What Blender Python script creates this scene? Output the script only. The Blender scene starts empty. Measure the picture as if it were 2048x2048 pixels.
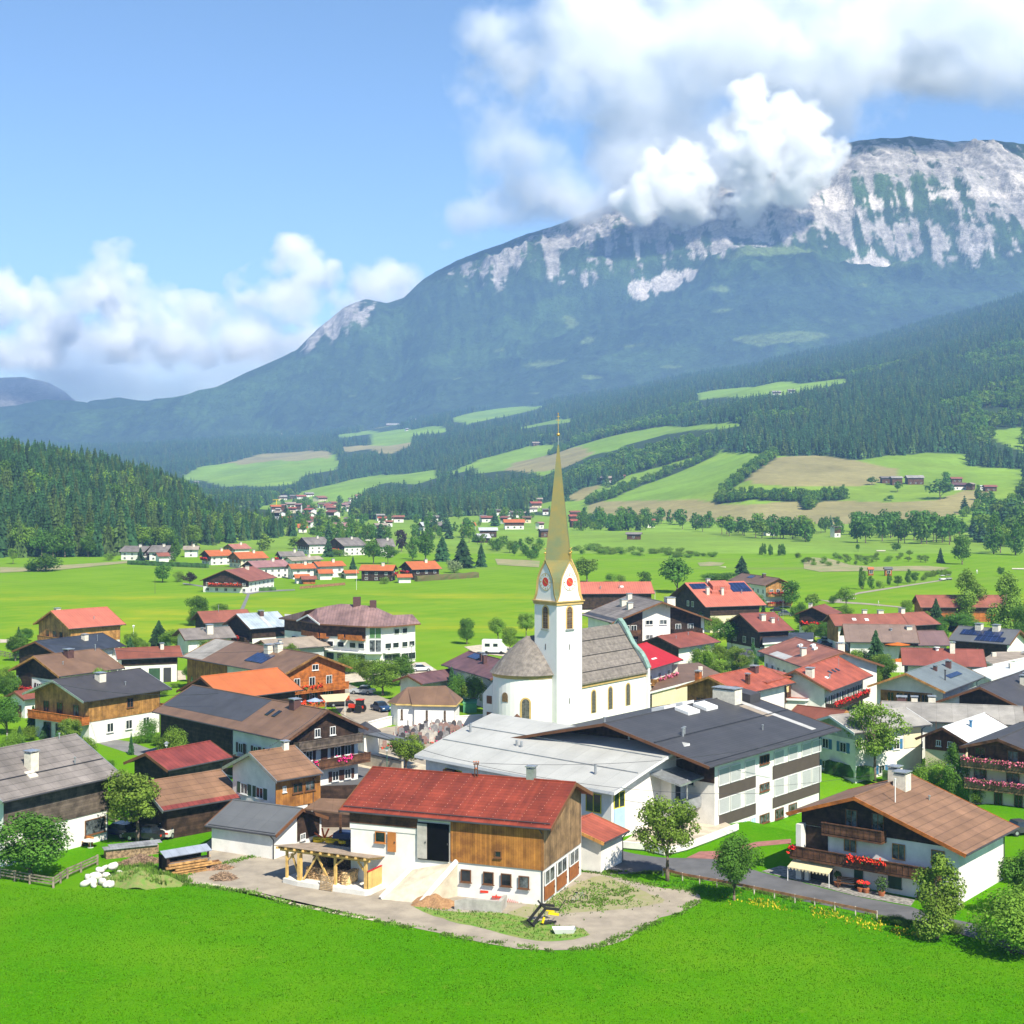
import bpy, bmesh, math, random
import numpy as np
from mathutils import Vector, Matrix
R_=math.radians
S=bpy.context.scene
COL=S.collection
# ---------------------------------------------------------------- camera
cam=bpy.data.cameras.new('camera'); camo=bpy.data.objects.new('camera',cam); COL.objects.link(camo)
camo.location=(0,0,36); camo.rotation_euler=(R_(90),0,0)
cam.sensor_width=36; cam.lens=36*3000/2048; cam.shift_y=-(1024-950)/2048
cam.clip_start=1; cam.clip_end=60000
S.camera=camo
# ---------------------------------------------------------------- world, sun, exposure
SUN_EL,SUN_AZ=48.0,150.0          # azimuth clockwise from +Y (the view direction)
w=bpy.data.worlds.new('World'); S.world=w; w.use_nodes=True
nt=w.node_tree; bg=nt.nodes['Background']
sky=nt.nodes.new('ShaderNodeTexSky'); sky.sky_type='NISHITA'; sky.sun_disc=False
sky.sun_elevation=R_(SUN_EL); sky.sun_rotation=R_(SUN_AZ); sky.altitude=800; sky.air_density=1.0; sky.dust_density=0.0; sky.ozone_density=5.0
nt.links.new(sky.outputs[0],bg.inputs[0]); bg.inputs[1].default_value=0.102
sd=bpy.data.lights.new('sun','SUN'); so=bpy.data.objects.new('sun',sd); COL.objects.link(so)
sd.energy=5.0; sd.angle=R_(0.53); sd.color=(1,.935,.80)
a=R_(SUN_AZ); e=R_(SUN_EL)
sdir=Vector((math.sin(a)*math.cos(e),math.cos(a)*math.cos(e),math.sin(e)))
so.rotation_euler=sdir.to_track_quat('Z','Y').to_euler(); so.location=(60,-60,120)
S.view_settings.view_transform='Standard'; S.view_settings.look='None'; S.view_settings.exposure=0.80; S.view_settings.gamma=1
S.render.engine='CYCLES'
cy=S.cycles; cy.max_bounces=14; cy.diffuse_bounces=2; cy.glossy_bounces=2; cy.transmission_bounces=2; cy.volume_bounces=12; cy.transparent_max_bounces=12
cy.use_denoising=True; cy.caustics_reflective=False; cy.caustics_refractive=False
try: cy.denoising_prefilter='ACCURATE'
except Exception: pass
cy.volume_step_rate=1.0; cy.volume_max_steps=128
# ---------------------------------------------------------------- helpers
def tag(o,label=None,cat=None,group=None,kind=None):
    if label:o['label']=label
    if cat:o['category']=cat
    if group:o['group']=group
    if kind:o['kind']=kind
    return o
def link(o,parent=None):
    COL.objects.link(o)
    if parent is not None:o.parent=parent
    return o
def empty(name,loc=(0,0,0),rz=0):
    o=bpy.data.objects.new(name,None);o.location=loc;o.rotation_euler=(0,0,rz);o.empty_display_size=.5
    return link(o)
class MB:
    """collects polygons, links them as one mesh object"""
    def __init__(s): s.v=[];s.f=[];s.m=[];s.sm=[]
    def poly(s,pts,m=0,smooth=False):
        i=len(s.v);s.v+=[tuple(p) for p in pts];s.f.append(tuple(range(i,i+len(pts))));s.m.append(m);s.sm.append(smooth)
    def mesh(s,vs,fs,m=0,smooth=False):
        i=len(s.v);s.v+=[tuple(p) for p in vs]
        for f in fs:s.f.append(tuple(i+k for k in f));s.m.append(m);s.sm.append(smooth)
    def box(s,x0,x1,y0,y1,z0,z1,m=0):
        v=[(x0,y0,z0),(x1,y0,z0),(x1,y1,z0),(x0,y1,z0),(x0,y0,z1),(x1,y0,z1),(x1,y1,z1),(x0,y1,z1)]
        s.mesh(v,[(0,3,2,1),(4,5,6,7),(0,1,5,4),(1,2,6,5),(2,3,7,6),(3,0,4,7)],m)
    def bar(s,a,b,r=.05,m=0,n=6,r2=None,smooth=False):
        a=Vector(a);b=Vector(b);d=(b-a)
        if d.length<1e-6:return
        q=d.to_track_quat('Z','Y');r2=r if r2 is None else r2
        vs=[];
        for P,rr in ((a,r),(b,r2)):
            for k in range(n):
                t=2*math.pi*(k+.5)/n;vs.append(P+q@Vector((rr*math.cos(t),rr*math.sin(t),0)))
        fs=[(k,(k+1)%n,n+(k+1)%n,n+k) for k in range(n)]+[tuple(range(n-1,-1,-1)),tuple(range(n,2*n))]
        s.mesh(vs,fs,m,smooth)
    def beam(s,a,b,w,h,m=0):
        """rectangular beam, w across (horizontal), h up"""
        a=Vector(a);b=Vector(b);d=(b-a).normalized();sx=d.cross(Vector((0,0,1)))
        if sx.length<1e-4:sx=Vector((1,0,0))
        sx.normalize();up=sx.cross(d)
        vs=[P+sx*(i*w/2)+up*(j*h/2) for P in (a,b) for i,j in ((-1,-1),(1,-1),(1,1),(-1,1))]
        s.mesh(vs,[(0,1,5,4),(1,2,6,5),(2,3,7,6),(3,0,4,7),(0,3,2,1),(4,5,6,7)],m)
    def prism(s,pts,z0,z1,m=0,mtop=None):
        n=len(pts);vs=[(p[0],p[1],z0) for p in pts]+[(p[0],p[1],z1) for p in pts]
        s.mesh(vs,[(k,(k+1)%n,n+(k+1)%n,n+k) for k in range(n)]+[tuple(range(n-1,-1,-1))],m)
        s.poly(vs[n:],m if mtop is None else mtop)
    def ico(s,c,r,sub=1,m=0,jit=0,rnd=random,sc=(1,1,1),smooth=True):
        bm=bmesh.new();bmesh.ops.create_icosphere(bm,subdivisions=sub,radius=1)
        vs=[]
        for v in bm.verts:
            k=r*(1+rnd.uniform(-jit,jit));vs.append((c[0]+v.co.x*k*sc[0],c[1]+v.co.y*k*sc[1],c[2]+v.co.z*k*sc[2]))
        s.mesh(vs,[[v.index for v in f.verts] for f in bm.faces],m,smooth);bm.free()
    def data(s,name,mats):
        me=bpy.data.meshes.new(name);me.from_pydata(s.v,[],s.f)
        for x in (mats if isinstance(mats,(list,tuple)) else [mats]):me.materials.append(x)
        me.polygons.foreach_set('material_index',s.m);me.polygons.foreach_set('use_smooth',s.sm)
        me.update();return me
    def build(s,name,mats,parent=None):
        if not s.f:return None
        return link(bpy.data.objects.new(name,s.data(name,mats)),parent)
def npmesh(name,V,F,mats,smooth=True):
    """V (n,3) float array, F (m,4) or (m,3) int array"""
    me=bpy.data.meshes.new(name);n=len(V);m,k=F.shape
    me.vertices.add(n);me.vertices.foreach_set('co',np.asarray(V,np.float32).ravel())
    me.loops.add(m*k);me.loops.foreach_set('vertex_index',np.asarray(F,np.int32).ravel())
    me.polygons.add(m);me.polygons.foreach_set('loop_start',np.arange(0,m*k,k,dtype=np.int32));me.polygons.foreach_set('loop_total',np.full(m,k,np.int32))
    for x in mats:me.materials.append(x)
    me.update(calc_edges=True);me.validate()
    if smooth:me.polygons.foreach_set('use_smooth',np.ones(m,bool))
    return me
def grid_faces(nu,nv):
    i=np.arange(nu-1)[:,None]*nv+np.arange(nv-1)[None,:];i=i.ravel()
    return np.stack([i,i+nv,i+nv+1,i+1],1)
def setattr_col(me,name,C):
    at=me.attributes.new(name,'FLOAT_COLOR','POINT');A=np.ones((len(C),4),np.float32);A[:,:3]=C;at.data.foreach_set('color',A.ravel())
# vectorised gradient-like value noise
_rs=np.random.RandomState(7);_T=_rs.rand(512,512).astype(np.float32)
def vnoise(x,y):
    x=np.asarray(x,float);y=np.asarray(y,float)
    xi=np.floor(x).astype(int);yi=np.floor(y).astype(int);fx=x-xi;fy=y-yi
    fx=fx*fx*fx*(fx*(fx*6-15)+10);fy=fy*fy*fy*(fy*(fy*6-15)+10)
    a=_T[xi%512,yi%512];b=_T[(xi+1)%512,yi%512];c=_T[xi%512,(yi+1)%512];d=_T[(xi+1)%512,(yi+1)%512]
    return (a*(1-fx)+b*fx)*(1-fy)+(c*(1-fx)+d*fx)*fy
def fbm(x,y,o=5,g=.5):
    s=0;a=1;t=0
    for k in range(o):
        s=s+a*vnoise(x*2**k+k*17.3,y*2**k+k*9.1);t+=a;a*=g
    return s/t
def ridged(x,y,o=5,g=.55):
    s=0;a=1;t=0
    for k in range(o):
        s=s+a*(1-np.abs(2*vnoise(x*2**k+k*31.7,y*2**k+k*5.3)-1));t+=a;a*=g
    return s/t
def inpoly(X,Y,poly):
    r=np.zeros(np.shape(X),bool);n=len(poly)
    for i in range(n):
        x1,y1=poly[i];x2,y2=poly[(i+1)%n]
        if y1==y2:continue
        c=((y1>Y)!=(y2>Y))&(X<(x2-x1)*(Y-y1)/(y2-y1)+x1);r^=c
    return r
# ---------------------------------------------------------------- materials
def mat(name,rgb,rough=.8,var=.12,scale=1.0,bump=0,metal=0,spec=.3,rgb2=None,kind='noise',stripe=None,attr=None,trans=0,coord='Object',island=0):
    m=bpy.data.materials.new(name);m.use_nodes=True;t=m.node_tree;N=t.nodes;L=t.links;b=N['Principled BSDF']
    b.inputs['Roughness'].default_value=rough;b.inputs['Metallic'].default_value=metal;b.inputs['Specular IOR Level'].default_value=spec
    tc=N.new('ShaderNodeTexCoord');no=N.new('ShaderNodeTexNoise');no.inputs['Scale'].default_value=scale;no.inputs['Detail'].default_value=5;no.inputs['Roughness'].default_value=.62
    L.new(tc.outputs[coord],no.inputs['Vector'])
    r=N.new('ShaderNodeMix');r.data_type='RGBA'
    c2=rgb2 or tuple(max(0,c*(1-2*var)) for c in rgb);c1=tuple(min(1,c*(1+var)) for c in rgb) if not rgb2 else rgb
    r.inputs[6].default_value=(*c1,1);r.inputs[7].default_value=(*c2,1)
    mr=N.new('ShaderNodeMapRange');mr.inputs[1].default_value=.36;mr.inputs[2].default_value=.64
    L.new(no.outputs['Fac'],mr.inputs[0]);L.new(mr.outputs[0],r.inputs[0]);out=r.outputs[2]
    hgt=no.outputs['Fac']
    if stripe:   # (axis, period m, width 0..1, darken, [axis2, period2, width2])
        for k in range(0,len(stripe),4):
            ax,per,wd,dk=stripe[k:k+4]
            sx=N.new('ShaderNodeSeparateXYZ');L.new(tc.outputs[coord],sx.inputs[0])
            mo=N.new('ShaderNodeMath');mo.operation='DIVIDE';mo.inputs[1].default_value=per;L.new(sx.outputs[ax],mo.inputs[0])
            fr=N.new('ShaderNodeMath');fr.operation='FRACT';L.new(mo.outputs[0],fr.inputs[0])
            lt=N.new('ShaderNodeMath');lt.operation='LESS_THAN';lt.inputs[1].default_value=wd;L.new(fr.outputs[0],lt.inputs[0])
            ml=N.new('ShaderNodeMix');ml.data_type='RGBA';ml.blend_type='MULTIPLY';ml.inputs[7].default_value=(dk,dk,dk,1)
            L.new(lt.outputs[0],ml.inputs[0]);L.new(out,ml.inputs[6]);out=ml.outputs[2]
            # every strip a slightly different tone
            fl=N.new('ShaderNodeMath');fl.operation='FLOOR';L.new(mo.outputs[0],fl.inputs[0])
            wn=N.new('ShaderNodeTexWhiteNoise');wn.noise_dimensions='1D';L.new(fl.outputs[0],wn.inputs['W'])
            mp=N.new('ShaderNodeMapRange');mp.inputs[3].default_value=1-var;mp.inputs[4].default_value=1+var*.4;L.new(wn.outputs['Value'],mp.inputs[0])
            hs=N.new('ShaderNodeHueSaturation');L.new(mp.outputs[0],hs.inputs['Value']);L.new(out,hs.inputs['Color']);out=hs.outputs[0]
    if attr:
        at=N.new('ShaderNodeAttribute');at.attribute_name=attr
        ml=N.new('ShaderNodeMix');ml.data_type='RGBA';ml.blend_type='MULTIPLY';ml.inputs[0].default_value=1
        L.new(at.outputs['Color'],ml.inputs[6]);L.new(out,ml.inputs[7]);out=ml.outputs[2]
    if island:
        ge=N.new('ShaderNodeNewGeometry');oi=N.new('ShaderNodeObjectInfo')
        ad=N.new('ShaderNodeMath');ad.operation='MULTIPLY_ADD';ad.inputs[1].default_value=.6;L.new(ge.outputs['Random Per Island'],ad.inputs[0])
        m2=N.new('ShaderNodeMath');m2.operation='MULTIPLY';m2.inputs[1].default_value=.4;L.new(oi.outputs['Random'],m2.inputs[0]);L.new(m2.outputs[0],ad.inputs[2])
        mp=N.new('ShaderNodeMapRange');mp.inputs[3].default_value=1-island;mp.inputs[4].default_value=1+island;L.new(ad.outputs[0],mp.inputs[0])
        hs=N.new('ShaderNodeHueSaturation');L.new(mp.outputs[0],hs.inputs['Value']);L.new(out,hs.inputs['Color'])
        mh=N.new('ShaderNodeMapRange');mh.inputs[3].default_value=.488;mh.inputs[4].default_value=.506;L.new(oi.outputs['Random'],mh.inputs[0]);L.new(mh.outputs[0],hs.inputs['Hue'])
        out=hs.outputs[0]
    L.new(out,b.inputs['Base Color'])
    if bump:
        bp=N.new('ShaderNodeBump');bp.inputs['Strength'].default_value=bump;bp.inputs['Distance'].default_value=.06;L.new(hgt,bp.inputs['Height']);L.new(bp.outputs[0],b.inputs['Normal'])
    if trans:
        tr=N.new('ShaderNodeBsdfTranslucent');L.new(out,tr.inputs[0]);mx=N.new('ShaderNodeMixShader');mx.inputs[0].default_value=trans
        L.new(b.outputs[0],mx.inputs[1]);L.new(tr.outputs[0],mx.inputs[2]);L.new(mx.outputs[0],N['Material Output'].inputs[0])
    return m

# ---------------------------------------------------------------- lie of the land (metres, world coordinates)
UK=np.array([-900,0,300,600,800,1024,1200,1500,1800,2048,2900],float)
K1=np.array([2400,2400,2400,2100,1700,1350,1150,980,950,900,900],float)
K2=np.array([3400,3400,3400,3000,2600,2200,1800,1450,1400,1400,1400],float)
V2=np.array([935,935,935,935,937,932,937,912,912,906,880],float)
K3=np.array([4700,4700,4700,4700,4700,4600,4500,4400,4200,4000,4000],float)
V3=np.array([900,895,890,872,848,815,790,738,664,595,430],float)
def hills_z(X,Y):
    X=np.asarray(X,float);Y=np.asarray(Y,float)
    u=1024+3000*X/np.maximum(Y,1)
    k1=np.interp(u,UK,K1);k2=np.interp(u,UK,K2);k3=np.interp(u,UK,K3)
    z2=36+(950-np.interp(u,UK,V2))*k2/3000
    z3=36+(950-np.interp(u,UK,V3))*k3/3000
    z=np.zeros(u.shape)
    for d in (-.06,-.03,0,.03,.06):
        y=Y*(1+d)
        t1=np.clip((y-k1)/(k2-k1),0,1);t2=np.clip((y-k2)/(k3-k2),0,1)
        z=z+(z2*t1**1.15+(z3-z2)*t2**0.95)/5
    amp=np.clip((Y-k1)/400,0,1)
    z=z+amp*(7*np.sin(X/170+Y/310)*np.sin(Y/230-X/400)+3*np.sin(X/61-Y/83+1))
    # wooded knoll on the left of the valley
    kx=np.interp(X,[-900,-500,-400,-290,-205,-150],[52,50,45,33,10,0])
    ky=np.interp(Y,[640,700,850,1050,1500],[0,.25,1,1,0])
    return np.maximum(z,kx*ky*np.clip((Y-600)/60,0,1))
MEADOWS=[[(123,1600),(159,1616),(195,1624),(223,1624),(235,1544),(241,1460),(255,1408),(287,1400),(311,1356),(348,1400),(361,1400),(394,1428),(433,1432),(413,1352),(456,1336),(382,1120),(337,1056),(315,980),(272,932),(254,939),(235,944),(215,947),(195,950),(175,954),(155,956),(136,968),(115,973),(94,973),(73,973),(49,973),(25,973),(9,1000),(40,1240),(53,1368),(86,1472)],[(7,1416),(39,1460),(51,1436),(68,1396),(69,1312),(59,1264),(28,1340)],[(-62,2508),(31,2576),(75,2512),(55,2320),(90,2364),(164,2268),(227,2224),(207,2028),(174,2096),(143,1980),(108,2000),(66,1936),(46,1908),(38,1896),(24,1960),(-10,2064),(-56,2264)],[(-118,4796),(70,4796),(146,4796),(55,4572),(-14,4580),(-118,4796)],[(1,3376),(50,3420),(111,3444),(136,3136),(103,3132),(22,3284)],[(52,1472),(74,1556),(94,1556),(97,1504),(75,1460),(65,1404)],[(-667,3004),(-676,3476),(-626,3724),(-500,3732),(-409,3416),(-333,2912),(-325,2776),(-381,2764),(-362,2532),(-365,2460),(-422,2456),(-575,2804)],[(-288,1760),(-321,2276),(-266,2528),(-225,2576),(-122,2460),(-111,2272),(-46,2544),(-43,2380),(-114,2228),(-138,2160),(-185,2216),(-210,2144),(-203,1964),(-242,1760)],[(-597,4644),(-462,4472),(-447,4556),(-296,4164),(-166,3748),(-153,3612),(-239,3640),(-224,3324),(-216,3204),(-242,3020),(-272,3056),(-301,3188),(-376,3404),(-418,3576),(-330,3528),(-383,4052)],[(-841,4796),(-742,4796),(-606,4796),(-598,4796),(-742,4796),(-838,4796)],[(-534,4796),(-406,4796),(-230,4796),(-246,4796),(-403,4576),(-518,4796)],[(-180,4344),(-22,4796),(109,4292),(36,4120),(-44,3920),(-118,3768)],[(385,3168),(480,3024),(498,2592),(573,2580),(559,2480),(499,2468),(435,2436),(378,2484),(347,2768)],[(168,2228),(233,2220),(260,1880),(284,1796),(280,1772),(250,1812),(230,1888),(207,2024),(152,2024)],[(496,1564),(538,1576),(494,1448),(488,1516)]]
MOWN=[[(198,1272),(251,1404),(287,1400),(311,1356),(337,1304),(319,1248),(285,1196),(257,1192),(228,1188),(192,1208)],[(68,1388),(97,1312),(124,1244),(149,1192),(159,1144),(175,1104),(216,1124),(240,1120),(262,1108),(285,1100),(315,1104),(349,1156),(363,1132),(307,1016),(280,1012),(253,1008),(224,994),(203,998),(182,1004),(160,1008),(142,1044),(123,1080),(103,1120),(84,1164),(64,1224)],[(55,2320),(90,2364),(109,2012),(66,1936),(24,1960),(-10,2064),(4,2336)],[(-676,3476),(-626,3724),(-500,3732),(-409,3416),(-366,3020),(-512,3308),(-583,3216)],[(-418,3576),(-330,3528),(-224,3324),(-216,3204),(-242,3020),(-272,3056),(-301,3188),(-376,3404)],[(52,1472),(74,1556),(94,1556),(75,1460),(65,1404)],[(-534,4796),(-406,4796),(-310,4796),(-358,4796),(-403,4576),(-518,4796)]]
HEDGES=[[(66,1332),(93,1372),(120,1456),(155,1512),(188,1552),(221,1600),(224,1640),(191,1592),(158,1556),(122,1508),(95,1432),(67,1388)],[(256,1468),(220,1344),(197,1276),(184,1252),(169,1212),(159,1172),(159,1148),(168,1180),(181,1216),(193,1236),(217,1304),(247,1396)],[(157,1144),(172,1132),(195,1120),(213,1112),(224,1104),(234,1116),(250,1120),(255,1144),(239,1140),(229,1128),(218,1136),(198,1140),(175,1156),(160,1168)],[(220,1124),(227,1116),(213,1072),(210,1076)],[(53,2228),(74,2504),(99,2432),(89,2328),(68,2220)]]
MASSIF_ROCK=[(1708,1578,430,202,1.25),(2359,1615,408,178,1.3),(2330,1301,286,119,1),(1455,1222,256,139,.85),(1763,1104,227,102,.75),(2102,1047,247,90,.6),(2523,1440,246,197,1),(706,1133,262,167,.85),(966,1305,293,146,.9),(575,1334,407,127,.9),(244,1203,152,89,.8),(91,1117,226,101,.6),(-84,1003,198,124,.5),(320,954,141,82,.5),(1165,1382,294,147,.9),(787,1450,386,129,1),(-862,849,134,124,1.3),(-989,752,93,108,1.1),(-617,959,66,32,.8),(-242,1090,154,64,.55),(938,1039,113,50,.7),(1128,1127,114,68,.7)]
MASSIF_SCREE=[(614,874,100,27,1.5),(711,900,89,33,1.4),(799,932,66,27,1.2),(584,826,40,18,1),(1616,980,99,31,1.5),(1614,1055,31,78,.9),(1552,1099,23,91,.8),(1606,1295,261,38,1.2),(2110,1337,265,34,1.2),(2441,1421,147,49,1.1),(1881,1646,153,36,.8),(1481,1359,72,48,.9),(2512,1615,153,76,.9),(574,1085,19,119,.6),(-879,918,66,39,.7),(-929,812,57,52,.6)]
MASSIF_ALP=[(-52,573,86,30,.9),(-316,541,66,20,.9),(436,518,77,19,.8),(541,407,88,16,.9),(-483,445,86,17,.9),(46,321,107,16,1),(281,378,90,18,.9),(-702,383,87,15,.9),(813,754,103,33,.8),(1165,720,117,31,.7),(1516,850,104,38,.7),(1211,1016,196,48,1.3),(853,502,125,39,1.5),(1019,514,106,28,1.2),(775,643,78,16,.8),(254,716,66,61,1.1),(110,469,138,43,1.1),(1358,769,100,28,.8),(1121,573,109,25,.9),(-210,430,61,20,1.3),(-179,360,42,15,.9),(295,561,51,40,.9),(1031,968,173,43,.8)]
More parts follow.
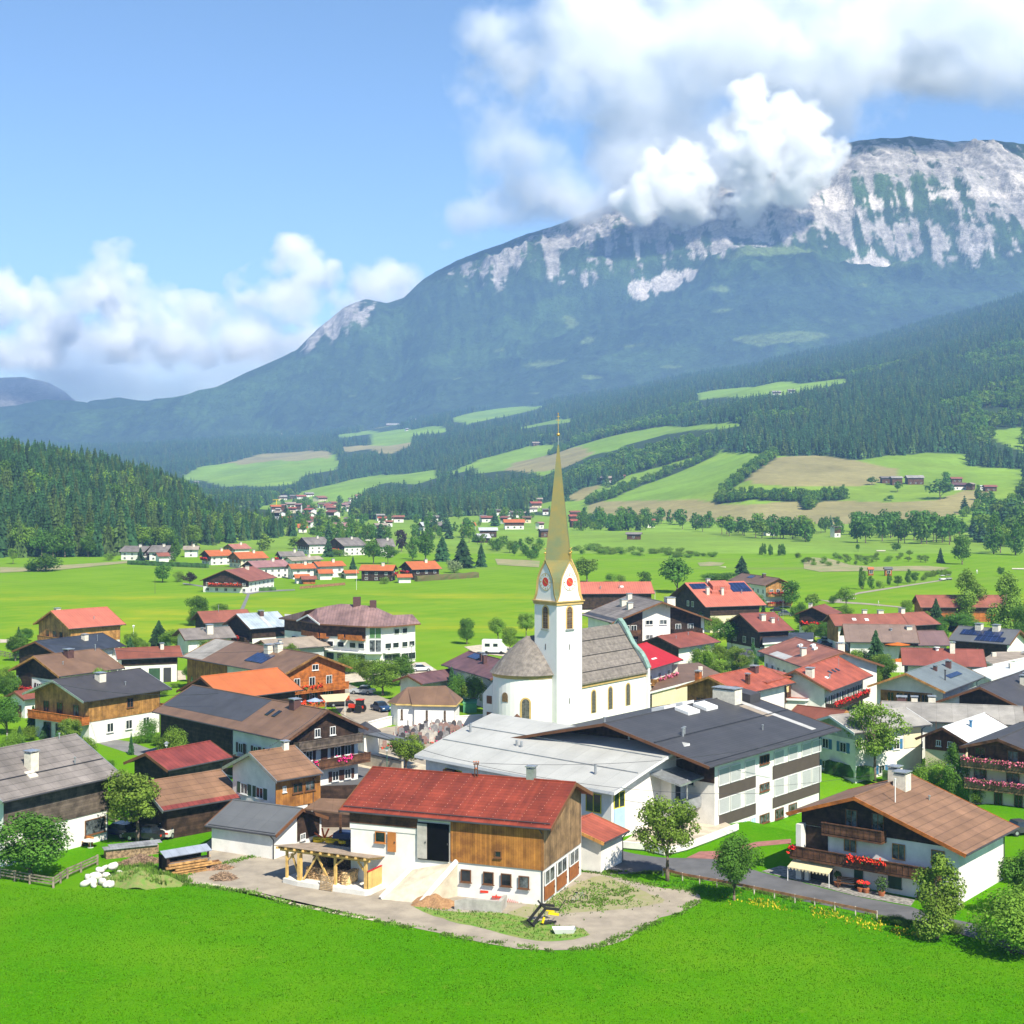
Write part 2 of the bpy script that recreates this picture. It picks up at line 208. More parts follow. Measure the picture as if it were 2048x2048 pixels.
TREES=[
('dense',-43.1,134,6.2,10,'round dense apple tree by the wooden rail fence at lower left'),
('open',-36.7,147,7,8.2,'leaning pale green fruit tree beside the log pile'),
('bush',-42.3,156.5,3.8,3.4,'tall green shrub between the grey roofed farmhouse and the fruit tree'),
('open',13.8,133,7.3,7.5,'gnarled open crowned pear tree at the start of the roadside fence'),
('dense',18.8,127,5.8,5.5,'dark leafy young pear tree rooted in the meadow below the fence'),
('olive',33,116.5,6.3,6.6,'grey green apple tree before the front corner of the brown roofed chalet'),
('bush',37.6,113,5.5,8.1,'big spreading apple tree at the lower right edge'),
('dense',42,121.5,6.3,6.3,'dark orchard tree behind the big apple tree at the right edge'),
('bush',44.4,132.5,2.5,3,'loose shrub on the lawn right of the brown roofed chalet'),
('darkbush',31,120,.8,1.9,'low dark bush where the roadside fence ends'),
('bush',34.8,117.5,1.2,1.5,'small shrub right of the grey green apple tree trunk'),
('open',42.9,177.5,9.2,8.6,'tall open ash tree in front of the white farmhouse with blue shutters'),
('round',52.7,196.5,4.2,7.8,'wide garden tree behind the tall ash'),
('bush',47.6,170.5,4.5,4.6,'shrub left of the house with pink balcony flowers'),
('tall',48.9,166.5,6,4.2,'upright leafy tree against the house with pink balcony flowers'),
('bush',51,166,2.8,3.6,'low shrub at the foot of the flowered balcony house'),
('spruce',63.9,263.5,8.9,6.4,'big dark spruce between the red hotel roof and the orange parasols'),
('spruce',-70.5,277,6.1,4.6,'spruce in front of the small white outbuilding at left'),
('dense',-74.8,358,7.7,8.1,'dark round tree at the upper edge of the left hamlet beside the lane'),
('round',-72.5,372.5,4.4,6.5,'smaller tree right of the dark round tree by the lane'),
('spruce',-74.4,316,5.5,5.8,'broad young conifer behind the small outbuilding at left'),
('round',-68.3,307,4.5,8.8,'garden tree between the young conifer and the long barn'),
('round',-62.9,303.5,4,7.9,'garden tree close behind the long brown barn roof'),
('bush',-76.1,358,3.2,4,'bluish shrub at the foot of the dark round tree'),
('open',-56.8,318,5.1,9.1,'reddish tinged garden tree before the silver roofed house'),
('round',-83.7,247,4.8,5.1,'leafy tree at the left edge beside the brown roofed chalet'),
('dense',-70,208,5.5,6.3,'dense tree at the left edge beside the timber clad house'),
('spruce',-67.2,210.5,3.8,2.7,'narrow garden conifer by the timber clad house terrace'),
('spruce',-63.8,205,2.4,2,'smallest garden conifer by the timber clad house terrace'),
('bush',-66.5,203.5,2,4.1,'rounded shrub left of the two garden conifers'),
('darkbush',-49.3,201.5,3.5,3.3,'tall clipped evergreen against the white wall of the timber clad house'),
('dense',-105.1,324.5,3.1,5.1,'dark bush left of the red roofed timber house'),
('round',-24.7,256,5,6.9,'leafy tree beside the gravelled hotel yard'),
('round',-21.1,244.5,6.3,8.3,'largest leafy tree beside the chapel lane'),
('dense',-19.1,256,5.5,6,'dark tree just right of the largest chapel lane tree'),
('bush',-29.5,271.5,4,5.4,'round bush below the long white hotel'),
('spruce',-9.6,239,5.6,3.1,'slim spruce rising behind the chapel roof'),
('dense',-8.3,229,5.9,4.6,'dark tree between chapel and church apse'),
('round',-5.8,229,5.4,5.8,'bright green tree next to the church apse'),
('bush',-12.5,247,2.7,5.6,'bush behind the chapel roof ridge'),
('round',-12.9,182.5,4.8,6.2,'young maple on the square in front of the cemetery arcade'),
('open',-21.9,163.5,2.5,2.4,'sapling beside the white cottage with timber panel'),
('bush',-19.9,160.5,1.4,2.5,'low shrub by the road behind the red roofed barn'),
('dense',-9.6,319,6,5.5,'lone round tree out in the meadow left of the church'),
('round',-3,324.5,5.2,5.9,'left meadow tree behind the parked white van'),
('round',-.4,307,5.1,4.8,'middle meadow tree behind the parked white van'),
('open',3.1,329.5,5.7,5.1,'meadow tree touching the church tower'),
('round',25.1,502.5,9.1,11.8,'round tree just right of the church spire'),
('dense',42.2,476,5.9,6.6,'small round tree beyond the red roofs right of the tower'),
('dense',50.5,458,11.1,15.1,'large round dark green tree behind the grey apartment roof'),
('bush',33.7,507.5,3.2,4.4,'left small bush in the hedge right of the tower'),
('bush',36.2,498,3.5,4.3,'right small bush in the hedge right of the tower'),
('spruce',82,535,7.4,7.9,'lone dark spruce behind the red roof with solar panels'),
('darkbush',67.9,514.5,2.9,8.9,'left clump of the dark hedge beside the lone spruce'),
('darkbush',72.7,514.5,2.9,8.9,'right clump of the dark hedge beside the lone spruce'),
('dense',75,404.5,8.1,8.1,'dark roadside tree right of the balconied guest house'),
('open',76.9,386,5.6,5.7,'thin pale tree by the start of the golf path'),
('dense',66.5,344,7.6,7.2,'dark garden tree between the two red roofed houses'),
('round',65.5,325.5,4.1,6.5,'flowering garden tree before the small white house'),
('dense',45.1,307,6.8,11.2,'wide dark tree between the red and the grey lean to roofs'),
('round',44.5,330.5,4.8,6,'tree at the yellow wall below the big red roof'),
('open',44.6,346.5,5,4.8,'pale tree beside the flowered apartment balconies'),
('olive',41,274.5,4.6,7.4,'yellowish tree in front of the grey lean to roof'),
('bush',35.8,279.5,3.7,5.6,'bushy tree left of the yellowish tree'),
('round',39.2,283,4.1,5.2,'tree behind the yellowish tree'),
('round',82.1,370,4.1,5.1,'garden tree right of the small white house'),
('tall',110.1,472,6.9,4.5,'tallest slim tree beside the golf path'),
('tall',113,472,4.3,3.9,'second slim tree beside the golf path'),
('bush',116.8,476,2.8,2.7,'small round tree third along the golf path'),
('tall',122.9,489,3.9,3.2,'slim tree below the brown golf hut'),
('dense',125.8,489,3.6,4.2,'round tree right of the brown golf hut'),
('tall',131.5,498,4.8,3.7,'slim tree midway along the golf path'),
('dense',135,502.5,3.8,4.1,'round tree midway along the golf path'),
('bush',140.6,512,2,2.9,'tiny bush near the golf carts'),
('darkbush',90.1,420.5,2.6,3.3,'round dark bush at the fork of the golf paths'),
('dense',173.6,532.5,3.9,3.9,'lone cone shaped tree on the far right of the golf course'),
('dense',181.1,603.5,12.6,11.5,'big dark ivy covered tree standing out on the golf course'),
('spruce',175.4,614,6.4,4.5,'small conifer left of the big dark golf course tree'),
('dense',182,711,4.2,7.4,'round bush on the far fairway'),
('dense',162.9,706,3.7,3.4,'tiny tree on the far fairway'),
('round',174.6,659,3.2,3.7,'little tree on the middle fairway'),
('olive',111.7,369,12.2,12.8,'tall yellow green tree at right beyond the red roofs'),
('olive',113,343,13.1,13.7,'tallest yellow green tree at the right edge above the solar roof'),
('spruce',99.2,351,7.3,5.5,'spruce at the end of the hipped red roof'),
('dense',103.3,344,4.5,12.5,'wide dark hedge tree under the tall yellow green trees'),
('bush',108,396,3.4,3.4,'bright bush by the lower golf path'),
('round',92.7,297,5.4,8,'leafy tree hiding part of the solar roof'),
('dense',90.9,318,5.5,5,'dark tree left of the solar roof'),
('dense',107.4,316,9.2,6,'dark tree at the right edge beside the solar roof'),
('darkbush',-174,560,7.8,15.5,'large dome shaped bush in the left meadow'),
('darkbush',-179.2,560,4.3,6.8,'small lobe of bush left of the dome shaped bush'),
('open',-201.9,607,6.5,5.8,'reddish tree at the edge of the left wood'),
('dense',-117.1,502.5,6.3,8.7,'round tree at the meadow edge left of the awning house'),
('bush',-112.3,505,3.9,4.4,'shrub right of the round meadow edge tree'),
('purple',-105,489,4.6,5.7,'dark purple leaved shrub by the house with the red and white awning'),
('bush',-95.9,478,2,6.2,'low hedge bush before the house with the red and white awning'),
('bush',-91.7,476,1.8,6.2,'second low hedge bush before the house with the red and white awning'),
('spruce',-154.7,624.5,6.1,5.1,'short conifer before the first pair of grey roofed houses'),
('spruce',-151.8,650.5,5,3.4,'slim conifer between the pair of grey roofed houses'),
('tall',-140.3,624.5,9.1,7,'upright tree right of the pair of grey roofed houses'),
('bush',-170,632,3.3,5.5,'bush left of the pair of grey roofed houses'),
('olive',-118.3,715.5,7.9,11.2,'bright round tree behind the first orange roofs'),
('round',-106.1,730,6.1,9.5,'bright tree beneath the large grey roofed farmhouse'),
('spruce',-80.8,659,8.2,7.4,'spruce in front of the large grey roofs'),
('spruce',-70.2,692.5,9.6,6.6,'slim dark spruce between the second and third large grey roofs'),
('dense',-56,607,9.9,11,'wide tree above the middle orange roof'),
('dense',-50.2,607,8,10,'tree above the right end of the middle orange roof'),
('purple',-52,706,11.3,9.2,'tall copper beech in the middle distance'),
('tall',-42.4,639.5,9.3,7.8,'slim bright tree right of the copper beech'),
('dense',-36,624.5,13,12.4,'tall dark tree of the central group beyond the meadow'),
('spruce',-29.1,624.5,11.3,9.7,'dark spruce of the central group beyond the meadow'),
('spruce',-19.2,581,12.5,12.6,'broad spruce at the right end of the central group'),
('spruce',-12.1,587,9.8,6.1,'separate spruce nearest the church spire on its left'),
('willow',-21.3,551.5,5.9,7.2,'pale willow at the end of the long hedge'),
('tall',-28.6,543,4,3.8,'little tree in front of the right orange roof'),
('bush',-59.4,524.5,2.4,3.4,'garden bush among the white walled orange roofs'),
('bush',-42.3,495.5,2.6,3.7,'garden bush by the dark timber house'),
('spruce',-60.6,571.5,5.3,3.7,'small spruce right of the paired orange roofs'),
('bush',-76,663,3.7,9.2,'bush under the large grey roofs'),
('dense',288,1200,6.7,11.4,'bush left of the hillside farm barns'),
('dense',297.1,1156,8.8,9,'round bush below the left hillside farm'),
('dense',315,1104,15.3,24.9,'large leafy tree between the two hillside farms'),
('dense',344.1,1188,12.4,11.3,'conifer shaped tree top above the hillside farms'),
('dense',275.5,1108,2.3,3.8,'tiny bush on the lower hillside pasture'),
('dense',280,1108,4.6,7.7,'round bush on the lower hillside pasture')]
TREE_ROWS=[('tree among the roofs of the far village','trees in the far village',[(1,-198,1556,6,6),(0,-141,1476,5,6),(2,-171,1060,6,8),(3,-30,1380,7,9),(1,-89,1316,6,6),(1,-218,1552,5,6),(0,-110,833,8,7),(1,-20,1396,6,7),(0,-113,1004,5,5),(1,2,1424,8,8),(3,-52,973,6,6),(3,-106,1444,6,6),(1,-126,1580,8,9),(2,-84,1288,5,5),(1,7,1044,7,7),(2,-86,1172,6,5),(0,-63,1156,8,8),(0,-170,1196,6,7),(1,-18,1488,5,6),(1,-127,1072,7,7),(2,-100,1244,7,9),(2,33,1316,6,6),(3,-130,1408,6,6),(1,-63,1316,8,7),(1,-96,927,8,10),(0,-116,1052,6,8),(3,9,1404,7,8),(3,-190,1172,6,6),(1,-22,1012,5,4),(0,-157,1232,8,8),(3,-155,1112,7,10),(1,-45,888,7,6),(0,-163,1404,7,9),(0,-129,1504,7,7)]),('tree in the lane side row left of the spire','lane side trees left of the spire',[(0,-18,782,5,7),(0,8,631,5,6),(1,-9,726,5,6),(0,-4,754,6,7),(0,13,718,6,6),(2,-6,782,4,5),(2,10,647,5,6),(1,11,673,6,8),(1,11,701,4,5),(0,-6,764,4,5),(2,4,730,5,6),(1,9,744,6,7),(1,-15,775,6,6),(0,6,680,4,5),(1,-1,694,6,7),(1,-5,736,5,6),(0,-11,760,4,5),(2,6,685,4,5),(1,11,696,5,6),(1,-6,744,5,6),(2,-7,709,6,7),(0,1,667,4,4),(0,2,738,4,4),(2,6,667,5,6),(2,-8,721,5,6),(0,1,692,5,6)]),('broadleaf tree of the long row along the far edge of the golf course','trees along the far edge of the golf course',[(0,62,1056,9,10),(0,168,904,10,10),(1,130,908,13,12),(1,80,1104,11,12),(0,118,1056,12,14),(2,113,1072,10,9),(1,133,1016,10,9),(0,137,885,11,12),(0,107,1076,12,12),(0,160,922,12,15),(0,152,850,10,12),(0,63,1072,9,11),(2,161,814,11,10),(1,83,1132,11,12),(0,158,844,12,13),(2,86,1052,9,11),(1,163,825,13,14),(0,166,907,12,13),(0,121,952,9,10),(0,103,1064,8,10),(2,120,981,11,13),(0,99,1104,11,12),(0,139,904,11,14),(2,167,858,11,13),(0,128,884,11,12),(0,151,902,11,11),(2,87,1116,11,14),(0,164,868,9,9),(1,142,852,10,11),(1,127,908,11,11),(0,140,862,13,12),(1,173,893,13,14),(2,145,952,9,9),(0,154,852,13,14),(0,127,1016,9,10),(0,113,994,12,11),(2,94,1012,10,10),(2,158,808,12,11),(0,148,852,9,8),(0,170,878,9,9),(0,64,1108,9,10),(1,153,936,13,14),(0,163,841,13,11),(2,140,928,10,11),(2,132,1004,11,12),(0,172,881,9,8)]),('dark broadleaf of the dense clump closing the right of the golf course','dense clump at the right of the golf course',[(0,233,911,15,13),(0,206,900,15,12),(0,204,866,13,12),(0,228,811,14,12),(0,260,890,14,13),(0,218,789,15,14),(0,226,775,16,13),(0,236,819,13,13),(0,212,818,13,10),(0,246,843,16,14),(0,214,784,14,14),(0,221,890,16,15),(0,226,826,16,14),(0,224,916,14,14),(0,207,791,14,10),(0,221,872,15,15),(0,205,796,14,12),(0,187,793,15,14),(0,244,863,14,14),(0,252,896,14,11),(0,210,885,16,15),(0,202,818,14,13),(0,222,828,15,14),(0,241,808,13,13),(0,240,814,13,12),(0,216,856,15,13),(0,228,806,16,12),(0,238,814,14,11),(0,249,902,16,13),(0,184,800,14,13),(0,229,798,15,15),(0,242,900,16,16),(0,216,934,14,11),(0,212,817,13,10)]),('tree of the wooded slope at the right edge of the valley','trees of the right wooded slope',[(1,226,694,14,12),(3,284,896,16,17),(0,306,905,18,17),(2,261,811,16,13),(1,276,800,19,16),(1,335,1004,15,11),(2,219,682,18,14),(3,286,872,18,18),(0,315,946,14,12),(1,255,808,16,18),(0,292,857,20,16),(3,315,946,18,17),(0,316,987,16,16),(0,274,878,16,13),(3,304,908,14,12),(3,307,914,15,12),(0,252,752,18,19),(1,321,984,14,14),(2,226,673,15,13),(0,321,962,17,19),(0,338,1004,12,12),(1,312,968,14,14)]),('dark tree beside the farmhouses behind the golf course','trees beside the farmhouses behind the golf course',[(0,187,868,9,8),(0,190,922,10,7),(0,195,933,10,9),(0,149,844,10,8),(0,194,932,9,6),(3,205,965,9,6),(3,181,934,11,8),(0,150,886,10,9),(3,180,930,9,7),(0,211,976,8,8),(3,172,957,9,7),(0,191,872,10,8)]),('low bush of the marshy strip across the valley floor','bushes of the marshy strip',[(4,82,664,2,4),(4,72,660,3,4),(4,42,738,3,5),(4,42,708,2,5),(4,85,664,2,4),(4,50,706,2,4),(4,73,660,3,7),(4,37,716,3,5),(4,37,722,3,7),(4,81,682,2,6),(4,69,694,3,4),(4,42,726,2,5),(4,47,700,2,4),(4,52,722,2,5),(4,45,679,2,4),(4,49,694,3,6),(4,65,704,2,4),(4,46,686,3,6),(4,74,666,2,4),(4,73,699,3,5),(4,60,700,3,5),(4,82,669,2,3),(4,42,679,3,6),(4,40,688,3,5),(4,39,706,3,5),(4,38,732,3,6),(4,55,674,2,5),(4,66,687,3,6),(4,70,673,3,5),(4,70,672,3,6),(4,72,654,3,5),(4,83,673,2,4),(4,77,654,2,5),(4,88,658,3,6),(4,55,702,3,6),(4,78,696,3,5),(4,43,691,3,4),(4,39,713,2,4),(4,45,726,2,6),(4,64,686,2,4),(4,32,682,3,4),(4,57,666,2,4),(4,50,680,3,5),(4,31,712,3,6)]),('small bush on the sandy rough of the golf course','bushes on the sandy rough',[(5,144,608,2,2),(4,149,630,2,3),(4,147,636,3,5),(4,139,622,2,2),(5,171,620,3,4),(5,163,634,2,4),(4,138,602,2,2),(4,126,608,2,3),(4,147,614,2,2),(5,169,620,3,6),(4,120,597,2,3),(5,120,606,3,5),(5,130,598,2,2),(4,156,622,3,4),(4,150,640,2,3),(4,124,650,3,4),(4,125,621,2,2),(4,140,648,3,5),(4,120,616,2,4),(4,157,647,3,3),(5,151,622,2,4),(4,125,593,2,4),(4,137,616,2,2),(5,137,608,3,3),(5,141,606,3,3),(5,150,634,2,4),(5,166,640,3,3),(4,145,650,2,4),(5,170,616,2,3),(5,165,624,2,4),(4,140,638,2,3),(5,153,638,2,3),(4,128,616,3,3),(4,142,602,2,3)]),('slim young tree of the row on the middle fairway','slim young trees on the fairway',[(2,114,682,5,3),(2,122,675,5,3),(2,117,676,4,2),(2,114,676,5,3),(2,119,668,5,3),(2,121,674,5,3),(2,112,675,4,3),(2,120,672,4,2),(2,115,668,5,4),(2,122,672,4,3)]),('young bush of the row behind the golf carts','young row behind the golf carts',[(4,154,543,2,2),(4,147,530,2,2),(4,154,534,2,2),(4,146,530,2,2),(4,157,544,2,1),(4,148,532,2,2),(4,158,547,2,2),(4,154,536,2,2),(4,150,532,2,2),(4,154,536,2,2),(4,154,542,2,2),(4,148,529,2,2),(4,153,533,2,2),(4,152,542,2,2),(4,156,545,2,2),(4,156,539,2,2),(4,149,534,2,1),(4,154,536,2,2),(4,156,536,2,2),(4,157,538,2,2)]),('garden tree or bush between the houses of the left hamlet','garden trees of the left hamlet',[(1,-63,274,4,4),(5,-46,234,3,2),(0,-52,178,5,6),(1,-75,294,3,3),(4,-54,218,2,3),(0,-96,290,6,6),(1,-52,184,4,4),(0,-81,253,5,5),(1,-69,258,3,3),(1,-72,293,4,4),(5,-63,232,6,6),(5,-41,176,3,3),(4,-57,254,1,2),(1,-48,218,4,5),(5,-32,198,5,5),(4,-42,201,3,4),(4,-58,272,2,3),(4,-62,224,2,3),(3,-57,188,4,3),(3,-51,239,4,2),(1,-56,276,6,6),(1,-56,261,3,3),(1,-76,300,5,5),(4,-52,228,2,4),(4,-55,270,3,4),(4,-94,332,1,2),(4,-74,220,2,2),(0,-44,274,3,4),(1,-40,179,6,5),(4,-46,200,2,4),(4,-79,294,2,4),(1,-46,268,2,3),(4,-65,194,3,4),(1,-41,280,5,5),(1,-78,246,2,3),(3,-41,226,4,2),(3,-65,198,3,2),(0,-47,172,4,4),(3,-49,193,3,1),(4,-57,244,2,3),(4,-70,220,2,3),(3,-98,298,6,3),(5,-58,197,4,4),(0,-78,314,2,2),(1,-62,237,3,4),(0,-78,232,6,5)]),('garden tree or bush between the houses right of the church','garden trees right of the church',[(4,62,253,3,4),(1,75,237,3,3),(0,74,259,3,3),(3,102,347,4,3),(4,76,324,2,3),(1,90,404,6,6),(5,54,334,5,5),(4,70,302,2,3),(4,68,351,2,3),(0,64,258,5,5),(0,67,322,5,5),(1,34,268,6,6),(1,53,282,3,3),(4,67,296,2,3),(1,96,364,6,5),(5,61,266,5,6),(1,81,326,4,4),(5,48,206,3,3),(3,59,246,2,1),(3,74,289,2,1),(3,63,376,5,2),(1,30,310,3,3),(5,72,240,2,3),(5,35,252,5,5),(3,81,261,6,4),(3,72,320,5,3),(4,37,250,2,3),(0,50,378,4,4),(1,103,322,3,3),(1,69,242,3,3),(0,65,236,5,6),(4,48,322,1,2),(1,99,356,4,4),(5,62,382,6,6),(1,56,437,5,5),(0,56,364,5,5),(4,87,256,1,2),(4,84,306,2,4),(4,28,458,2,2),(4,33,312,2,2),(5,83,250,5,5),(4,73,268,2,3),(5,41,270,5,6),(4,35,386,2,3),(4,56,258,3,4),(4,92,374,2,2),(1,69,230,3,3),(3,38,229,3,1),(3,84,354,3,2),(3,57,250,5,2),(5,38,224,2,2),(1,29,445,5,5),(4,95,315,2,2),(3,45,280,5,3),(5,44,192,4,4),(5,64,260,5,6),(0,39,338,4,5),(5,55,246,4,4),(1,74,358,3,3),(4,62,346,2,2),(1,32,334,3,3),(4,47,286,1,2)])]
CLEARINGS=[]
WOODS=[[(-133,1228),(-198,2060),(-159,2132),(-79,1920),(-14,1768),(18,1484),(24,1300),(-11,1344),(-53,1288),(-88,1176)],[(-172,871),(-192,1100),(-184,1192),(-149,1080),(-132,932),(-143,878),(-152,824)],[(-526,2452),(-429,2364),(-326,2108),(-280,1664),(-208,1148),(-230,1140)]]
COPSES=[[(332,1092),(358,1104),(387,1120),(331,959),(241,697),(250,800),(297,990)],[(-278,1800),(-249,1896),(-207,1916),(-151,1856),(-98,1800),(-53,1740),(-9,1576),(27,1472),(26,1140),(1,1080),(-21,1032),(-41,982),(-68,1000),(-97,1020),(-114,994),(-131,970),(-147,948)],[(-136,964),(-117,964),(-98,964),(-78,964),(-59,964),(-40,964),(-21,964),(-16,800),(-34,792),(-51,784),(-69,776),(-86,768),(-102,761)],[(46,1188),(73,1144),(98,1108),(86,964),(61,964),(37,964)]]
